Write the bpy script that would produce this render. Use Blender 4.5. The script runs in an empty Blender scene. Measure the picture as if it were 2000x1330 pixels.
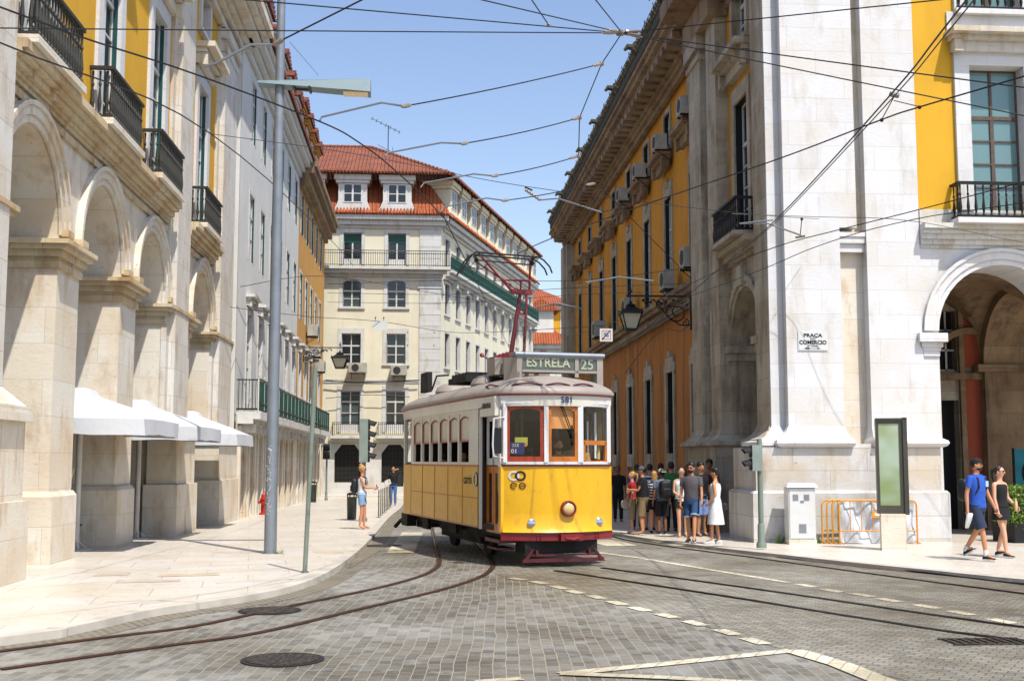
import bpy, bmesh, math, random
from mathutils import Vector, Matrix
R = random.Random(11)
C = bpy.context.scene.collection
rad = math.radians

# ---------------------------------------------------------------- camera model
FPX, CAMH = 2300., 1.75
PITCH = math.atan(232/FPX); PSI = math.atan(180/FPX*math.cos(PITCH))
FW = Vector((math.sin(PSI)*math.cos(PITCH), math.cos(PSI)*math.cos(PITCH), math.sin(PITCH)))
RT = Vector((math.cos(PSI), -math.sin(PSI), 0))
UP = RT.cross(FW)
def ray(x, y): return FW + RT*((x-1000)/FPX) + UP*((665-y)/FPX)
def atY(x, y, Y):
    r = ray(x, y); t = Y/r.y; return (r.x*t, Y, CAMH+r.z*t)
def atZ(x, y, z):
    r = ray(x, y); t = (z-CAMH)/r.z; return (r.x*t, r.y*t, z)
def gz(y): return -0.01*max(0., y-22.) if y < 72 else -0.5

# ---------------------------------------------------------------- mesh builder
def frame(o, a, b):
    """local (s,d,z) -> world: o + s*a + d*b, z up. a, b are xy unit vectors"""
    return lambda p: (o[0]+p[0]*a[0]+p[1]*b[0], o[1]+p[0]*a[1]+p[1]*b[1], o[2]+p[2])
class MB:
    def __init__(s, T=None): s.T = T; s.v = []; s.f = []; s.m = []
    def add(s, vs, fs, mi=0):
        n = len(s.v)
        s.v += [tuple(s.T(p)) if s.T else tuple(p) for p in vs]
        s.f += [tuple(i+n for i in f) for f in fs]; s.m += [mi]*len(fs)
        return s
    def box(s, a0, a1, b0, b1, c0, c1, mi=0):
        return s.add([(a0,b0,c0),(a1,b0,c0),(a1,b1,c0),(a0,b1,c0),(a0,b0,c1),(a1,b0,c1),(a1,b1,c1),(a0,b1,c1)],
              [(0,3,2,1),(4,5,6,7),(0,1,5,4),(1,2,6,5),(2,3,7,6),(3,0,4,7)], mi)
    def taper(s, a0, a1, b0, b1, c0, c1, k, mi=0):
        """box whose top is inset by k"""
        return s.add([(a0,b0,c0),(a1,b0,c0),(a1,b1,c0),(a0,b1,c0),(a0+k,b0+k,c1),(a1-k,b0+k,c1),(a1-k,b1-k,c1),(a0+k,b1-k,c1)],
              [(0,3,2,1),(4,5,6,7),(0,1,5,4),(1,2,6,5),(2,3,7,6),(3,0,4,7)], mi)
    def quad(s, *p, mi=0): return s.add(p, [tuple(range(len(p)))], mi)
    def prism(s, pts, lo, hi, ax='d', mi=0):
        n = len(pts)
        if ax == 'd': f = lambda p, h: (p[0], h, p[1])       # pts (s,z) pushed along d
        elif ax == 'z': f = lambda p, h: (p[0], p[1], h)     # pts (s,d) pushed up
        else: f = lambda p, h: (h, p[0], p[1])               # pts (d,z) pushed along s
        vs = [f(p, lo) for p in pts]+[f(p, hi) for p in pts]
        return s.add(vs, [tuple(range(n)), tuple(range(2*n-1, n-1, -1))]+[(i, (i+1) % n, (i+1) % n+n, i+n) for i in range(n)], mi)
    def tube(s, pts, r, n=6, mi=0, cap=True, flat=None):
        pts = [Vector(p) for p in pts]; m = len(pts)
        rs = r if isinstance(r, (list, tuple)) else [r]*m
        rings = []; prev = None
        for i, p in enumerate(pts):
            t = (pts[min(i+1, m-1)]-pts[max(i-1, 0)])
            if t.length < 1e-9: t = Vector((0,0,1))
            t.normalize()
            if prev is None:
                u = t.orthogonal() if abs(t.z) < .99 else Vector((1,0,0))
                if abs(t.z) > .7: u = Vector((1,0,0))
                u = (u-t*u.dot(t)).normalized()
            else: u = (prev-t*prev.dot(t)).normalized()
            prev = u; w = t.cross(u)
            fl = flat or 1
            rings.append([p+u*rs[i]*math.cos(2*math.pi*k/n)+w*rs[i]*fl*math.sin(2*math.pi*k/n) for k in range(n)])
        return s.loft(rings, mi, cap)
    def loft(s, rings, mi=0, cap=True, closed=True):
        n = len(rings[0]); vs = [p for r in rings for p in r]; fs = []
        for i in range(len(rings)-1):
            for k in range(n if closed else n-1):
                fs.append((i*n+k, i*n+(k+1) % n, (i+1)*n+(k+1) % n, (i+1)*n+k))
        if cap and closed: fs += [tuple(range(n-1, -1, -1)), tuple((len(rings)-1)*n+k for k in range(n))]
        return s.add(vs, fs, mi)
    def lathe(s, cx, cy, prof, n=10, mi=0, ell=1.):
        return s.loft([[(cx+r*math.cos(2*math.pi*k/n), cy+ell*r*math.sin(2*math.pi*k/n), z) for k in range(n)] for r, z in prof], mi)
    def ball(s, c, r, n=10, m=7, mi=0):
        if not isinstance(r, (tuple, list)): r = (r, r, r)
        rings = []
        for i in range(m+1):
            a = math.pi*i/m; q = max(math.sin(a), .02)
            rings.append([(c[0]+r[0]*q*math.cos(2*math.pi*k/n), c[1]+r[1]*q*math.sin(2*math.pi*k/n), c[2]-r[2]*math.cos(a)) for k in range(n)])
        return s.loft(rings, mi)
    def build(s, name, mats, parent=None, smooth=False, ang=40, fix=True):
        me = bpy.data.meshes.new(name); me.from_pydata(s.v, [], s.f)
        if not isinstance(mats, (list, tuple)): mats = [mats]
        for m in mats: me.materials.append(m)
        me.polygons.foreach_set('material_index', s.m)
        if fix:
            b = bmesh.new(); b.from_mesh(me); bmesh.ops.recalc_face_normals(b, faces=b.faces); b.to_mesh(me); b.free()
        if smooth:
            me.polygons.foreach_set('use_smooth', [True]*len(me.polygons))
            me.set_sharp_from_angle(angle=rad(ang))
        me.update()
        o = bpy.data.objects.new(name, me); C.objects.link(o)
        if parent: 
            o.parent = parent
            o.matrix_parent_inverse = parent.matrix_basis.inverted()
        return o
def tag(o, label, cat, group=None, kind=None):
    if label: o['label'] = label
    if cat: o['category'] = cat
    if group: o['group'] = group
    if kind: o['kind'] = kind
    return o
def thing(name, label, cat, loc=(0,0,0), group=None):
    o = bpy.data.objects.new(name, None); C.objects.link(o); o.location = loc
    o.empty_display_size = .3
    return tag(o, label, cat, group)
def struct(o): o['kind'] = 'structure'; return o

def copy_tree(o, delta):
    """copy a thing whose parts were built in world space; move only the root"""
    c = o.copy(); C.objects.link(c); c.location = Vector(o.location)+Vector(delta)
    def kids(src, dst):
        for ch in [x for x in bpy.data.objects if x.parent == src]:
            k = ch.copy(); C.objects.link(k); k.parent = dst; kids(ch, k)
    kids(o, c)
    return c

# ---------------------------------------------------------------- materials
def newmat(name):
    m = bpy.data.materials.new(name); m.use_nodes = True
    nt = m.node_tree; b = nt.nodes['Principled BSDF']
    return m, nt, b
def N(nt, t, **k):
    n = nt.nodes.new(t)
    for a, v in k.items():
        if a in n.inputs.keys(): n.inputs[a].default_value = v
        else: setattr(n, a, v)
    return n
def rgb(h, k=1.):
    """sRGB hex to linear"""
    o = []
    for i in (0, 2, 4):
        c = int(h[i:i+2], 16)/255
        o.append(min(1, (c/12.92 if c <= .04045 else ((c+.055)/1.055)**2.4)*k))
    return tuple(o)+(1,)
def mix(nt, fac, a, b, mode='MIX'):
    n = nt.nodes.new('ShaderNodeMix'); n.data_type = 'RGBA'; n.blend_type = mode
    for i, v in ((0, fac), (6, a), (7, b)):
        if isinstance(v, (int, float, tuple)): n.inputs[i].default_value = v
        else: nt.links.new(v, n.inputs[i])
    return n.outputs[2]
def ramp(nt, src, a, b):
    n = nt.nodes.new('ShaderNodeMapRange'); n.inputs[1].default_value = a; n.inputs[2].default_value = b
    nt.links.new(src, n.inputs[0]); return n.outputs[0]
def noise(nt, scale, detail=4, vec=None, rough=.6):
    n = N(nt, 'ShaderNodeTexNoise', Scale=scale, Detail=detail, Roughness=rough)
    if vec: nt.links.new(vec, n.inputs['Vector'])
    return n.outputs[0]
def pos(nt, sc=(1,1,1), rot=0, obj=False):
    if obj: g = nt.nodes.new('ShaderNodeTexCoord').outputs['Object']
    else: g = nt.nodes.new('ShaderNodeNewGeometry').outputs['Position']
    m = nt.nodes.new('ShaderNodeMapping'); m.inputs['Scale'].default_value = sc; m.inputs['Rotation'].default_value = (0,0,rot)
    nt.links.new(g, m.inputs[0]); return m.outputs[0]
def wallvec(nt):
    g = nt.nodes.new('ShaderNodeNewGeometry'); s = nt.nodes.new('ShaderNodeSeparateXYZ'); nt.links.new(g.outputs['Position'], s.inputs[0])
    a = N(nt, 'ShaderNodeMath', operation='ADD'); nt.links.new(s.outputs[0], a.inputs[0]); nt.links.new(s.outputs[1], a.inputs[1])
    c = nt.nodes.new('ShaderNodeCombineXYZ'); nt.links.new(a.outputs[0], c.inputs[0]); nt.links.new(s.outputs[2], c.inputs[1])
    return c.outputs[0]
def bump(nt, b, h, strength=.3, dist=.02):
    n = N(nt, 'ShaderNodeBump', Strength=strength, Distance=dist); nt.links.new(h, n.inputs['Height']); nt.links.new(n.outputs[0], b.inputs['Normal']); return n
def plain(name, col, rough=.5, metal=0., var=.0, spec=.5, vs=3.):
    m, nt, b = newmat(name)
    if isinstance(col, str): col = rgb(col)
    b.inputs['Base Color'].default_value = col; b.inputs['Roughness'].default_value = rough; b.inputs['Metallic'].default_value = metal
    b.inputs['Specular IOR Level'].default_value = spec
    if var:
        f = noise(nt, vs, 5, pos(nt))
        dark = tuple(c*(1-var) for c in col[:3])+(1,)
        nt.links.new(mix(nt, ramp(nt, f, .35, .65), dark, col), b.inputs['Base Color'])
        nt.links.new(ramp2(nt, f, rough*.85, min(1, rough*1.2)), b.inputs['Roughness'])
    return m
def ramp2(nt, src, lo, hi):
    n = nt.nodes.new('ShaderNodeMapRange'); n.inputs[1].default_value = .3; n.inputs[2].default_value = .7
    n.inputs[3].default_value = lo; n.inputs[4].default_value = hi
    nt.links.new(src, n.inputs[0]); return n.outputs[0]
def stone(name, c1, c2, warm, bw=1.3, bh=.62, stain=.5, mortar=.5, rough=.75, dirt=.0, clean=1.):
    m, nt, b = newmat(name)
    c1, c2, warm = rgb(c1), rgb(c2), rgb(warm)
    wv = wallvec(nt)
    br = N(nt, 'ShaderNodeTexBrick', Color1=c1, Color2=c2, Mortar=tuple(c*mortar for c in c1[:3])+(1,), Scale=1., **{'Mortar Size': .006, 'Brick Width': bw, 'Row Height': bh, 'Mortar Smooth': .3})
    nt.links.new(wv, br.inputs[0])
    n1 = noise(nt, .9, 6, pos(nt)); n2 = noise(nt, 2.2, 6, pos(nt, (1,1,.35)), .65); n3 = noise(nt, 14, 5, pos(nt, (.5,.5,1)), .7)
    c = mix(nt, ramp(nt, n1, .45, .68), br.outputs[0], warm, 'MIX')
    c = mix(nt, stain, br.outputs[0], c)
    c = mix(nt, ramp(nt, n2, .52, .75), c, mix(nt, clean, c, tuple(x*.72 for x in warm[:3])+(1,)))
    c = mix(nt, ramp(nt, n3, .64, .74), c, mix(nt, clean, c, tuple(x*.45 for x in warm[:3])+(1,)))
    if dirt:
        n4 = noise(nt, 1.6, 6, pos(nt, (1.4,1.4,.16)), .7)
        dm = N(nt, 'ShaderNodeMath', operation='MULTIPLY'); nt.links.new(ramp(nt, n4, .50, .72), dm.inputs[0]); dm.inputs[1].default_value = dirt
        c = mix(nt, dm.outputs[0], c, (.055, .042, .03, 1))
    nt.links.new(c, b.inputs['Base Color']); b.inputs['Roughness'].default_value = rough
    h = mix(nt, .35, br.outputs[1], n3); h2 = N(nt, 'ShaderNodeMath', operation='SUBTRACT')
    nt.links.new(n3, h2.inputs[0]); nt.links.new(br.outputs[1], h2.inputs[1])
    bump(nt, b, h2.outputs[0], .35, .02)
    return m
def plaster(name, col, dark, streak=.5, rough=.85, lo=.45, hi=.75):
    m, nt, b = newmat(name)
    c, d = rgb(col), rgb(dark)
    n1 = noise(nt, .7, 6, pos(nt)); n2 = noise(nt, 2.6, 6, pos(nt, (1,1,.09)), .65); n3 = noise(nt, 40, 3, pos(nt))
    c1 = mix(nt, ramp(nt, n1, .3, .7), c, tuple(x*.86 for x in c[:3])+(1,))
    f = N(nt, 'ShaderNodeMath', operation='MULTIPLY'); nt.links.new(ramp(nt, n2, lo, hi), f.inputs[0]); f.inputs[1].default_value = streak
    nt.links.new(mix(nt, f.outputs[0], c1, d), b.inputs['Base Color']); b.inputs['Roughness'].default_value = rough
    bump(nt, b, n3, .12, .01)
    return m
def tiles(name, c1, c2, axis='x', sc=1.):
    m, nt, b = newmat(name)
    c1, c2 = rgb(c1), rgb(c2)
    # rounded roman tiles running down the slope: columns along the ridge, rows in height
    g = nt.nodes.new('ShaderNodeNewGeometry'); s = nt.nodes.new('ShaderNodeSeparateXYZ'); nt.links.new(g.outputs['Position'], s.inputs[0])
    col = N(nt, 'ShaderNodeMath', operation='MULTIPLY'); nt.links.new(s.outputs[0 if axis == 'x' else 1], col.inputs[0]); col.inputs[1].default_value = 2*math.pi/(.24*sc)
    sn = N(nt, 'ShaderNodeMath', operation='SINE'); nt.links.new(col.outputs[0], sn.inputs[0])
    row = N(nt, 'ShaderNodeMath', operation='MULTIPLY'); nt.links.new(s.outputs[2], row.inputs[0]); row.inputs[1].default_value = 1/(.26*sc)
    fr = N(nt, 'ShaderNodeMath', operation='FRACT'); nt.links.new(row.outputs[0], fr.inputs[0])
    n1 = noise(nt, 1.3, 5, pos(nt)); n2 = noise(nt, 9, 4, pos(nt), .8)
    c = mix(nt, ramp(nt, n1, .3, .7), c1, c2)
    c = mix(nt, ramp(nt, n2, .35, .75), c, tuple(x*.45 for x in c2[:3])+(1,))
    nt.links.new(c, b.inputs['Base Color']); b.inputs['Roughness'].default_value = .85
    hh = N(nt, 'ShaderNodeMath', operation='SUBTRACT'); nt.links.new(sn.outputs[0], hh.inputs[0]); nt.links.new(fr.outputs[0], hh.inputs[1])
    bump(nt, b, hh.outputs[0], 1., .06)
    return m
def glassmat(name, col, rough=.08):
    m, nt, b = newmat(name)
    b.inputs['Base Color'].default_value = rgb(col); b.inputs['Roughness'].default_value = rough
    b.inputs['Specular IOR Level'].default_value = .7
    n = noise(nt, 1.7, 2, pos(nt)); bump(nt, b, n, .12, .03)
    return m

M = {}
M['stone'] = stone('limestone_ashlar', 'E2DDD2', 'D8D0C2', 'D2B993', 1.5, .66, .45, .55)
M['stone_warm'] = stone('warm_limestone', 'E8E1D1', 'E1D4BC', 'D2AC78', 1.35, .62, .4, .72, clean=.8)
M['stone_cornice'] = stone('rain_streaked_limestone', 'DCDAD4', 'D2CCBE', 'C2A877', 1.3, .7, .6, .6, dirt=.35)
M['stone_stain'] = stone('stained_limestone_moulding', 'DDCBA8', 'D0B98F', 'B98A52', .9, .8, .6, .6, dirt=.35)
M['stone_white'] = stone('white_limestone', 'DEDDDC', 'D7D5D1', 'D2C1A2', 1.35, .56, .36, .76, clean=.5)
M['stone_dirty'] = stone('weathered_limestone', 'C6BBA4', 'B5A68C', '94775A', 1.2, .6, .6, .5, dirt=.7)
M['stone_brown'] = stone('dark_brown_limestone', 'A88C68', '8E7050', '6E4E34', 1.0, .6, .6, .5, dirt=.8)
M['stone_plinth'] = stone('worn_plinth_limestone', 'D8D6D2', 'CBC7BF', 'C6AF88', 1.7, .5, .6, .45, dirt=.4, clean=.8)
M['stone_far'] = stone('painted_stone', 'D9D8D3', 'D2CFC6', 'CDC1A8', .9, .4, .3, .7)
M['yellow'] = plaster('ochre_yellow_plaster', 'E3AC24', 'C98F2A', .35)
M['ochre_side'] = plaster('street_side_ochre_plaster', 'E39A1C', 'B06A1E', .5)
M['orange'] = plaster('weathered_orange_plaster', 'C67E32', '68401F', .85, lo=.47, hi=.68)
M['white_wall'] = plaster('white_plaster', 'E8E5DC', 'CFC4AC', .4)
M['cream'] = plaster('cream_plaster', 'EDE5C8', 'D5C8A4', .45)
M['ochre_left'] = plaster('orange_ochre_plaster', 'D9A04A', 'B57A3C', .45)
M['red_panel'] = plaster('brick_red_plaster', 'B5553A', '8F4630', .4)
M['tile'] = tiles('terracotta_tiles', 'B86A45', '8C4E38')
M['tile_y'] = tiles('terracotta_tiles_side', 'A55A3C', '7E4836', 'y')
M['tile_new'] = tiles('bright_terracotta_tiles', 'CE7140', 'B45A34')
M['glass'] = glassmat('dark_window_glass', '1B2220')
M['glass_teal'] = glassmat('teal_window_glass', '6E8F8E', .12)
M['white_paint'] = plain('white_paint', 'DCDAD4', .45, var=.12)
M['teal_paint'] = plain('dark_green_paint', '21504F', .4, var=.2)
M['green_rail'] = plain('green_iron_panel', '0F4A3A', .4, var=.25)
M['wood_dark'] = plain('weathered_wood_frame', '6B564A', .7, var=.45, vs=12)
M['iron'] = plain('wrought_iron', '1E201D', .5, .3, var=.3, vs=8)
M['iron_dusty'] = plain('dusty_iron', '3A382F', .6, .2, var=.4, vs=8)
M['black'] = plain('matt_black', '0A0A0A', .7)
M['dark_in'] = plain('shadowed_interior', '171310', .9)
M['wire'] = plain('overhead_cable', '15151A', .5, .2)
M['sage_lamp'] = plain('blue_grey_lamp_paint', '76898E', .55, .1, var=.15)
M['steel'] = plain('galvanised_steel', '8B9094', .42, .7, var=.2)
M['pole'] = plain('grey_painted_pole', '8C939A', .45, .35, var=.15)
M['sage'] = plain('sage_green_paint', '7F8A7C', .45, .1, var=.15)
M['ac'] = plain('air_conditioner_casing', 'B9B4A6', .5, var=.25)
M['brass'] = plain('aged_bronze', '6B5A3E', .5, .5, var=.3)
M['ceramic'] = plain('insulator_ceramic', '9B8E80', .35, var=.3)
# ================================================================ GROUND
ROAD = -.08
def gp(x, y, dz=0.):
    """pixel on the photo -> point on the gently falling ground"""
    z = dz
    for _ in range(12):
        p = atZ(x, y, z); z = gz(p[1])+dz
    return (p[0], p[1])
def smooth(pts, k=6):
    P = [pts[0]]+list(pts)+[pts[-1]]; out = []
    for i in range(1, len(P)-2):
        p0, p1, p2, p3 = [Vector(P[j]) for j in (i-1, i, i+1, i+2)]
        for q in range(k):
            t = q/k
            out.append(.5*((2*p1)+(p2-p0)*t+(2*p0-5*p1+4*p2-p3)*t*t+(3*p1-p0-3*p2+p3)*t**3))
    out.append(Vector(P[-2])); return [tuple(p) for p in out]
def ys_split(pts):
    """insert points where the ground slope changes"""
    out = [pts[0]]
    for a, b in zip(pts, pts[1:]):
        for yb in (22., 72.):
            if (a[1]-yb)*(b[1]-yb) < 0:
                t = (yb-a[1])/(b[1]-a[1]); out.append((a[0]+(b[0]-a[0])*t, yb))
        out.append(b)
    return out
def offset(pts, d):
    out = []
    for i in range(len(pts)):
        a = Vector(pts[max(i-1, 0)]).to_2d(); b = Vector(pts[min(i+1, len(pts)-1)]).to_2d(); t = (b-a).normalized()
        out.append((pts[i][0]+t.y*d, pts[i][1]-t.x*d))
    return out
def strip(mb, pts, o0, o1, dz, mi=0, thick=0):
    pts = ys_split(pts); A = offset(pts, o0); B = offset(pts, o1)
    vs = [(p[0], p[1], gz(p[1])+dz) for p in A]+[(p[0], p[1], gz(p[1])+dz) for p in B]; n = len(A)
    mb.add(vs, [(i, i+1, i+1+n, i+n) for i in range(n-1)], mi)
    if thick:
        for L in (A, B):
            vs = [(p[0], p[1], gz(p[1])+dz) for p in L]+[(p[0], p[1], gz(p[1])+dz-thick) for p in L]
            mb.add(vs, [(i, i+1, i+1+n, i+n) for i in range(n-1)], mi)

def cobble(name, rot, bw, bh, c1, c2, mortar, msize, wob=.03, bstr=.6):
    m, nt, b = newmat(name)
    pv = pos(nt)
    nz = N(nt, 'ShaderNodeTexNoise', Scale=2.2, Detail=3.); nt.links.new(pv, nz.inputs[0])
    vm = N(nt, 'ShaderNodeVectorMath', operation='MULTIPLY_ADD'); nt.links.new(nz.outputs['Color'], vm.inputs[0]); vm.inputs[1].default_value = (wob*3, wob*3, 0)
    nt.links.new(pv, vm.inputs[2])
    nz2 = N(nt, 'ShaderNodeTexNoise', Scale=.35, Detail=2.); nt.links.new(pv, nz2.inputs[0])
    vm2 = N(nt, 'ShaderNodeVectorMath', operation='MULTIPLY_ADD'); nt.links.new(nz2.outputs['Color'], vm2.inputs[0]); vm2.inputs[1].default_value = (.13, .13, 0)
    nt.links.new(vm.outputs[0], vm2.inputs[2])
    mp = nt.nodes.new('ShaderNodeMapping'); mp.inputs['Rotation'].default_value = (0, 0, rot); nt.links.new(vm2.outputs[0], mp.inputs[0])
    br = N(nt, 'ShaderNodeTexBrick', Color1=rgb(c1), Color2=rgb(c2), Mortar=rgb(mortar), Scale=1., **{'Mortar Size': msize, 'Brick Width': bw, 'Row Height': bh, 'Mortar Smooth': .35})
    nt.links.new(mp.outputs[0], br.inputs[0])
    n1 = noise(nt, .45, 6, pv); n2 = noise(nt, 30, 5, pv, .7); n3 = noise(nt, 5, 5, pv)
    n0 = noise(nt, .16, 5, pv, .6); c = mix(nt, ramp(nt, n1, .4, .62), br.outputs[0], mix(nt, .9, br.outputs[0], rgb('C4BEB2'), 'MULTIPLY')); c = mix(nt, ramp(nt, n0, .42, .6), c, mix(nt, 1., c, rgb('CDC7BA'), 'MULTIPLY'))
    c = mix(nt, ramp(nt, n3, .55, .85), c, rgb('979B9B'))
    mixm = mix(nt, br.outputs[1], c, br.outputs[0])
    c = mix(nt, ramp(nt, n2, .55, .8), mixm, mix(nt, .8, mixm, rgb('7A7468'), 'MULTIPLY'))
    nt.links.new(c, b.inputs['Base Color']); nt.links.new(ramp2(nt, n3, .42, .7), b.inputs['Roughness'])
    h = N(nt, 'ShaderNodeMath', operation='SUBTRACT'); nt.links.new(n2, h.inputs[0]); h.inputs[1].default_value = 0
    h2 = N(nt, 'ShaderNodeMath', operation='MULTIPLY_ADD'); nt.links.new(br.outputs[1], h2.inputs[0]); h2.inputs[1].default_value = -1.6; nt.links.new(n2, h2.inputs[2])
    bump(nt, b, h2.outputs[0], bstr, .025)
    return m
M['cobble'] = cobble('basalt_setts', rad(-90+4), .2, .115, 'A5A197', '7E7B72', 'B3A88E', .0045, .014)
M['cobble2'] = cobble('lane_setts', rad(35), .15, .1, 'AFA999', '918B7C', '554E41', .006, .012, .8)
def slabs():
    m, nt, b = newmat('polished_limestone_paving')
    pv = pos(nt, (1,1,1), rad(-8))
    br = N(nt, 'ShaderNodeTexBrick', Color1=rgb('DCD4C8'), Color2=rgb('D6CAB4'), Mortar=rgb('9A8E7A'), Scale=1., Bias=-.35, **{'Mortar Size': .006, 'Brick Width': 1.25, 'Row Height': .85, 'Mortar Smooth': .2})
    nt.links.new(pv, br.inputs[0])
    br2 = N(nt, 'ShaderNodeTexBrick', Color1=(0,0,0,1), Color2=(1,1,1,1), Mortar=(0,0,0,1), Scale=1., Bias=-.86, **{'Mortar Size': .006, 'Brick Width': 1.25, 'Row Height': .85})
    nt.links.new(pos(nt, (1,1,1), rad(-8)), br2.inputs[0])
    n1 = noise(nt, .8, 6, pos(nt)); n2 = noise(nt, 7, 6, pos(nt), .7)
    c = mix(nt, ramp(nt, n1, .4, .7), br.outputs[0], rgb('CFC2AC'))
    c = mix(nt, ramp(nt, n2, .58, .8), c, rgb('A8977A'))
    nt.links.new(c, b.inputs['Base Color']); nt.links.new(ramp2(nt, n2, .22, .5), b.inputs['Roughness'])
    h2 = N(nt, 'ShaderNodeMath', operation='MULTIPLY_ADD'); nt.links.new(br.outputs[1], h2.inputs[0]); h2.inputs[1].default_value = -1; nt.links.new(n2, h2.inputs[2])
    bump(nt, b, h2.outputs[0], .15, .008)
    return m
M['slab'] = slabs()
M['slab_orange'] = plain('ochre_marble_slab', 'D9C8A8', .35, var=.2)
M['slab_pink'] = plain('pink_marble_slab', 'D6C3B0', .35, var=.2)
M['kerb'] = plain('limestone_kerb', 'CEC5B4', .6, var=.25, vs=2)
M['marking'] = cobble('pale_limestone_setts', rad(-62), .26, .14, 'F6EED6', 'E6DABA', '9C917A', .006, .012)
M['rail'] = plain('rusty_steel_rail', '7A5240', .38, .65, var=.35, vs=5)
M['rail_dark'] = plain('dark_worn_rail', '3B3733', .35, .7, var=.3, vs=5)
M['groove'] = plain('rail_groove', '24201C', .8)
def grate():
    m, nt, b = newmat('gutter_grate')
    ck = N(nt, 'ShaderNodeTexChecker', Scale=14., Color1=rgb('8C8471'), Color2=rgb('4A443A')); nt.links.new(pos(nt, (1,1,1), .3), ck.inputs[0])
    n = noise(nt, 3, 4, pos(nt)); nt.links.new(mix(nt, ramp(nt, n, .3, .7), ck.outputs[0], rgb('837966')), b.inputs['Base Color']); b.inputs['Roughness'].default_value = .7
    bump(nt, b, ck.outputs[1], .4, .01)
    return m
M['grate'] = grate()

# base sheet
g = MB(); xs = [-400,-60,-20,0,20,60,400]; ys = [-60,0,22,72,120,600]
for i in range(len(xs)-1):
    for j in range(len(ys)-1):
        g.quad(*[(x, y, gz(y)+ROAD) for x, y in ((xs[i],ys[j]),(xs[i+1],ys[j]),(xs[i+1],ys[j+1]),(xs[i],ys[j+1]))])
struct(g.build('road', M['cobble'], fix=False))

# left pavement
KL = [(-30,2.),(-14,5.0),(-8,8.2)]+[gp(*p) for p in [(0,1245),(150,1222),(300,1190),(500,1160),(600,1135),(660,1105),(700,1075),(730,1045),(760,1010)]]+[(-.78,52),(-.7,71)]
KL = ys_split(smooth(KL, 5))
g = MB()
for a, b in zip(KL, KL[1:]):
    g.quad((a[0],a[1],gz(a[1])),(b[0],b[1],gz(b[1])),(-40,b[1],gz(b[1])),(-40,a[1],gz(a[1])))
struct(g.build('pavement_left', M['slab'], fix=False))
g = MB(); strip(g, KL, -.0, -.22, .004, 0, .1); struct(g.build('kerb_left', M['kerb'], fix=False))
g = MB(); strip(g, KL[6:], .03, .36, ROAD+.004); struct(g.build('gutter_grate', M['grate'], fix=False))
g = MB(); 
for (px, py, w, d, mi) in [(370,1122,.9,.45,0),(290,1134,.9,.4,1),(655,1078,.8,.5,0),(220,1121,.5,.5,1),(470,1078,1.1,.5,1)]:
    x, y = gp(px, py); z = gz(y)+.004; r = rad(8)
    c, s = math.cos(r), math.sin(r)
    g.add([(x+a*c-b*s, y+a*s+b*c, z) for a, b in ((-w/2,-d/2),(w/2,-d/2),(w/2,d/2),(-w/2,d/2))], [(0,1,2,3)], mi)
struct(g.build('tinted_paving_slabs', [M['slab_orange'], M['slab_pink']], fix=False))
# far pavement across the end of the street
g = MB(); g.box(-40,-.4,70.9,74.2,-.6,-.385); struct(g.build('pavement_far', M['slab']))

# right pavement
KR = [(40,9.5),(17,11.6),(11,14.3),(9.1,17.0),(8.2,18.8),(7.3,20.7),(6.4,23.1),(5.6,26.2),(4.95,30),(4.6,36),(4.5,48),(4.5,72)]
KR = ys_split(smooth(KR, 5)[::-1])
g = MB()
for a, b in zip(KR, KR[1:]):
    g.quad((a[0],a[1],gz(a[1])-.03),(b[0],b[1],gz(b[1])-.03),(60,b[1],gz(b[1])-.03),(60,a[1],gz(a[1])-.03))
struct(g.build('pavement_right', M['slab'], fix=False))
g = MB(); strip(g, KR, -.0, -.25, -.026, 0, .1); struct(g.build('kerb_right', M['kerb'], fix=False))
g = MB(); strip(g, KR, .02, .16, ROAD+.004); struct(g.build('drain_channel', M['rail'], fix=False))

# lane sheet right of the dotted line
LA = [gp(1000+x/2, 1000+y/2, ROAD) for x, y in [(20,262),(240,313),(500,380),(715,435),(950,505)]]
LA = [(2.6,30),(1.6,22),(1.2,19.5)]+LA+[(3.75,10.6),(4.4,8.8),(5.5,6)]
g = MB(); L = ys_split(smooth(LA, 4)); n = len(L)
vs = [(p[0], p[1], gz(p[1])+ROAD+.004) for p in L]+[(9.2+max(0,(17-p[1]))*1.6 if p[1] < 19 else 7.2-(p[1]-19)*.1, p[1], gz(p[1])+ROAD+.004) for p in L]
g.add(vs, [(i, i+1, i+1+n, i+n) for i in range(n-1)]); struct(g.build('tram_lane', M['cobble2'], fix=False))

# stone markings
def blocks(name, cs, ln, wd, dz=ROAD+.009):
    g = MB()
    for i, c in enumerate(cs):
        a = Vector(cs[max(i-1, 0)]); b = Vector(cs[min(i+1, len(cs)-1)]); t = (b-a).normalized(); nn = Vector((t.y, -t.x)); c = Vector(c)
        q = [c+t*(ln/2)*u+nn*(wd/2)*v for u, v in ((-1,-1),(1,-1),(1,1),(-1,1))]
        g.quad(*[(p.x, p.y, gz(p.y)+dz) for p in q])
    return struct(g.build(name, M['marking'], fix=False))
blocks('lane_marking_dots', [gp(1000+x/2, 1000+y/2, ROAD) for x, y in [(20,262),(105,276),(185,295),(245,313),(330,333),(410,356),(500,380),(605,406),(715,435),(840,470),(950,505)]], .42, .17)
blocks('lane_marking_dashes', [gp(1000+x/2, 1000+y/2, ROAD) for x, y in [(1150,288),(1250,308),(1370,325),(1475,345),(1620,370),(1755,395),(1915,427)]], .42, .17)
g = MB()
def line(pts, w, dz=ROAD+.009): strip(g, [gp(x, y, ROAD) for x, y in pts], -w/2, w/2, dz)
line([(1160,1078),(1250,1090),(1400,1115),(1540,1138)], .13)
line([(1195,1042),(1260,1052),(1330,1066)], .3)
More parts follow.
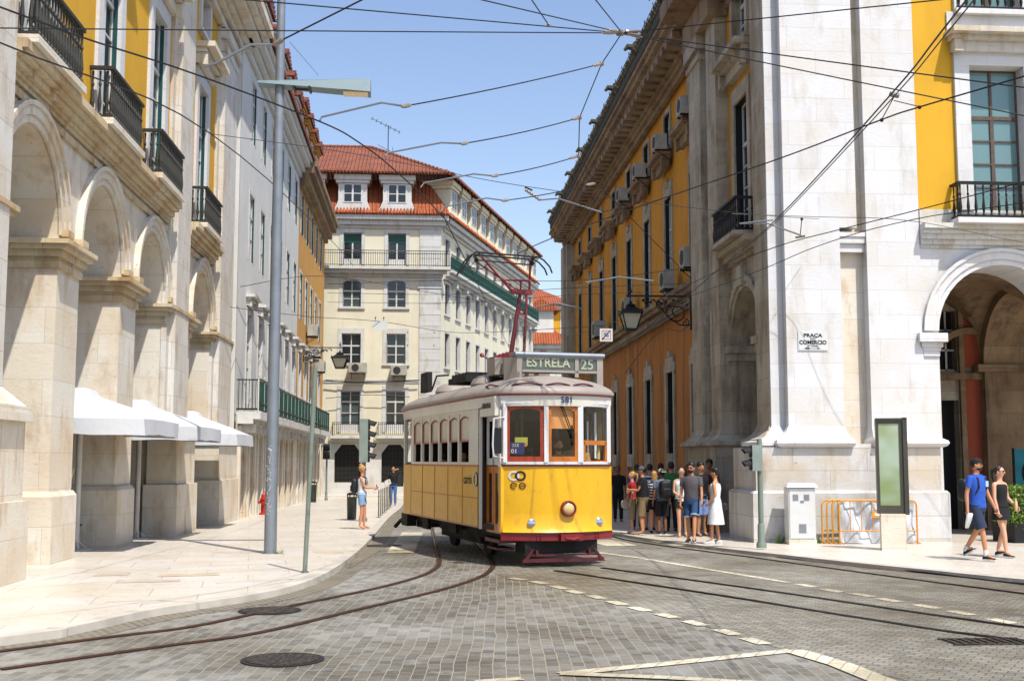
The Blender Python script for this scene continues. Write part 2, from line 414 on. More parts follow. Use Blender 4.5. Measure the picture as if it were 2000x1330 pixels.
line([(1095,1317),(1300,1297),(1548,1271)], .17)
line([(1548,1271),(1640,1298),(1730,1334),(1800,1370)], .24, ROAD+.0115)
line([(1095,1317),(1300,1325),(1520,1338)], .15, ROAD+.014)
line([(930,1332),(1020,1326)], .14)
line([(1170,1055),(1215,1066)], .7)
line([(806,1040),(782,1080)], .55)
struct(g.build('lane_marking_lines', M['marking'], fix=False))

# rails
def track(pix=None, pts=None, side=1, name='tram_track', label='', mats=('rail','rail'), gauge=.95):
    P = [gp(x, y, ROAD) for x, y in pix] if pix else []
    P = smooth((P + list(pts or [])), 5)
    t = thing(name, label, 'tram rails', (P[0][0], P[0][1], gz(P[0][1])+ROAD))
    for k, o in enumerate((0, gauge*side)):
        m = MB(); Q = offset(ys_split(P), o)
        strip(m, Q, -.035, .06, ROAD+.012, 1); strip(m, Q, -.025, .012, ROAD+.018, 0, .012); strip(m, Q, .036, .05, ROAD+.016, 0, .01)
        m.build('rail', [M[mats[k]], M['groove']], t, fix=False)
    return t
track([(0,1308),(300,1265),(500,1237),(700,1190),(850,1155),(930,1130),(958,1112)], [(1.3,21.5),(1.3,25),(1.3,30),(1.3,50),(1.3,72),(1.5,140)], -1,
      label='rusty tram rails curving left round the corner of the pavement')
track([(1085,1115),(1200,1132),(1450,1170),(1700,1210),(2000,1252)], [(8.5,9.3),(14,6.5)], -1, label='pair of dark rails running out to the lower right from under the tram', mats=('rail_dark','rail_dark'))
track([(1195,1047),(1240,1058),(1400,1080),(1600,1107),(1800,1134),(2000,1160)], [(9.4,12.4),(11.3,7)], -1, label='pair of dark rails following the right hand kerb', mats=('rail_dark','rail_dark'))

# manhole covers
def iron_cover():
    m, nt, b = newmat('cast_iron_cover')
    v = N(nt, 'ShaderNodeTexVoronoi', Scale=26.); nt.links.new(pos(nt), v.inputs['Vector'])
    nt.links.new(mix(nt, ramp(nt, v.outputs[0], .1, .5), rgb('6E604E'), rgb('332C24')), b.inputs['Base Color']); b.inputs['Roughness'].default_value = .6; b.inputs['Metallic'].default_value = .4
    bump(nt, b, v.outputs[0], .6, .01); return m
M['cover'] = iron_cover()
def manhole(px, py, r, label):
    x, y = gp(px, py, ROAD); z = gz(y)+ROAD
    t = thing('manhole_cover', label, 'manhole cover', (x, y, z))
    MB().lathe(x, y, [(r+.05, z+.005), (r+.05, z+.012), (r+.005, z+.012), (r+.005, z+.005)], 32).build('rim', M['groove'], t)
    MB().lathe(x, y, [(r, z+.004), (r, z+.016), (.02, z+.018)], 32).build('lid', M['cover'], t)
manhole(552, 1289, .33, 'round cast iron manhole cover in the setts at the bottom of the picture')
manhole(527, 1193, .33, 'round manhole cover between the left gutter and the inner curved rail')
manhole(748, 1066, .36, 'dark manhole cover beside the kerb behind the rear of the tram')
x, y = gp(1930, 1254, ROAD); z = gz(y)+ROAD
t = thing('drain_grate', 'slotted drain grate in the road at the right edge beside the rail', 'drain grate', (x, y, z))
m = MB()
for i in range(9): m.box(x-.4+i*.09, x-.36+i*.09, y-.16, y+.16, z+.006, z+.016)
m.box(x-.44,x+.4,y-.2,y-.165,z+.006,z+.018).box(x-.44,x+.4,y+.165,y+.2,z+.006,z+.018)
m.build('grating', M['cover'], t)
g = MB(); g.quad((x-.42,y-.18,z+.0055),(x+.38,y-.18,z+.0055),(x+.38,y+.18,z+.0055),(x-.42,y+.18,z+.0055)); g.build('pit', M['groove'], t, fix=False)
# ================================================================ FACADE HELPERS
M['glass_mid'] = glassmat('grey_window_glass', '4B5654'); M['curtain'] = plain('faded_curtain', 'A29E90', .8, var=.2)
def wall(mb, s0, s1, z0, z1, ops, d=0., rev=.3, mi=0):
    """sheet wall at depth d with rectangular openings (a,b,c,e) and reveals"""
    S = sorted({s0, s1, *[v for o in ops for v in o[:2] if s0 < v < s1]}); Z = sorted({z0, z1, *[v for o in ops for v in o[2:4] if z0 < v < z1]})
    for i in range(len(S)-1):
        for j in range(len(Z)-1):
            cs, cz = (S[i]+S[i+1])/2, (Z[j]+Z[j+1])/2
            if any(o[0] < cs < o[1] and o[2] < cz < o[3] for o in ops): continue
            mb.quad((S[i],d,Z[j]),(S[i+1],d,Z[j]),(S[i+1],d,Z[j+1]),(S[i],d,Z[j+1]), mi=mi)
    for a, b, c, e, *r in ops:
        k = d-rev
        mb.quad((a,d,c),(a,k,c),(a,k,e),(a,d,e), mi=mi); mb.quad((b,d,c),(b,k,c),(b,k,e),(b,d,e), mi=mi)
        mb.quad((a,d,e),(a,k,e),(b,k,e),(b,d,e), mi=mi); mb.quad((a,d,c),(a,k,c),(b,k,c),(b,d,c), mi=mi)
def arch_fill(mb, c, r, zs, ztop, d, depth, mi=0, n=20, s0=None, s1=None, soff=True):
    """spandrel between arc (centre c, spring zs) and the flat line ztop, plus soffit"""
    s0 = c-r if s0 is None else s0; s1 = c+r if s1 is None else s1
    arc = [(c+r*math.cos(math.pi*(1-k/n)), zs+r*math.sin(math.pi*k/n)) for k in range(n+1)]
    for a, b in zip(arc, arc[1:]):
        for dd in (d, d-depth): mb.quad((a[0],dd,a[1]),(b[0],dd,b[1]),(b[0],dd,ztop),(a[0],dd,ztop), mi=mi)
        if soff: mb.quad((a[0],d,a[1]),(a[0],d-depth,a[1]),(b[0],d-depth,b[1]),(b[0],d,b[1]), mi=mi)
def archivolt(mb, c, r0, r1, zs, d0, d1, mi=0, n=20):
    rings = []
    for k in range(n+1):
        a = math.pi*(1-k/n); f = lambda r, d: (c+r*math.cos(a), d, zs+r*math.sin(a))
        rings.append([f(r0,d0), f(r0,d1), f(r1,d1), f(r1,d0)])
    mb.loft(rings, mi)
def moulding(mb, s0, s1, prof, mi=0, ends=(0, 0)):
    """stack of (z0,z1,proj)"""
    for z0, z1, p in prof: mb.box(s0-p*ends[0], s1+p*ends[1], -.05, p, z0, z1, mi)
def window(par, T, s, z0, z1, w, dep=.22, surr=.16, sp=.05, frame_m='white_paint', pane='glass', rows=3, arched=False, surr_m='stone_far', trans=.68, sill=True, d0=0., door=False, shut=None, head=None, rev_m=None):
    f = MB(T); a, b = s-w/2, s+w/2; k = d0-dep; t = .055
    f.box(a, a+t, k-.03, k+.03, z0, z1); f.box(b-t, b, k-.03, k+.03, z0, z1); f.box(a+t, b-t, k-.03, k+.03, z1-t, z1); f.box(a+t, b-t, k-.03, k+.03, z0, z0+t)
    zt = z0+(z1-z0)*trans
    f.box(a+t, b-t, k-.035, k+.045, zt-.045, zt+.045)
    f.box(s-.045, s+.045, k-.028, k+.04, z0+t, zt-.045); f.box(s-.03, s+.03, k-.025, k+.035, zt+.045, z1-t)
    zz = z0+t
    if door: f.box(a+t, b-t, k-.022, k+.022, z0+t, z0+(z1-z0)*.2); zz = z0+(z1-z0)*.2
    for i in range(1, rows):
        z = zz+(zt-zz)*i/rows; f.box(a+t, b-t, k-.02, k+.03, z-.02, z+.02)
    o = f.build('window', M[frame_m], par)
    p = MB(T); p.quad((a,k,z0),(b,k,z0),(b,k,z1),(a,k,z1)); p.build('pane', M['glass_mid' if pane == 'glass' and R.random() < .22 else pane], o, fix=False)
    if pane == 'glass' and w > .9 and R.random() < .3: q = MB(T); zc_ = z1-(z1-z0)*R.choice((.35, .5, .7)); q.box(a+t, b-t, k-.028, k-.012, zc_, z1-t); q.build('blind', M['curtain'], o)
    if surr:
        q = MB(T); u = surr
        hi = head or u
        q.box(a-u, a, d0-.02, d0+sp, z0, z1).box(b, b+u, d0-.02, d0+sp, z0, z1).box(a-u, b+u, d0-.02, d0+sp, z1, z1+hi)
        for bx in ((a, a+.012, k+.03, d0, z0, z1), (b-.012, b, k+.03, d0, z0, z1), (a, b, k+.03, d0, z1-.012, z1)): q.box(*bx, 1)
        if sill: q.box(a-u-.04, b+u+.04, d0-.02, d0+sp+.06, z0-.12, z0)
        q.build('surround', [M[surr_m], M[rev_m or surr_m]], o)
    if shut:
        for u0 in (a+.014, b-.04): MB(T).box(u0, u0+.026, k+.035, min(k+.12, d0+.01), z0+.02, z1-.02).build('shutter', M[shut], o)
    return o
def hood(par, T, s, z, w, p=.35, m='stone_warm', h=.3, name='window_hood'):
    q = MB(T)
    q.box(s-w/2+.12, s+w/2-.12, -.02, p*.35, z-h*1.9, z-h*.95).box(s-w/2+.06, s+w/2-.06, -.02, p*.6, z-h*.95, z-h*.5).box(s-w/2, s+w/2, -.02, p, z-h*.5, z)
    for e in (-1, 1): q.box(s+e*(w/2-.2)-.1, s+e*(w/2-.2)+.1, p*.35, p*.62, z-h*2.1, z-h)
    return q.build(name, M[m], par)
def balustrade(par, T, s0, s1, z0, z1, p, pitch=.17, slab_m='stone_warm', m='iron_dusty', slab=.12, d0=0.):
    """stone slab with turned iron balusters on three sides"""
    t = MB(T); t.box(s0-.06, s1+.06, d0-.02, d0+p+.06, z0-slab, z0); sl = t.build('balcony', M[slab_m], par)
    r = MB(T); h = z1-z0
    prof = [(.016, .03), (.034, .07), (.02, .12), (.036, .3), (.022, .5), (.014, .62), (.028, .68), (.014, .74), (.02, .95)]
    def bal(s, d): r.lathe(s, d, [(q*1.15, z0+.02+f*(h-.06)) for q, f in prof], 6)
    n = max(2, round((s1-s0)/pitch))
    for i in range(n+1): bal(s0+.04+(s1-s0-.08)*i/n, d0+p-.02)
    nd = max(1, round(p/pitch))
    for i in range(nd):
        for s in (s0+.04, s1-.04): bal(s, d0+(p-.02)*(i+.4)/nd)
    for z, hh, ww in ((z1-.06, .06, .05), (z0+.02, .045, .035)):
        r.box(s0-.02, s1+.02, d0+p-.02-ww, d0+p-.02+ww, z, z+hh)
        for s in (s0+.02, s1-.02): r.box(s-ww, s+ww, d0, d0+p-.02-ww, z, z+hh)
    r.build('railing', M[m], sl)
    return sl
def bars(par, T, s0, s1, z0, z1, p, pitch=.13, m='iron', slab_m='stone_far', slab=.14, ret=True, d0=0., slabs=True, name='balcony'):
    t = MB(T); t.box(s0-.08, s1+.08, d0-.02, d0+p+.08, z0-slab, z0)
    if slabs: t.box(s0-.02, s1+.02, d0-.02, d0+p*.6, z0-slab-.12, z0-slab)
    sl = t.build(name, M[slab_m], par)
    r = MB(T); n = max(2, round((s1-s0)/pitch))
    for i in range(n+1):
        s = s0+.02+(s1-s0-.04)*i/n; r.box(s-.011, s+.011, d0+p-.04, d0+p-.018, z0+.06, z1-.03)
    for z in (z0+.05, z1-.04, z0+(z1-z0)*.82): r.box(s0, s1, d0+p-.05, d0+p-.008, z, z+.03)
    if ret:
        for s in (s0+.01, s1-.01):
            for i in range(max(1, int(p/pitch))): r.box(s-.01, s+.01, d0+.08+i*pitch, d0+.1+i*pitch, z0+.06, z1-.03)
            for z in (z0+.05, z1-.04): r.box(s-.015, s+.015, d0, d0+p-.05, z, z+.03)
    r.build('railing', M[m], sl)
    return sl
def acunit(label, T, s, z, w=.85, h=.6, p=.35, d0=.1, group='air conditioning units on the facades'):
    x, y, zz = T((s, 0, z)); t = thing('air_conditioner', label, 'air conditioner', (x, y, zz), group)
    b = MB(T); b.box(s-w/2, s+w/2, d0, d0+p, z, z+h); b.box(s-w/2+.04, s+w/2-.04, d0+p, d0+p+.012, z+.04, z+h-.04); b.build('casing', M['ac'], t)
    f = MB(T); c = (s-w*.12, z+h/2)
    pts = [(c[0]+h*.38*math.cos(2*math.pi*k/16), c[1]+h*.38*math.sin(2*math.pi*k/16)) for k in range(16)]
    f.prism(pts, d0+p+.014, d0+p+.03); f.build('fan_grille', M['iron_dusty'], t)
    k = MB(T)
    k.box(s-w*.35, s+w*.35, .02, .05, z-.05, z-.02)
    for e in (-1, 1): k.box(s+e*w*.35-.02, s+e*w*.35+.02, -.03, d0+p, z-.05, z).tube([(s+e*w*.35, 0, z-.35), (s+e*w*.35, d0+p*.8, z-.05)], .015, 5)
    k.build('bracket', M['iron'], t)
    return t

# ================================================================ LEFT ARCADE BUILDING
def left_arcade():
    T = frame((-6.25, 0, 0), (0, 1), (1, 0))       # s = world y, d = towards the street
    t = thing('arcade_building', 'yellow plastered palace with tall limestone arches and black balconies on the left edge', 'building', (-8, 24, 0))
    zs, r, zt = 5.6, 1.5, 7.45
    arches = [14.6, 19.1, 23.4, 27.65, 33.85]
    rr = {27.65: 1.42, 33.85: 1.5}
    edges = [(13.1,16.1)]+[(c-rr.get(c, r), c+rr.get(c, r)) for c in arches[1:]]
    D = 1.35
    p = MB(T); lo = -.4
    # piers
    pe = [10.5]+[e for pair in edges for e in pair]+[38.4]
    for i in range(0, len(pe), 2):
        p.box(pe[i], pe[i+1], -D, 0, lo, zt)
    for c in arches: arch_fill(p, c, rr.get(c, r), zs, zt, 0, D)
    p.box(10.5, 38.4, -D, 0, zt, 8.0)
    p.build('wall', M['stone_warm'], t)
    for i in range(0, len(pe), 2):                 # plinths, imposts
        a, b = pe[i], pe[i+1]
        if i in (4, 6):
            q = MB(T); q.box(a-.12, b-.0, -D-.1, .1, lo, 1.12); q.taper(a-.12, b, -D-.1, .1, 1.12, 1.2, .05)
            q.build('plinth', M['stone_warm'], t)
        q = MB(T)
        e0 = a; e1 = b
        q.box(e0-.05, e1+.05, -D-.05, .05, 5.02, 5.14).box(e0-.1, e1+.1, -D-.1, .1, 5.22, 5.34).box(e0-.03, e1+.03, -D-.03, .03, 5.14, 5.22).box(e0-.2, e1+.2, -D-.2, .2, 5.34, 5.42).box(e0-.26, e1+.26, -D-.26, .26, 5.42, 5.5)
        q.build('impost', M['stone_stain'], t)
    for c in arches[1:]:
        q = MB(T); k = rr.get(c, r)
        archivolt(q, c, k+.0, k+.13, zs, -.02, .05); archivolt(q, c, k+.13, k+.28, zs, -.02, .09); archivolt(q, c, k+.28, k+.36, zs, -.02, .13)
        q.build('archivolt', M['stone_warm'], t)
        for e in (-1, 1): MB(T).box(c+e*(k+.2)-.18, c+e*(k+.2)+.18, -.02, .16, zs-.02, zs+.1).build('archivolt_foot', M['stone_stain'], t)
    # pilasters with pedestals
    for (a, b, pa, pb) in [(14.9,17.5,14.4,18.05),(29.35,30.95,28.75,31.3),(35.7,38.0,34.75,38.3)]:
        q = MB(T); q.box(pa, pb, -.3, .5, lo, 1.15).box(pa+.1, pb-.12, -.25, .44, 1.15, 2.3)
        q.box(pa-.02, pb+.02, -.2, .55, 2.3, 2.42).box(pa+.04, pb-.04, -.2, .5, 2.42, 2.52)
        q.loft([[(pa+.1, .45, 2.52), (pb-.1, .45, 2.52), (pb-.1, 0, 2.52), (pa+.1, 0, 2.52)], [(a, .22, 2.8), (b, .22, 2.8), (b, 0, 2.8), (a, 0, 2.8)]])
        q.build('pedestal', M['stone_warm'], t)
        q = MB(T); q.box(a, b, -.05, .23, 2.8, 14.9); q.box(a-.3, b+.25, -.05, .08, 2.8, 14.9)
        q.box(a-.05, b+.05, -.05, .26, 14.2, 14.4).box(a-.12, b+.12, -.05, .34, 14.6, 14.9)
        q.build('pilaster', M['stone'], t)
    # string course between pilasters
    for a, b in ((17.52,29.03),(31.22,35.38)):
        q = MB(T); moulding(q, a, b, [(7.5,7.58,.07),(7.58,7.66,.12),(7.66,7.78,.2),(7.78,7.86,.3),(7.86,8.0,.38)])
        q.box(a, b, -.05, .06, 7.3, 7.42)
        q.build('cornice', M['stone_stain'], t)
    # upper wall
    wins = [14.6, 19.0, 23.35, 27.6, 33.2]; w = 1.3
    ops = [(c-w/2, c+w/2, 8.05, 12.2) for c in wins]+[(c-.6, c+.6, 13.75, 14.85) for c in wins]
    q = MB(T); wall(q, 10.5, 38.4, 8.0, 15.3, ops, 0, .45); q.box(10.5, 38.4, -1.2, -.9, 8, 15.3); q.build('plaster_wall', M['yellow'], t)
    for c in wins:
        window(t, T, c, 8.05, 12.2, w, .13, .34, .07, 'white_paint', 'glass', 4, surr_m='stone_white', trans=.7, sill=False, shut='teal_paint', head=.4)
        hood(t, T, c, 13.2, 2.5, .55)
        window(t, T, c, 13.75, 14.85, 1.2, .3, .22, .08, 'white_paint', 'glass', 2, surr_m='stone_white', sill=True)
        balustrade(t, T, c-1.25, c+1.2, 8.12, 9.12, .42, .15)
    q = MB(T); moulding(q, 10.5, 38.4, [(14.95,15.2,.2),(15.2,15.4,.35),(15.4,15.6,.5),(15.6,15.85,.8),(15.85,16.05,1.0),(16.05,16.3,1.15)], ends=(0,1)); q.build('roof_cornice', M['stone_warm'], t)
    # gallery behind the arches: floor-to-vault back wall and ribs
    q = MB(T); q.box(10.5, 38.4, -6.6, -6.2, lo, 8.0); q.box(10.5, 38.4, -6.6, -D, 7.9, 8.05)
    n = 14; w0, w1 = -6.2, -D
    pts = [((w0+w1)/2+(w1-w0)/2*math.cos(math.pi*k/n), 5.5+2.0*math.sin(math.pi*k/n)) for k in range(n+1)]
    for a, b in zip(pts, pts[1:]): q.quad((10.5,a[0],a[1]),(38.4,a[0],a[1]),(38.4,b[0],b[1]),(10.5,b[0],b[1]))
    for i in range(0, len(pe), 2):
        q.box((pe[i]+pe[i+1])/2-.45, (pe[i]+pe[i+1])/2+.45, -6.2, -5.5, lo, 5.5)
        c = (pe[i]+pe[i+1])/2; rings = []
        for k in range(n+1):
            a = math.pi*k/n
            f = lambda R, z: ((w0+w1)/2+R*math.cos(a), z+ (R-.25 if R > 2.3 else R)*math.sin(a)*.0)
            x0 = (w0+w1)/2+(w1-w0)/2*math.cos(a); z0 = 5.5+2.0*math.sin(a); x1 = (w0+w1)/2+((w1-w0)/2-.3)*math.cos(a); z1 = 5.5+1.7*math.sin(a)
            rings.append([(c-.45,x0,z0),(c+.45,x0,z0),(c+.45,x1,z1),(c-.45,x1,z1)])
        q.loft(rings)
    q.build('gallery', M['stone_stain'], t)
left_arcade()

# ================================================================ LEFT WHITE + OCHRE TERRACES
def terrace_left():
    T = frame((-5.93, 0, 0), (0, 1), (1, 0)); lo = -.9
    t = thing('white_building', 'white plastered terrace building with long green iron balcony beside the left arcade', 'building', (-9, 47, -.3))
    t2 = thing('ochre_building', 'ochre terrace building at the far end of the left side of the street', 'building', (-9, 65, -.4))
    A, B, E = 38.3, 56.8, 72.2
    S1 = [41.1+2.83*i for i in range(6)]; S2 = [58.3+2.75*i for i in range(5)]
    for par, a, b, S, wm in ((t, A, B, S1, 'white_wall'), (t2, B, E, S2, 'ochre_left')):
        ops = []
        for s in S: ops += [(s-.55, s+.55, 3.45, 6.75), (s-.55, s+.55, 8.6, 10.9), (s-.5, s+.5, 12.8, 14.9)]
        q = MB(T); wall(q, a, b, 3.2, 16.2, ops, 0, .25); q.box(a, b, -9, -.8, lo, 16.2); q.box(a, a+.2, -9, -.01, lo, 16.2); q.build('wall', M[wm], par)
        for s in S:
            window(par, T, s, 3.45, 6.75, 1.1, .1, .16, .03, door=True, rows=2, sill=False)
            hood(par, T, s, 7.35, 1.7, .32, 'stone_far', .2)
            window(par, T, s, 8.6, 10.9, 1.1, .08, .12, .02, frame_m='white_paint', rows=2, sill=False, shut='teal_paint')
            window(par, T, s, 12.8, 14.9, 1.0, .08, .12, .02, frame_m='white_paint', rows=2, sill=False, shut='teal_paint')
        # ground floor: shop openings between stone pilasters
        ops = []; c = a+1.3; doors = []
        while c < b-.8: doors.append(c); c += 2.1
        ops = [(c-.6, c+.6, lo, 2.5) for c in doors]
        q = MB(T); wall(q, a, b, lo, 3.2, ops, .05, .4); 
        for c in doors: q.box(c-.82, c-.6, .04, .14, lo, 2.62).box(c+.6, c+.82, .04, .14, lo, 2.62).box(c-.82, c+.82, .04, .16, 2.62, 2.85)
        q.build('ground_floor', M['stone_warm'], par)
        for c in doors:
            q = MB(T); q.box(c-.6, c+.6, -.36, -.3, lo, 2.5)
            for k in (-.3, .3): q.box(c+k-.22, c+k+.22, -.3, -.28, -.1, 1.0)
            q.build('door', M[R.choice(['wood_dark', 'black', 'teal_paint', 'iron'])], par)
        q = MB(T); moulding(q, a, b, [(15.35,15.6,.12),(15.6,15.85,.28),(15.85,16.1,.5),(16.1,16.22,.62)] if par is t else [(14.95,15.2,.2),(15.2,15.6,.45),(15.6,15.95,.7),(15.95,16.2,.82)]); q.build('eaves_cornice', M['white_paint' if par is t else 'stone_brown'], par)
        q = MB(T); q.add([(a,.72,16.22),(b,.72,16.22),(b,-1.5,18.6),(a,-1.5,18.6),(a,.72,16.3),(b,.72,16.3),(b,-1.5,18.7),(a,-1.5,18.7)], [(0,1,2,3),(4,5,6,7),(0,1,5,4),(1,2,6,5),(3,0,4,7)])
        q.add([(a,-1.5,18.65),(b,-1.5,18.65),(b,-6,20.6),(a,-6,20.6)], [(0,1,2,3)])
        n = int((b-a)/.22)
        for i in range(n): q.tube([(a+.11+i*.22, .74, 16.27), (a+.11+i*.22, .5, 16.55)], .055, 5)
        q.build('roof', M['tile_y'], par)
        for i, s in enumerate(S if par is t else S[:4]):
            base = 16.5 if par is t else 16.6; top = 18.7 if par is t else 19.3; wm2 = 'white_wall' if par is t else 'ochre_left'
            q = MB(T); q.box(s-.75, s+.75, -1.9, -.15, base, top); q.box(s-.85, s+.85, -1.9, .02, top-.28, top-.14).box(s-.92, s+.92, -1.9, .1, top-.14, top)
            dm = q.build('dormer', M[wm2], par)
            q = MB(T); q.add([(s-1,.2,top),(s+1,.2,top),(s+1,-2.6,top+.1),(s-1,-2.6,top+.1),(s,.2,top+.5),(s,-2.6,top+.6)], [(0,1,4),(1,2,5,4),(0,4,5,3),(2,3,5),(0,1,2,3)])
            for e in (-1, 1):
                for k in range(5): q.tube([(s+e*(1-.2*k), .24, top+.02+.1*k), (s+e*(1-.2*k), -.2, top+.04+.1*k)], .07, 5)
            q.build('dormer_roof', M['tile_y'], dm)
            window(par, T, s, base+.7, top-.45, .8, .0, .1, .03, rows=2, d0=-.1)
    # green panelled balcony running along both, plus slab
    for par, a, b in ((t, A+.35, B-.02), (t2, B+.02, 68.5)):
        q = MB(T); q.box(a, b, -.02, .78, 3.05, 3.28).box(a, b, -.02, .55, 2.9, 3.05)
        for k in range(int((b-a)/1.4)): q.box(a+.3+k*1.4, a+.5+k*1.4, -.02, .6, 2.62, 2.9)
        bl = q.build('balcony', M['stone_far'], par)
        q = MB(T); n = max(2, round((b-a)/1.35)); step = (b-a)/n
        for i in range(n):
            x0 = a+i*step
            q.box(x0+.03, x0+step-.03, .70, .712, 3.33, 4.3, 1)
            for k in range(9): xx = x0+.1+k*(step-.2)/8; q.box(xx-.008, xx+.008, .712, .722, 3.34, 4.34, 1)
            q.box(x0-.015, x0+.015, .69, .722, 3.28, 4.42, 2); q.ball((x0, .71, 4.46), .035, 6, 4, 2)
        for z in (3.33, 3.55, 4.34): q.box(a, b, .685, .735, z, z+.035, 0)
        q.box(a, a+.03, .0, .68, 3.34, 3.4, 0).box(a, a+.03, 0, .68, 4.3, 4.34, 0)
        for k in range(6): q.box(a+.005, a+.025, .06+k*.11, .08+k*.11, 3.34, 4.3, 0)
        q.build('railing', [M['iron'], M['green_rail'], M['white_paint']], bl)
    return t
TL = frame((-5.93, 0, 0), (0, 1), (1, 0))
terrace_left()
acunit('upper of the stacked white air conditioners on the ochre terrace', TL, 61.5, 8.1, p=.5)
acunit('lower white air conditioner on the ochre terrace above the street lantern', TL, 63.5, 7.2, p=.5)
acunit('white air conditioner farthest along the ochre terrace', TL, 66.2, 6.6, p=.5)

# ================================================================ CREAM CORNER BUILDING
def cream():
    T = frame((0, 74, 0), (1, 0), (0, -1))
    t = thing('cream_corner_building', 'cream five storey corner building with red tiled mansard roof at the end of the street', 'building', (-2, 78, -.5))
    lo = -1.; a, b = -9.6, 1.22
    cs = [(-4.35), (-1.55)]; cs = [-7.15]+cs
    rows = [(3.42,6.0,1.2,'door'),(7.7,9.6,1.2,'w'),(11.27,13.0,1.15,'w'),(13.95,16.0,1.15,'door')]
    ops = [(c-w/2, c+w/2, z0, z1) for c in cs for z0, z1, w, k in rows]
    gops = [(-8.0,-6.3,.33,2.67),(-5.28,-3.63,.33,2.67),(-2.38,-.8,.33,2.67)]
    q = MB(T); wall(q, a, b, lo, 16.6, ops+gops, 0, .25); q.box(a, b, -11, -.8, lo, 16.6); q.build('wall', M['cream'], t)
    q = MB(T); wall(q, -8.9, -.1, lo, 2.75, gops, .03, .05)
    q.box(-.1, b+.02, -.1, .04, lo, 16.6); q.box(-.16, b+.06, -.1, .1, 2.9, 3.05).box(-.2, b+.1, -.1, .1, 12.5, 12.62)
    for i in range(24): q.box(-.1, b+.03, -.08, .055, lo+.3+i*.72, lo+.98+i*.72)
    q.build('quoins', M['stone_far'], t)
    for s0, s1, z0, z1 in gops:
        q = MB(T); q.box(s0, s1, -.25, -.2, z0, z1); d = q.build('door', M['black'], t)
        q = MB(T)
        for e, s in ((1, s0), (-1, s1)): q.prism([(s, z1-.55), (s+e*.42, z1), (s, z1)], -.2, -.0)
        q.build('chamfer', M['stone_far'], d)
        q = MB(T)
        for i in range(1, 7): q.box(s0+(s1-s0)*i/7-.012, s0+(s1-s0)*i/7+.012, -.18, -.16, z0, z1-.1)
        for i in range(1, 9): z = z0+(z1-z0)*i/9; q.box(s0, s1, -.185, -.165, z-.01, z+.01)
        q.build('grille', M['iron_dusty'], d)
    for c in cs:
        for z0, z1, w, k in rows:
            arched = z0 == 11.27
            if z0 > 13: q = MB(T); q.box(c-w/2+.06, c+w/2-.06, -.19, -.15, z1-.62, z1-.06); q.build('green_transom', M['green_rail'], t)
            window(t, T, c, z0, z1, w, .2, .22, .035, 'white_paint', 'glass', 2, door=(k == 'door'), trans=.74 if k == 'door' else .6, sill=(k == 'w'), shut='teal_paint', head=.34)
            if arched:
                q = MB(T)
                for e in (-1, 1): q.prism([(c+e*w/2, z1-.2), (c+e*w*.36, z1-.09), (c+e*w*.2, z1-.02), (c, z1+.01), (c+e*w/2, z1+.01)], -.2, .02)
                q.build('arch_head', M['stone_far'], t)
    for c in cs: bars(t, T, c-1.05, c+1.0, 3.2, 4.05, .6, .13, m='iron', slab=.16)
    for z0, z1, p in ((6.62,6.74,.06),(6.5,6.56,.04)):
        q = MB(T); q.box(a, b, -.05, p, z0, z1); q.build('string_course', M['stone_far'], t)
    q = MB(T); moulding(q, a, b, [(13.2,13.4,.15),(13.4,13.62,.4),(13.62,13.8,.62)], ends=(0, 1)); bl = q.build('balcony', M['stone_far'], t)
    q = MB(T); n = int((b+.55-a)/.14)
    for i in range(n+1): q.box(a+i*.14-.012, a+i*.14+.012, .54, .565, 13.82, 14.78)
    for z in (13.86, 14.6, 14.78): q.box(a, b+.6, .53, .575, z, z+.035)
    q.build('railing', M['iron_dusty'], bl)
    q = MB(T); moulding(q, a, b, [(16.3,16.5,.12),(16.5,16.8,.3),(16.8,17.1,.5)], ends=(0, 1)); q.build('eaves_cornice', M['stone_far'], t)
    # right wing
    ux, uy = .284, .959; W = frame((1.22, 74, 0), (ux, uy), (uy, -ux))
    n = 11; ww = [1.55+2.76*i for i in range(n)]; Lw = 30.6
    ops = []; rows2 = [(1.2,3.4,1.1),(4.0,6.2,1.1),(7.6,9.8,1.1),(11.0,13.0,1.1),(14.0,15.9,1.05)]
    for s in ww:
        for z0, z1, w in rows2: ops.append((s-w/2, s+w/2, z0, z1))
    q = MB(W); wall(q, 0, Lw, lo, 16.6, ops, 0, .25); q.build('side_wall', M['cream'], t)
    q = MB(W); q.box(Lw-.1, Lw+.0, -9, -.02, lo, 19.5); q.build('end_wall', M['cream'], t)
    for s in ww:
        for z0, z1, w in rows2[1:]:
            window(t, W, s, z0, z1, w, .2, .14, .04, 'wood_dark' if z0 < 13 else 'teal_paint', 'glass', 3, trans=.66)
    q = MB(W); moulding(q, .65, Lw, [(13.2,13.4,.15),(13.4,13.62,.4),(13.62,13.8,.62)]); 
    for s in ww: q.box(s+1.1, s+1.5, 0, .4, 12.9, 13.2)
    bl = q.build('balcony', M['stone_far'], t)
    q = MB(W)
    for i in range(220): s = .65+i*.136; q.box(s-.012, s+.012, .54, .56, 13.82, 14.78)
    for z in (13.86, 14.15, 14.6, 14.78): q.box(.6, Lw, .53, .57, z, z+.035)
    q.box(.6, Lw, .5, .515, 13.85, 14.6, 1)
    q.build('railing', [M['green_rail'], M['green_rail']], bl)
    q = MB(W); moulding(q, .5, Lw, [(16.3,16.5,.12),(16.5,16.8,.3),(16.8,17.1,.5)]); q.build('eaves_cornice', M['stone_far'], t)
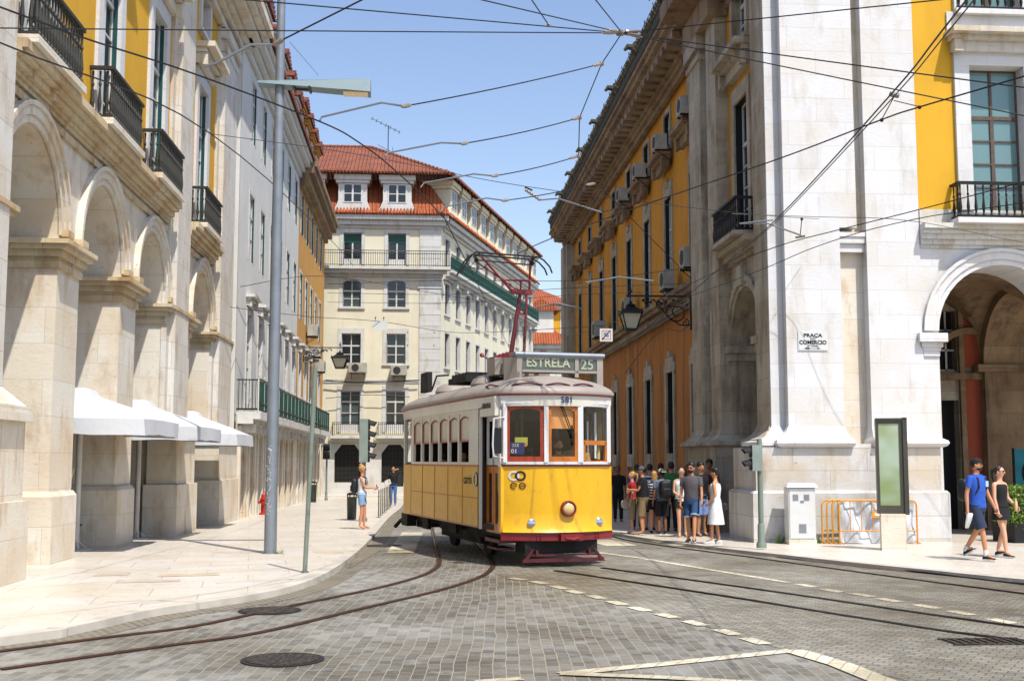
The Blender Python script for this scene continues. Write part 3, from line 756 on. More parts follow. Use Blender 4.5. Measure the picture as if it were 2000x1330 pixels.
    # mansard slopes
    def mans(TT, s0, s1, k0, k1, m, name):
        q = MB(TT); q.add([(s0,.6,17.1),(s1+k0,.6,17.1),(s1+k1,-.9,19.6),(s0,-.9,19.6)], [(0,1,2,3)])
        q.add([(s0,.6,17.1),(s1+k0,.6,17.1),(s1+k0,.62,17.16),(s0,.62,17.16)], [(0,1,2,3)])
        nn = int((s1+k0-s0)/.21)
        for i in range(nn): q.tube([(s0+.1+i*.21, .66, 17.15), (s0+.1+i*.21, .4, 17.5)], .075, 5)
        return q.build(name, M[m], t)
    mans(T, a, b, .55, -.85, 'tile_new', 'mansard')
    q = MB(); P = lambda s, d, z: W((s, d, z))
    q.add([(1.77+.0,73.4,17.1), P(Lw,.6,17.1), P(Lw,-.9,19.6), (.37,74.9,19.6)], [(0,1,2,3)])
    for i in range(140): q.tube([P(.7+i*.213, .66, 17.15), P(.7+i*.213, .42, 17.45)], .075, 5)
    q.build('mansard', M['tile_new'], t)
    # dormers
    def dormer(TT, c, d=.45, w=1.8, wall_m='stone_far'):
        q = MB(TT); q.box(c-w/2, c+w/2, -2.0, d, 17.25, 19.3); q.box(c-w/2-.15, c+w/2+.15, -2., d+.12, 19.1, 19.3).box(c-w/2-.25, c+w/2+.25, -2., d+.22, 19.3, 19.62)
        # curved base shoulders
        for e in (-1, 1): q.prism([(c+e*w/2, 17.25), (c+e*(w/2+.35), 17.25), (c+e*(w/2+.15), 17.6), (c+e*w/2, 18.0)], -.6, d)
        dm = q.build('dormer', M[wall_m], t)
        f = MB(TT); f.box(c-.6, c+.6, d, d+.03, 17.85, 19.05); f.build('dormer_frame', M['white_paint'], dm)
        f = MB(TT)
        for e in (-1, 1):
            for z0, z1 in ((17.92, 18.4), (18.47, 18.98)): f.box(c+e*.29-.23, c+e*.29+.23, d+.03, d+.04, z0, z1)
        f.build('pane', M['glass'], dm)
    for c in (-7.15, -4.35, -1.55): dormer(T, c)
    for s in ww[0:11]: dormer(W, s-.2 if s > 2 else s, .45, 1.6, 'cream')
    # upper roof: hipped
    e = 19.64
    A0 = (-9.6, 73.08, e); B0 = (1.98, 73.05, e); Cc = P(Lw, .92, e); Dd = P(Lw, -10.5, e)
    R0 = (-9.6, 79.5, 23.0); R1 = (-3.5, 79.5, 23.0); R2 = P(Lw-3, -6.2, 22.4)
    q = MB(); q.add([A0, B0, R1, R0], [(0,1,2,3)]); q.add([B0, Cc, R2, R1], [(0,1,2,3)]); q.add([Cc, Dd, R2], [(0,1,2)]); q.add([R0, R1, R2, Dd, (-9.6,88,e)], [(0,1,2,3,4)])
    q.add([A0, B0, (1.98,73.05,e+.14), (-9.6,73.08,e+.14)], [(0,1,2,3)]); q.add([B0, Cc, Cc[:2]+(e+.14,), (1.98,73.05,e+.14)], [(0,1,2,3)])
    for i in range(53): q.tube([(-9.5+i*.213,72.98,e+.05), (-9.5+i*.213,73.5,e+.38)], .08, 5)
    for i in range(140):
        p0 = W((.4+i*.215, .55, e+.05)); p1 = W((.2+i*.215, .1, e+.3)); q.tube([p0, p1], .08, 5)
    def ridge(p0, p1, r=.13):
        v = Vector(p1)-Vector(p0); nn = int(v.length/.4)
        for i in range(nn): q.tube([Vector(p0)+v*(i/nn), Vector(p0)+v*((i+1.1)/nn)], [r*1.1, r*.85], 6)
    ridge(R0, R1); ridge(B0, R1); ridge(R1, R2)
    q.build('roof', M['tile'], t)
    # antenna belongs to the roof top
    x, y, z = -2.3, 78.2, 21.9
    an = thing('tv_antenna', 'thin television aerial on the ridge of the red roof', 'antenna', (x, y, z-.6))
    m = MB(); m.tube([(x,y,z-.6),(x,y,z+2.3)], .03, 6); m.build('mast', M['iron'], an)
    m = MB(); m.tube([(x-1.1,y,z+2.75),(x+.75,y,z+1.85)], .022, 5)
    for k in range(7): f = k/6; cx, cz = x-1.1+1.85*f, z+2.75-.9*f; m.tube([(cx,y-.3,cz),(cx,y+.3,cz)], .012, 4).tube([(cx-.06,y,cz-.12),(cx+.06,y,cz+.12)], .012, 4)
    m.tube([(x-.7,y,z+.95),(x+.3,y,z+.45)], .02, 5); m.tube([(x+.3,y,z+.3),(x+.3,y,z+.8)], .015, 5)
    m.build('aerial_boom', M['iron'], an)
    return T
TC = cream()
acunit('rusty window air conditioner left on the cream corner building', TC, -3.9, 7.1, 1.1, .6, .7, group=None)
acunit('white air conditioner under the right window of the cream corner building', TC, -1.35, 6.95, 1.0, .62, .5, group=None)

# ================================================================ FAR HOUSES
def far_houses():
    t = thing('far_white_house', 'small white far house with curved orange tiled roof between tram pantograph and yellow palace', 'house', (12, 112, -.5))
    q = MB(); q.box(5, 13.1, 108, 122, -1, 11.6); q.build('wall', M['white_wall'], t)
    q = MB(); q.box(4.8, 13.5, 107.6, 122, 11.5, 11.9).box(4.6, 13.8, 107.3, 122, 11.9, 12.3); q.build('cornice', M['stone_far'], t)
    q = MB(); q.add([(4.4,107.1,12.3),(14.0,107.1,12.3),(14,122,12.3),(4.4,122,12.3),(5.5,110,15.4),(10.6,110,15.4),(10.6,120,15.4),(5.5,120,15.4)], [(0,1,5,4),(1,2,6,5),(3,0,4,7),(4,5,6,7)]); q.build('roof', M['tile_new'], t)
    q = MB(); q.box(9.9, 12.3, 108.2, 112, 12.3, 15.6); d = q.build('dormer', M['white_wall'], t)
    q = MB(); q.add([(9.3,107.8,15.5),(12.9,107.8,15.5),(12.9,112,15.5),(9.3,112,15.5),(11.1,107.8,16.6),(11.1,112,16.9)], [(0,1,4),(1,2,5,4),(0,4,5,3)]); q.build('dormer_roof', M['tile_new'], d)
    q = MB(); q.box(8.6, 10.6, 107.7, 108, 8.0, 10.2); q.build('window_bay', M['cream'], t)
    for x in (6.5, 9.6, 12.0): window(t, frame((0,108,0),(1,0),(0,-1)), x, 8.4, 10.4, 1.0, .05, .12, .04)
    t = thing('far_yellow_house', 'tall yellow far house with orange tiled roof behind the small white house', 'house', (14, 122, -.5))
    q = MB(); q.box(9.0, 15.6, 120.5, 133, -1, 17.4); q.build('wall', M['yellow'], t)
    q = MB(); q.box(8.6, 16, 120.1, 133, 17.2, 17.6); q.build('cornice', M['stone_far'], t)
    q = MB(); q.add([(8.2,119.7,17.6),(16.3,119.7,17.6),(16.3,133,17.6),(8.2,133,17.6),(7.4,126,20.6),(11.5,126,20.6)], [(0,1,5,4),(1,2,5),(0,4,3),(2,3,4,5)]); q.build('roof', M['tile_new'], t)
    for x in (13.0, 15.0):
        for z in (8, 12, 15): window(t, frame((0,120.5,0),(1,0),(0,-1)), x, z-.2, z+1.9, 1.0, .05, .12, .04, frame_m='white_paint')
    q = MB(); q.box(11.4, 12.6, 120.2, 120.5, 14.6, 16.9); q.build('shutter', M['red_panel'], t)
    t = thing('far_grey_house', 'pale grey far house with balconies just left of the yellow palace corner', 'house', (18, 136, -.5))
    q = MB(); q.box(14, 24, 138, 150, -1, 18.6); q.build('wall', M['white_wall'], t)
    q = MB(); q.add([(13.6,137.6,18.6),(24,137.6,18.6),(24,150,18.6),(13.6,150,18.6),(18,144,20.4)], [(0,1,4),(1,2,4),(2,3,4),(3,0,4)]); q.build('roof', M['tile'], t)
far_houses()
# ================================================================ RIGHT YELLOW PALACE
TS = frame((7.874, 0, 0), (.0087, 1), (-1, .0087))   # s = world y, d towards the street
TF = frame((0, 26, 0), (1, 0), (0, -1))              # s = world x, d towards the camera
def palace():
    t = thing('corner_palace', 'large yellow palace with white limestone corner pilasters and arcade on the right of the street', 'building', (12, 34, -.1))
    lo = -.9; YE = 66.5
    # ---- front: corner stonework
    q = MB(TF)
    q.box(8.27, 9.57, -1.0, 0, 2.3, 17.5); q.box(9.57, 9.98, -1.0, 0, 7.05, 17.5); q.box(10.2, 11.46, -1.0, 0, 2.3, 17.5)
    
    q.box(7.95, 8.4, -1.3, -.24, 2.3, 17.5)
    q.box(9.57, 10.2, -.3, -.03, 6.85, 6.95).box(9.57, 10.2, -.3, -.06, 6.7, 6.85).box(9.57, 10.2, -.3, -.12, 6.5, 6.7)
    q.build('corner_pilasters', M['stone_white'], t)
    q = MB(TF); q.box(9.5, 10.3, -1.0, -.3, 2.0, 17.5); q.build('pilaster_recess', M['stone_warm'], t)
    q = MB(TF)
    q.box(7.42, 11.66, -1.6, .26, lo, 2.02).box(7.32, 11.8, -1.7, .36, lo, 1.0); q.taper(7.32, 11.8, -1.7, .36, 1.0, 1.06, .05)
    q.build('corner_plinth', M['stone_plinth'], t)
    def cap(a, b, f):                                   # torus and sweep moulding
        prof = [(.28, 2.02), (.36, 2.05), (.40, 2.11), (.38, 2.17), (.32, 2.2), (.2, 2.26), (.08, 2.36), (.0, 2.5)]
        return q.loft([[(a-p*f[0], p, z), (b+p*f[1], p, z), (b+p*f[1], -1, z), (a-p*f[0], -1, z)] for p, z in prof])
    q = MB(TF); cap(8.27, 9.57, (1, .25)); cap(10.2, 11.46, (.25, .9)); q.box(7.9, 11.7, -1, .22, 2.02, 2.1)
    q.loft([[(7.95-p, -.24+p, z), (8.4, -.24+p, z), (8.4, -1.3, z), (7.95-p, -1.3, z)] for p, z in [(.3,2.02),(.42,2.06),(.42,2.14),(.3,2.2),(.12,2.3),(0,2.5)]])
    q.build('plinth_moulding', M['stone_white'], t)
    # ---- front: arcade bays
    zs, r = 4.68, 1.55; cs = [13.4, 17.9]
    q = MB(TF)
    q.box(11.44, 11.85, -1.2, -.04, lo, 7.2).box(14.95, 16.35, -1.2, -.04, lo, 7.2).box(19.45, 21.5, -1.2, -.04, lo, 7.2)
    for c in cs: arch_fill(q, c, r, zs, 7.2, -.04, 1.16)
    q.box(11.44, 21.5, -1.2, -.05, 7.2, 7.3)
    q.build('arcade_wall', M['stone_white'], t)
    for c in cs:
        q = MB(TF); archivolt(q, c, r, r+.13, zs, -.06, .0); archivolt(q, c, r+.13, r+.3, zs, -.06, .04); archivolt(q, c, r+.3, r+.38, zs, -.06, .08); q.build('archivolt', M['stone_white'], t)
        for e in (-1, 1):
            q = MB(TF); x0, x1 = sorted((c+e*(r+.38), c+e*r))
            q.box(x0, x1+.0, -1.25, .0, 4.1, 4.22).box(x0-.06, x1+.06, -1.25, .05, 4.3, 4.42).box(x0-.02, x1+.02, -1.25, .02, 4.22, 4.3).box(x0-.14, x1+.14, -1.3, .14, 4.42, 4.62)
            q.build('impost', M['stone_white'], t)
    q = MB(TF); q.box(14.9, 16.4, -1.25, .06, lo, 1.0); q.build('plinth', M['stone_white'], t)
    q = MB(TF); moulding(q, 11.47, 21.5, [(6.6,6.68,.0),(6.68,6.8,.05),(6.8,6.92,.12),(6.92,7.02,.2),(7.02,7.14,.3)]); q.box(11.47, 21.5, -.05, .03, 7.14, 7.5); q.build('front_cornice', M['stone_cornice'], t)
    # ---- front: yellow wall, window, balcony
    ops = [(12.78,14.1,7.5,10.95),(17.2,18.5,7.5,10.95),(12.78,14.1,12.3,14.6),(17.2,18.5,12.3,14.6)]
    q = MB(TF); wall(q, 11.46, 21.5, 7.2, 17.5, ops, -.03, .4); q.build('front_plaster', M['yellow'], t)
    q = MB(TF); q.box(12.3, 21.5, -.04, .02, 11.72, 12.25); q.build('front_band', M['stone_white'], t)
    for c in (13.44, 17.85):
        window(t, TF, c, 7.5, 10.95, 1.32, .28, .36, .09, 'wood_dark', 'glass_teal', 4, surr_m='stone_white', trans=.66, sill=False, d0=-.03, head=.34)
        hood(t, TF, c, 11.75, 2.4, .5, 'stone_cornice', .26)
        window(t, TF, c, 12.3, 14.6, 1.32, .28, .3, .09, 'wood_dark', 'glass_teal', 3, surr_m='stone_white', sill=False, d0=-.03)
        balustrade(t, TF, c-1.2, c+1.25, 7.24, 8.08, .42, .19, 'stone_white', 'iron')
        balustrade(t, TF, c-.9, c+.9, 12.3, 13.0, .1, .19, 'stone_white', 'iron')
    # ---- arcade gallery seen through the arch
    q = MB(TF); ops = [(13.9,14.6,-.3,3.35),(13.95,14.6,4.15,5.8)]
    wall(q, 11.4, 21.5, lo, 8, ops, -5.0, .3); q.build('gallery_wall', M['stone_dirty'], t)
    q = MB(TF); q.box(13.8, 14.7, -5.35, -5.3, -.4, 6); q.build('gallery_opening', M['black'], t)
    q = MB(TF)
    for zz in (4.15, 4.7, 5.25): q.box(13.95, 14.6, -5.2, -5.17, zz, zz+.05)
    for xx in (14.1, 14.35): q.box(xx, xx+.05, -5.2, -5.17, 4.15, 5.8)
    q.build('gallery_window', M['white_paint'], t)
    q = MB(TF)
    q.box(14.78,15.2,-5,-4.96,-.3,3.9).box(14.78,15.2,-5,-4.96,4.25,5.6).box(16.35,17.6,-5,-4.96,-.3,3.9).box(16.35,17.6,-5,-4.96,4.25,5.7); q.build('red_panels', M['red_panel'], t)
    q = MB(TF)
    q.box(15.22, 16.3, -5, -4.7, lo, 4.1); q.box(15.0, 16.5, -5, -4.6, 4.1, 4.3); q.box(13.8, 17.6, -5, -4.85, 3.9, 4.08); q.box(14.62,14.76,-5,-4.88,lo,6.2)
    q.box(15.1, 16.4, -5, -4.6, lo, .9)
    n = 16
    for (c0, c1) in ((15.2, 16.35), (19.6, 20.6)):       # transverse ribs
        rg = []
        for k in range(n+1):
            a = math.pi*k/n; d0 = -3.1+1.9*math.cos(a); z0 = 4.25+2.1*math.sin(a); d1 = -3.1+1.6*math.cos(a); z1 = 4.25+1.8*math.sin(a)
            rg.append([(c0,d0,z0),(c1,d0,z0),(c1,d1,z1),(c0,d1,z1)])
        q.loft(rg)
    # cross vault
    for (a0, a1) in ((11.6, 15.3), (16.3, 19.7)):
        c = (a0+a1)/2; rr = (a1-a0)/2
        G = []
        for i in range(17):
            row = []
            for j in range(17):
                x = a0+(a1-a0)*i/16; d = -5.0+3.8*j/16
                h1 = math.sqrt(max(0, 1-((x-c)/rr)**2)); h2 = math.sqrt(max(0, 1-((d+3.1)/1.9)**2))
                row.append((x, d, 4.3+1.95*max(h1, h2)))
            G.append(row)
        for i in range(16):
            for j in range(16): q.quad(G[i][j], G[i+1][j], G[i+1][j+1], G[i][j+1])
    # rib arch against the back wall
    archivolt(q, 14.9, .95, 1.12, 4.2, -5, -4.8); archivolt(q, 17.2, .95, 1.12, 4.2, -5, -4.8)
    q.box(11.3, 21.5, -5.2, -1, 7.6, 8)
    q.build('gallery_vault', M['stone_brown'], t)  # vault in the darker brown stone
    # ---- street side: corner bay
    q = MB(TS); c = 28.8; rs = 1.32
    q.box(26.3, 27.32, -.9, .17, 2.3, 14.6)
    q.box(27.3, c-rs, -1.3, 0, lo, 7.0).box(c+rs, 30.25, -1.3, 0, lo, 7.0); arch_fill(q, c, rs, 4.75, 7.0, 0, 1.3)
    q.box(27.3, 30.25, -1.3, -.03, 7.0, 7.4)
    q.box(30.2, 31.25, -1.3, .32, 2.3, 13.8).box(31.6, 33.0, -1.3, .42, 2.3, 13.8).box(31.2, 31.7, -1, .12, 2.3, 13.8)
    q.box(26.6, 27.42, -.9, .5, lo, 2.1).box(26.5, 27.5, -.9, .6, lo, 1.0)
    q.box(30.0, 33.6, -1.3, .55, lo, 2.1).box(29.95, 33.7, -1.3, .65, lo, 1.0)
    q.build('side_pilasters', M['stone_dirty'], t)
    for a, b, k in ((26.3, 27.32, .17), (30.2, 31.25, .32), (31.6, 33.0, .42)):
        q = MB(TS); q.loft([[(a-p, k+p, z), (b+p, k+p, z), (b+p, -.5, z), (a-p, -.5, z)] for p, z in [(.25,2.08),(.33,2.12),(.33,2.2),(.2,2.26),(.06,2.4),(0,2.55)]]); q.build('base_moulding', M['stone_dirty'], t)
    for a, b, k in ((30.2, 31.25, .32), (31.6, 33.0, .42)):
        q = MB(TS); q.box(a-.06, b+.06, -.5, k+.06, 12.9, 13.05).box(a-.12, b+.12, -.5, k+.12, 13.2, 13.6)
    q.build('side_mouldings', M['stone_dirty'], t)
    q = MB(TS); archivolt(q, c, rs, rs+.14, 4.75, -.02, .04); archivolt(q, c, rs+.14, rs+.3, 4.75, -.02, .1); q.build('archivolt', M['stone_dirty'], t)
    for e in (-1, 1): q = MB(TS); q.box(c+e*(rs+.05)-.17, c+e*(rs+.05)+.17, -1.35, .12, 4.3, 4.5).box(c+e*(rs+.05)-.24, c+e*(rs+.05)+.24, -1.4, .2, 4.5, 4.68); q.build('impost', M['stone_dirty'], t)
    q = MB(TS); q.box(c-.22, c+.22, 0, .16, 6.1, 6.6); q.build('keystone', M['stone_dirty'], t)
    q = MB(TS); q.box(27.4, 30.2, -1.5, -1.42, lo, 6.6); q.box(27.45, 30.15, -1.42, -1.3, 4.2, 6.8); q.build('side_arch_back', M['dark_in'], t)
    ops = [(28.15,29.4,7.5,10.9),(28.15,29.4,12.4,14.0)]
    q = MB(TS); wall(q, 27.3, 30.25, 7.3, 14.4, ops, -.02, .4); q.build('side_plaster', M['ochre_side'], t)
    q = MB(TS); moulding(q, 27.33, 30.19, [(6.75,6.85,.1),(6.85,7.0,.22),(7.0,7.15,.38)]); q.build('side_cornice', M['stone_dirty'], t)
    window(t, TS, 28.78, 7.5, 10.9, 1.25, .2, .25, .06, 'white_paint', 'glass', 4, surr_m='stone_dirty', sill=False, head=.4, rev_m='black')
    hood(t, TS, 28.78, 12.1, 2.5, .5, 'stone_dirty')
    window(t, TS, 28.78, 12.4, 14.0, 1.2, .2, .2, .06, 'white_paint', 'glass', 2, surr_m='stone_dirty')
    balustrade(t, TS, 27.75, 30.0, 7.3, 8.15, .5, .16, 'stone_dirty', 'iron')
    # ---- street side: long ochre facade
    Y0 = 33.0; win = [34.9+3.93*i for i in range(8)]; w = 1.15
    ops = []
    for s in win: ops += [(s-.55, s+.55, 1.95, 4.65), (s-w/2, s+w/2, 7.35, 10.6), (s-.52, s+.52, 12.25, 13.5)]
    lower = [o for o in ops if o[3] < 6]; upper = [o for o in ops if o[3] > 6]
    q = MB(TS); wall(q, Y0, YE, lo, 6.7, lower, -.15, .35); q.box(Y0, YE, -14, -1.2, lo, 14.2); q.build('lower_plaster', M['orange'], t)
    q = MB(TS); wall(q, Y0, YE, 6.7, 14.3, upper, -.15, .35); q.build('upper_plaster', M['ochre_side'], t)
    q = MB(TS); q.box(Y0, YE, -.15, .02, lo, .9); q.build('base_course', M['stone_dirty'], t)
    for s in win:
        window(t, TS, s, 1.95, 4.65, 1.1, .25, .0, .05, 'iron', 'black', 3, surr_m='stone_dirty', d0=-.15, sill=False)
        q = MB(TS); a, b, d = s-.55, s+.55, -.15
        q.box(a-.22, a, d, d+.07, 1.6, 4.65).box(b, b+.22, d, d+.07, 1.6, 4.65).box(a-.3, b+.3, d, d+.07, 4.65, 4.95).box(a-.1, b+.1, d, d+.07, 4.95, 5.15).box(s-.16, s+.16, d, d+.09, 5.15, 5.36)
        q.box(a, b, d, d+.1, 1.45, 1.95).box(a-.22, a-.02, d, d+.07, 1.2, 1.6).box(b+.02, b+.22, d, d+.07, 1.2, 1.6)
        q.box(a, a+.012, d-.22, d, 1.95, 4.65, 1).box(b-.012, b, d-.22, d, 1.95, 4.65, 1).box(a, b, d-.22, d, 4.63, 4.649, 1)  # black lining covers the plaster reveals
        q.build('window_surround', [M['stone_dirty'], M['black']], t)
        window(t, TS, s, 7.35, 10.6, w, .16, .15, .05, 'white_paint', 'glass', 4, surr_m='stone_dirty', d0=-.15, sill=False, head=.5, rev_m='black')
        q = MB(TS); q.ball((s, -.08, 11.05), (.2, .1, .16), 8, 5); q.build('keystone_carving', M['stone_dirty'], t)
        hood(t, TS, s, 12.0, 2.0, .42, 'stone_brown')
        window(t, TS, s, 12.25, 13.5, 1.04, .16, .14, .05, 'white_paint', 'glass', 2, surr_m='stone_dirty', d0=-.15, sill=True, rev_m='black')
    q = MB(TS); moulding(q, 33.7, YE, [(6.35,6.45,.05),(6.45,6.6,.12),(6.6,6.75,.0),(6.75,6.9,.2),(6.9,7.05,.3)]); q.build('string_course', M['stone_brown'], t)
    q = MB(TS); q.box(YE-1.6, YE, -1, .3, lo, 13.8).box(YE-1.0, YE+.3, -1, .42, lo, 13.8); q.box(YE-1.9, YE+.1, -1, .55, 2.0, 2.4); q.build('end_pilaster', M['stone_dirty'], t)
    # ---- great cornice
    q = MB(TS); prof = [(13.75,13.95,.1),(13.95,14.1,.2),(14.1,14.3,.3),(14.3,14.45,.5),(14.45,14.65,.75),(14.65,14.85,.9),(14.85,15.0,1.0)]
    moulding(q, 26.0, YE+.4, prof, ends=(0,1))
    q.box(30.0, 33.2, 0, .55, 13.6, 14.3).box(30.0, 33.2, 0, 1.2, 14.5, 15.02)
    s = 33.4
    while s < YE: q.box(s, s+.42, .3, .8, 14.22, 14.42); s += .75
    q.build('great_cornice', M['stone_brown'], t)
    q = MB(TS); q.add([(26,1.0,15.0),(YE+.4,1.0,15.0),(YE+.4,-.9,15.95),(26,-.9,15.95)], [(0,1,2,3)]); q.box(26, YE+.4, .7, 1.04, 15.0, 15.42)
    s = 26.2
    while s < YE+.3: q.tube([(s,1.12,15.36+R.uniform(-.03,.05)),(s,.9,15.55),(s,.1,15.95)], [.13,.1,.09], 5); s += .3
    q.build('eaves_tiles', M['roof_grey'], t)
    # gargoyle-like finials along the eaves
    for i in range(8):
        s = 33.6+i*4.4
        q = MB(TS); q.box(s-.18, s+.18, .55, 1.0, 15.1, 15.45); q.ball((s, .95, 15.6), (.17, .24, .2), 8, 6); q.tube([(s,1.0,15.5),(s,1.35,15.55),(s,1.45,15.42)], [.13,.1,.05], 7); q.tube([(s-.25,.8,15.3),(s-.3,1.0,15.5)], .07, 5); q.tube([(s+.25,.8,15.3),(s+.3,1.0,15.5)], .07, 5)
        q.build('eaves_finial', M['roof_grey'], t)
    q = MB(TS); q.tube([(28,1.05,15.75),(YE,1.05,15.75)], .012, 4)
    s = 29.
    while s < YE: q.tube([(s,1.0,15.1),(s,1.05,15.9)], .014, 4); s += 1.5
    q.build('bird_wire', M['iron'], t)
    # attic storey above the eaves, back from the street, closes the block
    q = MB(TF); q.box(7.5, 21.5, -1.2, -.9, 14.0, 18.0); q.build('attic_wall', M['stone_white'], t)
M['roof_grey'] = plain('lichened_roof_tile', '57503F', .9, var=.55, vs=6)
palace()
acs = [('air conditioner beside the topmost near window of the ochre street facade', 35.55, 12.3, .7),
       ('second air conditioner along the top windows of the ochre street facade', 39.5, 12.3, .65),
       ('third air conditioner along the top windows of the ochre street facade', 43.4, 12.3, .65),
       ('fourth air conditioner along the top windows of the ochre street facade', 47.35, 12.3, .6)]
for l, s, z, p in acs: acunit(l, TS, s-1.45 if s > 36 else 33.95, z-.3, .62, .52, p*.6, group='air conditioners by the top windows')
acunit('beige air conditioner on the string course behind the ornate lantern bracket', TS, 34.1, 7.4, .7, .6, .36)
acunit('air conditioner behind the scrolled iron of the lantern bracket', TS, 37.2, 7.2, .8, .6, .36)
acunit('pale air conditioner beside the square white sign with a diagonal bar', TS, 44.9, 7.25, .8, .7, .36)
acunit('low air conditioner on the string course above the tram sign', TS, 52.2, 7.2, 1.0, .7, .5)

# ================================================================ STREET SIGNS, LANTERNS
def textmesh(body, size, T, s, d, z, mat, parent, name='lettering', ext=.004, align='CENTER', sx=1., bold=0.):
    cu = bpy.data.curves.new('t', 'FONT'); cu.body = body; cu.size = size; cu.align_x = align; cu.align_y = 'CENTER'; cu.extrude = ext; cu.offset = bold; cu.resolution_u = 3
    ob = bpy.data.objects.new('t', cu); C.objects.link(ob)
    bpy.context.view_layer.update()
    me = bpy.data.meshes.new_from_object(ob.evaluated_get(bpy.context.evaluated_depsgraph_get()))
    bpy.data.objects.remove(ob)
    for v in me.vertices: v.co = T((s+v.co.x*sx, d+v.co.z, z+v.co.y))
    me.name = name; me.materials.clear(); me.materials.append(mat)
    o = bpy.data.objects.new(name, me); C.objects.link(o)
    if parent: o.parent = parent; o.matrix_parent_inverse = parent.matrix_basis.inverted()
    return o
M['letter_black'] = plain('black_enamel', '16161A', .4)
M['enamel'] = plain('white_enamel', 'DADAD5', .3, var=.06)
def plaque():
    X = 8.87; Z = 4.42; t = thing('street_name_plaque', 'white enamel plaque reading PRACA DO COMERCIO on the limestone corner', 'street sign', (X, 25.98, Z))
    m = MB(TF); m.box(X-.34, X+.34, .0, .02, Z-.22, Z+.22); m.box(X-.32, X+.32, .02, .024, Z-.2, Z+.2); m.build('plate', M['enamel'], t)
    L = M['letter_black']
    textmesh('PRAÇA', .11, TF, X, .026, Z+.125, L, t, sx=1.25, bold=.003)
    textmesh('DO', .06, TF, X, .026, Z+.05, L, t, sx=1.3)
    textmesh('COMERCIO', .125, TF, X, .026, Z-.035, L, t, sx=.98, bold=.004)
    textmesh('(ST MAIRES)', .045, TF, X, .026, Z-.115, L, t, sx=1.1)
    m = MB(TF); m.box(X-.17, X+.12, .024, .028, Z-.172, Z-.164); m.prism([(X+.1,Z-.185),(X+.18,Z-.168),(X+.1,Z-.15)], .024, .028)
    m.prism([(X-.2,Z-.185),(X-.08,Z-.185),(X-.08,Z-.152),(X-.2,Z-.152),(X-.17,Z-.168)], .024, .027); m.build('arrow', L, t)
    m = MB(TF)
    for sx_ in (-.29, .29):
        for z in (Z+.12, Z-.165):
            for k in range(3):
                a = math.pi*k/3; m.box(sx_-.004, sx_+.004, .024, .028, z-.02, z+.02) if k == 0 else m.prism([(sx_+.02*math.cos(a)-.004,z+.02*math.sin(a)),(sx_+.02*math.cos(a)+.004,z+.02*math.sin(a)),(sx_-.02*math.cos(a)+.004,z-.02*math.sin(a)),(sx_-.02*math.cos(a)-.004,z-.02*math.sin(a))], .024, .028)
    m.build('stars', L, t)
plaque()
M['lamp_glass'] = plain('frosted_lantern_glass', 'B9B59C', .25, spec=.6)
def scroll(mb, c, r0, turns, d, rt=.018, start=0, sgn=1, n=26):
    pts = [(c[0]+r0*(1-.8*i/n)*math.cos(start+sgn*turns*2*math.pi*i/n), d, c[1]+r0*(1-.8*i/n)*math.sin(start+sgn*turns*2*math.pi*i/n)) for i in range(n+1)]
    mb.tube(pts, rt, 5)
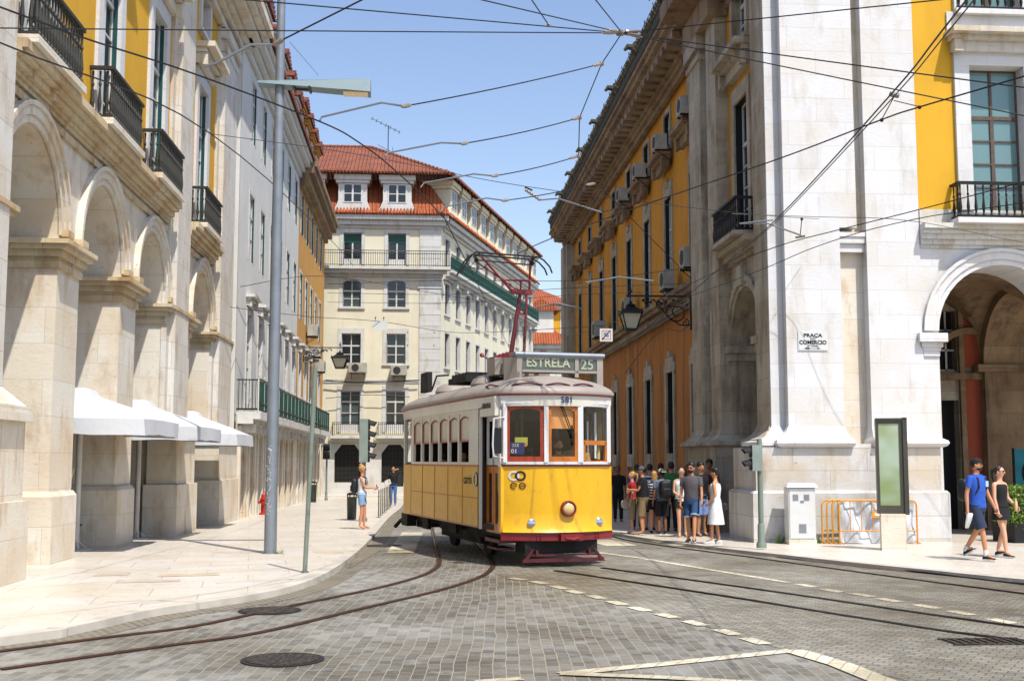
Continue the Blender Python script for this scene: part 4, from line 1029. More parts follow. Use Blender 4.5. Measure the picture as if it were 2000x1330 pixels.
def lantern(label, T, s, z, h, w, arm, parentless=True, group='ornate iron street lanterns'):
    """T: s = distance out of the wall, z up. lantern hangs at s"""
    x, y, _ = T((0, 0, 0)); t = thing('wall_lantern', label, 'street lantern', (x, y, z), group)
    m = MB(T)
    for zz, rr in ((z, .34), (z+h*.42, .62)): pass
    b0, b1 = w*.27, w*.5
    zb, zm, zt = z, z+h*.50, z+h*.72
    gl = MB(T); gl.loft([[(s+k*b0*.9, e*b0*.9, zb+.03) for k, e in ((-1,-1),(1,-1),(1,1),(-1,1))], [(s+k*b1*.92, e*b1*.92, zm) for k, e in ((-1,-1),(1,-1),(1,1),(-1,1))]])
    gl.build('glass', M['lamp_glass'], t)
    for k, e in ((-1,-1),(1,-1),(1,1),(-1,1)): m.tube([(s+k*b0, e*b0, zb), (s+k*b1, e*b1, zm)], .022*w/.6, 5)
    m.box(s-b0-.02, s+b0+.02, -b0-.02, b0+.02, zb-.03, zb+.02); m.box(s-b1-.04, s+b1+.04, -b1-.04, b1+.04, zm-.02, zm+.05)
    m.loft([[(s+k*q, e*q, zz) for k, e in ((-1,-1),(1,-1),(1,1),(-1,1))] for q, zz in ((b1, zm+.05), (b1*.75, zm+h*.12), (b1*.4, zt), (b1*.5, zt+.03), (b1*.25, zt+h*.08), (.05, zt+h*.1))])
    for k, e in ((-1,-1),(1,-1),(1,1),(-1,1)): m.ball((s+k*b1, e*b1, zm+.09), .035, 6, 4)
    m.lathe(s, 0, [(.03, zt+h*.05), (.05, zt+h*.14), (.015, zt+h*.2), (.015, z+h+.12), (.05, z+h+.16), (.035, z+h+.25), (.005, z+h+.36)], 8)
    m.build('lantern_frame', M['iron'], t)
    a = MB(T); za = z+h+.03
    a.box(-.03, s+.12, -.025, .025, za, za+.05); a.box(-.04, .02, -.04, .04, za-arm, za+.08)
    scroll(a, (.38*arm/.9, za-.42*arm/.9), .33*arm/.9, 1.6, 0, .022, rad(100), -1)
    scroll(a, (.85*arm/.9, za-.2*arm/.9), .17*arm/.9, 1.4, 0, .018, rad(90), 1); scroll(a, (1.2*arm/.9, za-.13), .1, 1.3, 0, .015, rad(90), -1)
    scroll(a, (.16, za-.7*arm/.9), .12, 1.3, 0, .018, rad(90), 1)
    a.tube([(0, 0, za-arm*.85), (.3*arm/.9, 0, za-arm*.85), (.62*arm/.9, 0, za-arm*.62), (s*.62, 0, za-.05)], .02, 5)
    a.tube([(.1, 0, za-.1), (.55, 0, za-.3), (s*.75, 0, za-.02)], .014, 5)
    for k in range(5): a.ball((.5+k*.22, 0, za-.1-.05*(k % 2)), .045, 6, 4)
    a.build('scroll_bracket', M['iron'], t)
    return t
lantern('large black iron lantern hanging from a scrolled bracket on the yellow palace', frame((7.75, 33.2, 0), (-1, 0), (0, 1)), 1.75, 5.45, .92, .56, .95)
lantern('small iron lantern on a bracket from the ochre terrace on the left', frame((-5.9, 60, 0), (1, 0), (0, 1)), 1.82, 6.35, .98, .78, .7)
# ================================================================ TRAM
def carpaint(name, col, rough=.28, coat=.25, grime=.55):
    m, nt, b = newmat(name); c = rgb(col)
    n = noise(nt, 1.5, 5, pos(nt)); n2 = noise(nt, 9, 5, pos(nt, (1,1,.4)), .7)
    k = mix(nt, ramp(nt, n, .35, .75), c, tuple(x*.86 for x in c[:3])+(1,))
    k = mix(nt, ramp(nt, n2, .56, .8), k, tuple(x*grime for x in c[:3])+(1,)); n5 = noise(nt, 3.5, 6, pos(nt, (2.5,2.5,.25)), .75); k = mix(nt, ramp(nt, n5, .56, .78), k, tuple(x*.7 for x in c[:3])+(1,))
    nt.links.new(k, b.inputs['Base Color']); nt.links.new(ramp2(nt, n2, rough, rough+.2), b.inputs['Roughness']); b.inputs['Coat Weight'].default_value = coat; b.inputs['Coat Roughness'].default_value = .08
    n3 = noise(nt, .9, 2, pos(nt)); bump(nt, b, n3, .08, .05)
    return m
M['t_yellow'] = carpaint('tram_yellow_enamel', 'EDB30C')
M['t_white'] = carpaint('tram_white_enamel', 'DEDCD8', .3)
M['t_cream'] = carpaint('tram_cream_enamel', 'E2DCCB', .35, .2, .7)
M['t_roof'] = plain('tram_roof_taupe', 'A1968A', .5, var=.15)
M['t_red'] = plain('tram_oxide_red', '8A2226', .4, var=.25)
M['t_maroon'] = plain('dark_maroon_paint', '5A1A20', .45, var=.2)
M['t_orange'] = plain('varnished_orange_wood', 'C97320', .35, var=.3, vs=9)
M['t_redwood'] = plain('varnished_red_wood', 'A63E1E', .35, var=.25, vs=9)
M['under'] = plain('greasy_undercarriage', '16130F', .75, var=.4)
M['seat_in'] = plain('tram_interior_wood', '3A2416', .6, var=.3)
M['blind'] = plain('orange_sun_blind', 'E39A50', .7)
M['chrome'] = plain('chrome', 'C9CCCF', .15, .9)
def clear(tc=(.9,.91,.9,1)):
    m = bpy.data.materials.new('clear_tram_window'); m.use_nodes = True; nt = m.node_tree; nt.nodes.clear()
    o = nt.nodes.new('ShaderNodeOutputMaterial'); mx = nt.nodes.new('ShaderNodeMixShader'); tr = nt.nodes.new('ShaderNodeBsdfTransparent'); gl = nt.nodes.new('ShaderNodeBsdfGlossy')
    tr.inputs[0].default_value = tc; gl.inputs['Roughness'].default_value = .03
    lw = N(nt, 'ShaderNodeLayerWeight', Blend=.5); pw = N(nt, 'ShaderNodeMath', operation='POWER'); nt.links.new(lw.outputs['Facing'], pw.inputs[0]); pw.inputs[1].default_value = 4.5
    fr = N(nt, 'ShaderNodeMath', operation='MULTIPLY_ADD'); nt.links.new(pw.outputs[0], fr.inputs[0]); fr.inputs[1].default_value = .85; fr.inputs[2].default_value = .045; nt.links.new(fr.outputs[0], mx.inputs[0]); nt.links.new(tr.outputs[0], mx.inputs[1]); nt.links.new(gl.outputs[0], mx.inputs[2]); nt.links.new(mx.outputs[0], o.inputs[0])
    return m
M['clear'] = clear()
M['lens'] = plain('headlight_lens', 'D6B878', .12, spec=.8)
M['navy'] = plain('navy_card', '1A2A66', .5); M['lime'] = plain('lime_card', 'B9B84A', .5); M['orange_card'] = plain('orange_card', 'D4803A', .5)
M['signglass'] = plain('roller_blind_sign', '545B54', .25, spec=.7)
M['signletter'] = plain('sign_lettering', 'A9AC92', .5)

TFW = Vector((.233, -.972)).normalized(); TRV = Vector((-TFW.y, TFW.x))
TO = (2.39, 20.64, gz(20.6)+ROAD+.09)
TT = frame(TO, (TRV.x, TRV.y), (TFW.x, TFW.y))           # s = to the viewer's right of the front, d = forwards
def bow(v, hw=1.0, dep=.36): return dep-dep*abs(v/hw)**2.2
HW = 1.0; BW = 1.13; UB = -1.02; UR = -6.35; UE = -7.6
def plan(off=0., z=0., n=12, side=True):
    """whole plan outline (open at nothing) as ring, offset outwards"""
    pts = []
    for i in range(n+1):
        v = -HW+2*HW*i/n; pts.append((v, bow(v)))
    pts += [(HW+.02, -.3), (BW, UB), (BW, -3), (BW, -5), (BW, UR)]
    for i in range(n+1):
        v = HW-2*HW*i/n; pts.append((v, UE-.36+bow(v)*-1+.36 if False else UE-bow(v)))
    pts += [(-BW, UR), (-BW, -5), (-BW, -3), (-BW, UB), (-HW-.02, -.3)]
    c = Vector((0, -3.9)); out = []
    m = len(pts)
    for i in range(m):
        a, b = Vector(pts[i-1]), Vector(pts[(i+1) % m]); t = (b-a).normalized(); nn = Vector((-t.y, t.x))
        p = Vector(pts[i]); nn = nn if nn.dot(p-c) > 0 else -nn
        p = p+nn*off; out.append((p.x, p.y, z))
    return out
def tram():
    t = thing('tram', 'old yellow and white tram number 581 signed ESTRELA 25 coming down the street', 'tram', (TO[0], TO[1], TO[2]))
    B = lambda: MB(TT)
    # ---- front apron
    q = B(); n = 20; vs = [-HW+2*HW*i/n for i in range(n+1)]
    def band(z0, z1, th=.05, o0=0, o1=0, n0=0, n1=None, ends=True, mi=0):
        rg = []
        for v in vs[n0:n1]:
            u = bow(v); rg.append([(v*(1+o0), u+o0, z0), (v*(1+o1), u+o1, z1), (v*.955, u-th, z1), (v*.955, u-th, z0)])
        q.loft(rg, mi)
    band(.78, 1.62)
    lp = [(.80,.004),(.74,.007),(.68,.015),(.62,.028),(.57,.043),(.53,.06),(.50,.078)]
    for i in range(n+1 if False else 1):
        rg = []
        for v in vs: u = bow(v); rg.append([(v*(1+o*.2), u+o, z_) for z_, o in lp]+[(v*.955, u-.05, .5), (v*.955, u-.05, .8)])
        q.loft(rg)

    q.build('front_apron', M['t_yellow'], t, True, 50)
    q = B(); band(.36, .50, .1, .035, .035); 
    for v in (-.48, -.42, .62, .68):
        for z in (.40, .46): q.ball((v, bow(v)+.06, z), .016, 6, 4)
    q.box(.1-.2, .1+.2, .36, .50, .36, .47); q.tube([(-.02,.5,.41),(.1,.55,.39),(.22,.5,.41)], .03, 6)
    q.build('bumper', M['t_red'], t, True, 40)
    q = B(); band(1.62, 1.655, .05, .02, .02); q.build('waist_moulding', M['t_maroon'], t)
    # apron side returns next to the doors
    q = B(); q.box(-HW-.03, -HW+.04, -.12, .02, .5, 1.62).box(HW-.04, HW+.03, -.3, .02, .5, 1.62); q.build('apron_return', M['t_yellow'], t)
    # ---- front window band in white, three windows on the curve
    q = B(); band(1.655, 1.70, .06, .01, .01); band(2.70, 2.84, .06, .03, .03)
    for v0, v1 in ((-1.0,-.93),(-.35,-.27),(.27,.37),(.93,1.0)):
        q.box(v0, v1, min(bow(v0),bow(v1))-.05, max(bow(v0),bow(v1))+.015, 1.69, 2.72)
    q.build('front_frame', M['t_white'], t)
    def frontwin(v0, v1, mat, blind=False, half=False):
        a = Vector((v0, bow(v0)-.015)); b = Vector((v1, bow(v1)-.015)); L = (b-a).length; e = (b-a)/L; nrm = Vector((-e.y, e.x)); nrm = nrm if nrm.y > 0 else -nrm
        W = lambda p: TT((a.x+e.x*p[0]+nrm.x*p[1], a.y+e.y*p[0]+nrm.y*p[1], p[2]))
        f = MB(W); z0, z1 = 1.69, 2.73; fw = .055
        if not half:
            f.box(0, fw, -.02, .02, z0, z1-.04).box(L-fw, L, -.02, .02, z0, z1-.04).box(fw, L-fw, -.02, .02, z0, z0+.1)
            f.prism([(0, z1-.14)]+[(L*k/8, z1-.10+.06*math.sin(math.pi*k/8)) for k in range(9)]+[(L, z1-.14), (L-fw, z1-.16)]+[(L-fw-(L-2*fw)*k/6, z1-.16+.05*math.sin(math.pi*k/6)) for k in range(7)]+[(fw, z1-.16)], -.02, .02)
            o = f.build('front_window', M[mat], t)
        else:
            f.box(0, fw, -.02, .02, z0, z0+.36).box(L-fw, L, -.02, .02, z0, z0+.36).box(0, L, -.02, .02, z0+.3, z0+.38).box(0, L, -.02, .02, z0, z0+.03)
            o = f.build('front_window', M[mat], t)
        # white spandrel above the arch
        w_ = MB(W); w_.prism([(0, z1)]+[(0, z1-.12)]+[(L*k/8, z1-.10+.06*math.sin(math.pi*k/8)) for k in range(9)]+[(L, z1-.12), (L, z1)], -.03, .012); w_.build('window_head', M['t_white'], o)
        g = MB(W); g.quad((fw,0,z0+.05),(L-fw,0,z0+.05),(L-fw,0,z1-.08),(fw,0,z1-.08)); g.build('pane', M['clear'], o, fix=False)
        if blind:
            g = MB(W); g.quad((fw,-.03,z1-.46),(L-fw,-.03,z1-.46),(L-fw,-.05,z1-.06),(fw,-.05,z1-.06)); g.build('sun_blind', M['blind'], o, fix=False)
            g = MB(W)
            for k in (0, .035): g.tube([(L*.42+k, .035, z1-.08), (L*.8+k, .045, z1-.62)], .009, 5)
            g.tube([(L*.78, .045, z1-.4), (L*.84, .045, z1-.75)], .014, 5); g.ball((L*.44, .03, z1-.07), .035, 6, 4)
            g.build('wiper', M['black'], o)
    frontwin(-.93, -.35, 't_redwood'); frontwin(-.27, .27, 't_orange', True); frontwin(.37, .93, 't_orange', half=True)
    # ---- fascia, red eaves line
    q = B(); band(2.84, 2.885, .08, .05, .05); q.build('eaves_line', M['t_red'], t)
    q = B(); rg = [plan(.03, 2.66), plan(.045, 2.84), plan(-.1, 2.84), plan(-.1, 2.66), plan(.03, 2.66)]
    q.loft(rg, cap=False); q.build('fascia', M['t_cream'], t)
    q = B(); rg = [plan(.055, 2.84), plan(.085, 2.85), plan(.085, 2.88), plan(.055, 2.89)]; q.loft(rg, cap=False); q.build('eaves_moulding', M['t_red'], t)
    # ---- roof
    q = B(); prof = [(.09,2.87),(.10,2.9),(.03,2.98),(-.08,3.06),(-.22,3.13),(-.40,3.19),(-.6,3.235),(-.8,3.26),(-.97,3.27)]
    rg = []
    base = plan(0, 0)
    for off, z in prof:
        k = max(0, -off)
        ring = []
        for (v, u, _), (v2, u2, _) in zip(base, plan(min(off, 0)*0+max(off, 0), 0)):
            if off >= 0: ring.append((v2, u2, z))
            else:
                s = max(.02, 1-k/1.0); uc = -3.9; hl = 4.45; ring.append((v*s, uc+(u-uc)*(1-k*.30), z))
        rg.append(ring)
    q.loft(rg); q.build('roof', M['t_roof'], t, True, 60)
    q = B()                                             # rain deflector strips at the front
    for v0, v1 in ((-.86,-.36),(-.3,.14),(.2,.62)):
        pts = []
        for i in range(9):
            v = v0+(v1-v0)*i/8; vv = v*1.02; pts.append((vv*.97, bow(v)-.03, 3.02+.035*math.sin(math.pi*i/8)))
        q.tube(pts, .016, 5)
    for e in (-1,):
        q.tube([(e*(BW-.1), -.9, 3.04), (e*(BW-.06), -.5, 3.06), (e*(HW-.06), -.15, 3.0)], .016, 5)
    q.build('rain_strip', M['t_maroon'], t)
    # ---- destination sign
    q = B(); s0, s1, d0, d1, z0, z1 = -.58, 1.08, -.78, -.45, 3.3, 3.62
    q.box(s0, s1, d0, d1-.03, z0, z1-.03); q.box(s0, s0+.1, d1-.03, d1, z0-.18, z1-.03).box(s1-.12, s1, d1-.03, d1, z0-.26, z1-.03).box(s0+.1, s1-.12, d1-.03, d1, z0, z0+.04).box(s0+.1, s1-.12, d1-.03, d1, z1-.06, z1-.03).box(.53, .6, d1-.03, d1, z0-.08, z1-.06)
    q.prism([(s0, d0), (s0, d1), (s0-.16, d0+.05)], z0-.22, z1-.05, 'z'); q.box(s1-.12, s1, d0, d1-.03, z0-.3, z0); q.box(s0, s0+.05, d0, d1, z0-.25, z0)
    sb = q.build('destination_sign', M['t_roof'], t)
    q = B(); q.tube([(s0-.04, d1+.0, z1), (s1+.02, d1+.0, z1)], .045, 8); q.box(s0-.04, s1+.02, d0, d1, z1-.03, z1+.03); q.build('sign_cap', M['pole'], sb)
    q = B(); q.box(s0+.1, .53, d1-.032, d1-.02, z0+.04, z1-.06).box(.6, s1-.12, d1-.032, d1-.02, z0+.04, z1-.06); q.build('sign_glass', M['signglass'], sb)
    zc = (z0+z1)/2-.01
    textmesh('ESTRELA', .225, TT, (s0+.1+.53)/2-.01, d1-.012, zc+.02, M['signletter'], sb, sx=.98, bold=.006)
    textmesh('25', .26, TT, (.6+s1-.12)/2-.01, d1-.012, zc, M['signletter'], sb, sx=1.0, bold=.003)
    # roof equipment
    q = B(); q.box(-.75, -.35, -1.75, -1.25, 3.3, 3.62).box(-.62, -.3, -1.2, -.95, 3.3, 3.6); q.box(-.2, .35, -2.0, -1.3, 3.27, 3.4); q.build('roof_box', M['t_roof'], t)
    for uu in (-2.6, -5.4): q = B(); q.ball((-.45, uu, 3.2), (.38, .42, .2), 12, 6); q.build('roof_ventilator', M['t_roof'], t, True)
    q = B(); q.box(-.8, -.7, -6.9, -6.2, 3.25, 3.7); q.build('roof_duct', M['under'], t); q = B(); q.box(-.75, .2, -4.6, -3.2, 3.3, 3.42)
    for i in range(5): q.box(-.7, .15, -4.5+i*.26, -4.4+i*.26, 3.42, 3.5)
    q.build('resistor_grid', M['under'], t)
    q = B(); q.box(-.55,-.4,-2.3,-2.1,3.25,3.7).box(-.15,.0,-2.3,-2.1,3.25,3.75).box(-.55,.0,-2.25,-2.15,3.25,3.32); q.build('insulator_post', M['under'], t); q = B(); q.tube([(-.8,-4.4,3.5),(-.9,-5.0,3.52),(-.9,-5.4,3.25)], .02, 5); q.build('roof_bracket', M['under'], t)
    q = B(); q.tube([(-.5,-2.2,3.62),(-.3,-3.6,3.86)], .018, 5); q.ball((-.3,-3.62,3.87), .05, 6, 4)
    for k in range(4): q.box(-.5+k*.2, -.42+k*.2, -2.0, -1.0, 3.6+.03*k, 3.66+.03*k); q.box(-.55, .3, -1.9+.22*k, -1.86+.22*k, 3.6, 3.72)
    q.build('pantograph_springs', M['t_red'], t)
    # ---- pantograph
    p = B(); base = (-.34, -1.6, 3.6); kn = (-.1, -1.7, 4.93)
    p.tube([base, kn], [.05, .036], 8); p.tube([(-.12, -1.45, 3.55), (.0, -1.65, 4.6)], .028, 6)
    p.build('lower_arm', M['t_maroon'], t)
    p = B(); p.box(kn[0]-.19, kn[0]+.22, kn[1]-.05, kn[1]+.05, kn[2]-.05, kn[2]+.04)
    hl, hr = (-.98, -1.35, 5.5), (.0, -1.35, 5.46)
    p.tube([(kn[0]-.17, kn[1], kn[2]), hl], .022, 6); p.tube([(kn[0]-.05, kn[1], kn[2]+.02), (-1.05, -1.4, 5.4)], .014, 6); p.tube([(kn[0]+.18, kn[1], kn[2]), (-.02, -1.35, 5.5)], .022, 6)
    p.tube([(-.48, -1.55, 5.12), (.05, -1.5, 5.12)], .02, 6); p.tube([(-.14, -1.55, 5.12), (-.1, -1.7, 4.93)], .018, 6)
    p.box(kn[0]-.04, kn[0], kn[1]-.02, kn[1]+.02, kn[2]-.42, kn[2]); p.box(kn[0]+.1, kn[0]+.14, kn[1]-.02, kn[1]+.02, kn[2]-.42, kn[2]); p.box(kn[0]-.04, kn[0]+.14, kn[1]-.02, kn[1]+.02, kn[2]-.44, kn[2]-.4)
    p.build('upper_arm', M['t_red'], t)
    p = B()
    for dy in (-.14, .14): p.tube([(-1.42, -1.35+dy, 5.15), (-1.28, -1.35+dy, 5.42), (-1.14, -1.35+dy, 5.56), (.1, -1.35+dy, 5.53), (.2, -1.35+dy, 5.48), (.32, -1.35+dy, 5.36), (.37, -1.35+dy, 5.24)], .017, 6)
    for s in (-1.08, .02): p.tube([(s, -1.53, 5.52), (s, -1.17, 5.52)], .022, 6); p.ball((s, -1.35, 5.44), .05, 6, 4)
    p.tube([(-1.08,-1.35,5.44),(.02,-1.35,5.4)], .015, 5)
    p.tube([(-1.1,-1.35,5.42),(-1.2,-1.4,5.3),(-.95,-1.4,5.28),(-.85,-1.4,5.38)], .01, 5)
    p.build('collector_head', M['iron'], t)
    # ---- body sides
    for e in (-1, 1):
        q = B(); x0, x1 = sorted((e*BW, e*(BW-.05)))
        q.box(x0, x1, UR, UB, .52, 1.62)
        q.build('side_panel', M['t_yellow'], t)
        q = B(); xx = e*BW; x0, x1 = sorted((xx, xx+e*.008))
        for k in range(1, 5): u = UR+(UB-UR)*k/5; q.box(x0, x1, u-.012, u+.012, .52, 1.6)
        q.box(x0, x1, UR, UB, 1.04, 1.055); q.box(x0, x1, UR, UB, 1.6, 1.635); q.box(x0, x1, UR, UB, .52, .55)
        q.build('side_beading', M['t_orange'], t)
        q = B(); x0, x1 = sorted((e*(BW+.005), e*(BW-.05)))
        z0, z1 = 1.64, 2.68; nw = 6; a, b = -6.15, -1.62; wv = (b-a)/nw; post = .1
        q.box(x0, x1, UR, UB, z0, z0+.05).box(x0, x1, UR, a+.02, z0+.05, z1).box(x0, x1, b-.02, UB, z0+.05, z1).box(x0, x1, a+.02, b-.02, 2.6, z1)
        for k in range(1, nw): q.box(x0, x1, a+wv*k-post/2, a+wv*k+post/2, z0+.05, 2.6)
        q.build('side_frame', M['t_cream'], t)
        for k in range(nw):
            c0, c1 = a+wv*k+post/2, a+wv*(k+1)-post/2
            if k == 0: c0 = a+.02
            if k == nw-1: c1 = b-.02
            f = B(); y0, y1 = sorted((e*(BW-.045), e*(BW-.01))); L = c1-c0
            prof = [(c0, 2.46)]+[(c0+L*i/8, 2.48+.07*math.sin(math.pi*i/8)) for i in range(9)]+[(c1, 2.46)]
            W = lambda p: TT((p[1], p[0], p[2]))
            g = MB(W); g.prism(prof+[(c1, 2.605), (c0, 2.605)], y0+.0, y1+.012*e)
            o = g.build('side_window', M['t_cream'], t)
            g = MB(W)
            g.prism([(c0, 2.45)]+[(c0+L*i/8, 2.465+.07*math.sin(math.pi*i/8)) for i in range(9)]+[(c1, 2.45), (c1, 2.47)]+[(c1-L*i/8, 2.485+.07*math.sin(math.pi*i/8)) for i in range(9)]+[(c0, 2.47)], y0-.005, y1)
            g.box(c0, c1, y0-.005, y1, 2.07, 2.1).box(c0, c0+.014, y0-.005, y1, 2.09, 2.46).box(c1-.014, c1, y0-.005, y1, 2.09, 2.46)
            g.build('window_trim', M['t_redwood'], o)
            g = B(); g.box(e*(BW-.03), e*(BW-.03)+.004, c0, c1, 2.09, 2.52); g.build('upper_pane', M['frost'], o)
            g = B(); g.quad((e*(BW-.03),c0,1.66),(e*(BW-.03),c1,1.66),(e*(BW-.03),c1,2.09),(e*(BW-.03),c0,2.09)); (g.build('pane', M['shade_tint'], o, fix=False) if e > 0 else None)
            if e > 0: g = B(); g.box(BW-.075, BW-.06, c0-.05, c1+.05, 1.62, 2.6); g.build('window_light_block', M['black'], o)  # added black panels, block light behind the far side windows
    textmesh('carris', .25, lambda p: TT((-BW-.006, p[0], p[2])), -1.72, 0, 1.37, M['letter_black'], t, ext=.001, name='side_lettering', bold=.003)
    def ring(T2, c, z, r, w_, mat, par, name='ring_mark', dd=.006, st=0, en=2*math.pi):
        m = MB(T2); n = 20; rg = []
        for i in range(n+1):
            a = st+(en-st)*i/n; rg.append([(c+rr*math.cos(a), h, z+rr*math.sin(a)) for rr, h in ((r,0),(r,dd),(r-w_,dd),(r-w_,0))])
        return m.loft(rg).build(name, M[mat], par)
    S2 = lambda p: TT((-BW-.005-p[1], p[0], p[2]))
    ring(S2, -1.22, 1.38, .13, .04, 't_cream', t); ring(S2, -1.16, 1.38, .13, .025, 'letter_black', t)
    # emblem on the apron
    F2 = lambda p: TT((p[0], bow(p[0])+.006+p[1], p[2]))
    ring(F2, -.83, 1.46, .085, .03, 'enamel', t); ring(F2, -.73, 1.46, .085, .03, 'letter_black', t, dd=.008)
    ring(F2, -.83, 1.29, .055, .014, 't_maroon', t, st=.4, en=5.2); ring(F2, -.70, 1.29, .055, .014, 't_maroon', t)
    m = MB(F2); m.box(-.88, -.78, 0, .006, 1.285, 1.295); m.box(-.735,-.665,0,.006,1.284,1.296); m.build('emblem_bars', M['t_maroon'], t)
    textmesh('581', .155, lambda p: TT((p[0], bow(p[0])+.05+p[1], p[2])), .05, 0, 2.76, M['navy'], t, ext=.002, name='fleet_number', bold=.002)
    # body ends / bulkhead & right platform side
    for u in (UB, UR):
        q = B(); q.box(-BW, -.35, u-.04, u, .5, 1.7).box(.35, BW, u-.04, u, .5, 1.7).box(-BW, -BW+.12, u-.04, u, 1.7, 2.7).box(BW-.12, BW, u-.04, u, 1.7, 2.7).box(-.42,-.35,u-.04,u,1.7,2.7).box(.35,.42,u-.04,u,1.7,2.7).box(-BW, BW, u-.04, u, 2.45, 2.84)
        q.build('bulkhead', M['seat_in'], t)
    q = B(); q.box(HW-.02, HW+.03, UB, -.05, 1.66, 1.76).box(HW-.02, HW+.03, UB, -.05, 2.6, 2.84).box(HW-.02, HW+.03, -.12, -.0, 1.7, 2.7).box(HW-.02, HW+.03, -.75, -.65, 1.7, 2.7).box(HW-.02,HW+.03,UB,-1.08,.5,2.84); q.box(HW-.02, HW+.03, UB, -.3, .5, 1.66, 0); q.build('right_platform_side', M['t_white'], t)
    q = B(); q.box(-BW+.06, BW-.06, UR+.03, UR+.06, .5, 2.74); q.build('rear_light_block', M['seat_in'], t)  # added solid panel, keeps outside light from showing through the rear
    # rear end
    q = B(); n2 = 12; rg = []
    for i in range(n2+1):
        v = -HW+2*HW*i/n2; u = UE-bow(v); rg.append([(v,u,.5),(v,u,1.62),(v*.95,u+.05,1.62),(v*.95,u+.05,.5)])
    q.loft(rg); q.box(-HW-.02,-HW+.03,UE,UR,.5,1.62).box(HW-.03,HW+.02,UE,UR,.5,1.62); q.build('rear_apron', M['t_yellow'], t)
    q = B()
    for v0 in (-1.0,-.31,.31,.93): q.box(v0, v0+.07, UE-bow(v0+.035)-.01, UE-bow(v0+.035)+.05, 1.6, 2.7)
    q.box(-HW, HW, UE-.05, UE+.03, 2.62, 2.84).box(-HW, HW, UE-.04, UE+.03, 1.6, 1.68).box(-HW-.02, -HW+.02, UE, UR, 2.7, 2.84).box(-HW-.02,-HW+.04,UE,UE+.1,1.6,2.84).box(-HW-.02,-HW+.04,UR-.1,UR,1.6,2.84); q.build('rear_frame', M['t_cream'], t)
    # ---- entrance on the left: recess, folding doors
    q = B(); q.box(-HW-.12, -HW-.07, UB-.0, UB+.05, .5, 2.7); q.box(-HW-.12, -HW+.02, UB, -.05, 2.5, 2.84).box(-HW-.04, -HW+.05, -.12, -.0, 1.62, 2.6); q.build('door_frame', M['t_cream'], t)
    textmesh('ENTRADA', .13, lambda p: TT((-HW-.128-p[1], p[0], p[2])), -.62, 0, 2.68, M['letter_black'], t, name='entrance_lettering', sx=1.15, bold=.002)
    for k, u0 in enumerate((-.97, -.53)):
        W = lambda p: TT((-HW+.03+p[1], p[0], p[2])); L = .42
        q = MB(W); q.box(u0, u0+.09, -.02, .02, .46, 1.62).box(u0+L-.09, u0+L, -.02, .02, .46, 1.62).box(u0+.09, u0+L-.09, -.02, .02, .46, .62).box(u0+.09, u0+L-.09, -.02, .02, 1.5, 1.62); d = q.build('door', M['t_orange'], t)
        q = MB(W); q.box(u0, u0+.05, -.02, .02, 1.64, 2.5).box(u0+L-.05, u0+L, -.02, .02, 1.64, 2.5).box(u0, u0+L, -.02, .02, 1.64, 1.76).box(u0, u0+L, -.02, .02, 2.42, 2.5); q.build('door_top_frame', M['t_white'], d)
        q = MB(W); q.quad((u0,0,.6),(u0+L,0,.6),(u0+L,0,1.52),(u0,0,1.52)); q.build('lower_pane', M['glass'], d, fix=False)
        q = MB(W); q.quad((u0,0,1.7),(u0+L,0,1.7),(u0+L,0,2.45),(u0,0,2.45)); q.build('pane', M['clear'], d, fix=False)
    q = B(); q.box(-HW-.02, -.55, UB+.05, -.1, .3, .36); q.box(-HW-.02, -.7, UB+.2, -.25, .18, .21); q.build('step', M['t_maroon'], t)
    # mirror
    q = B(); q.tube([(-.97,.03,2.42),(-1.02,.12,2.46),(-1.2,.16,2.44),(-1.22,.16,1.98),(-1.2,.15,1.8),(-.98,.04,1.76)], .016, 6); mr = q.build('mirror', M['t_white'], t)
    q = B(); q.box(-1.2, -1.06, .1, .16, 1.84, 2.28); q.build('mirror_housing', M['black'], mr)
    # headlamp, side lights
    v = .07; u = bow(v)
    q = B(); 
    def disc(T2, c, z, prof, name, mat, n=20):
        m = MB(T2); m.loft([[(c+r*math.cos(2*math.pi*k/n), d, z+r*math.sin(2*math.pi*k/n)) for k in range(n)] for r, d in prof]); return m.build(name, M[mat], t, True, 50)
    L3 = lambda p: TT((p[0], bow(v)+p[1], p[2]))
    h = disc(L3, v, .90, [(.135,-.05),(.14,.05),(.135,.08),(.115,.085),(.11,.06)], 'headlamp', 't_red'); l = disc(L3, v, .90, [(.11,.05),(.095,.07),(.05,.09),(.005,.095)], 'headlamp_lens', 'lens')
    for vv in (-.56, .70):
        L4 = lambda p: TT((p[0], bow(vv)+p[1], p[2])); disc(L4, vv, .655, [(.075,.0),(.075,.04),(.05,.06),(.005,.065)], 'marker_light', 'chrome')
    # ---- floor, interior
    q = B(); q.loft([plan(-.06,.5), plan(-.06,.6)]); q.build('floor', M['seat_in'], t)
    q = B(); q.loft([plan(-.1,2.74), plan(-.1,2.8)]); q.build('ceiling', M['seat_in'], t)
    q = B()
    for k in range(6):
        for e in (-1, 1): u = -1.9-k*.85; q.box(e*.72-.36, e*.72+.36, u-.2, u+.2, .95, 1.05).box(e*.72-.36, e*.72+.36, u-.26, u-.2, .95, 1.55)
    q.box(-.3,.3,-.1,.05,.6,1.4); q.build('seats', M['seat_in'], t)
    q = B(); q.box(-.15,.25,-.05,.12,1.3,1.66); q.tube([(.05,.0,1.6),(.1,-.05,1.72)], .03, 6); q.build('controller', M['iron'], t)
    q = B(); q.box(.8,.9,-.1,-.06,.6,2.6).box(-.5,-.46,-.5,-.46,.6,2.7); q.build('grab_poles', M['brass'], t)
    # cards in the windscreen
    W = lambda p: TT((p[0], bow(p[0])-.09+p[1], p[2]))
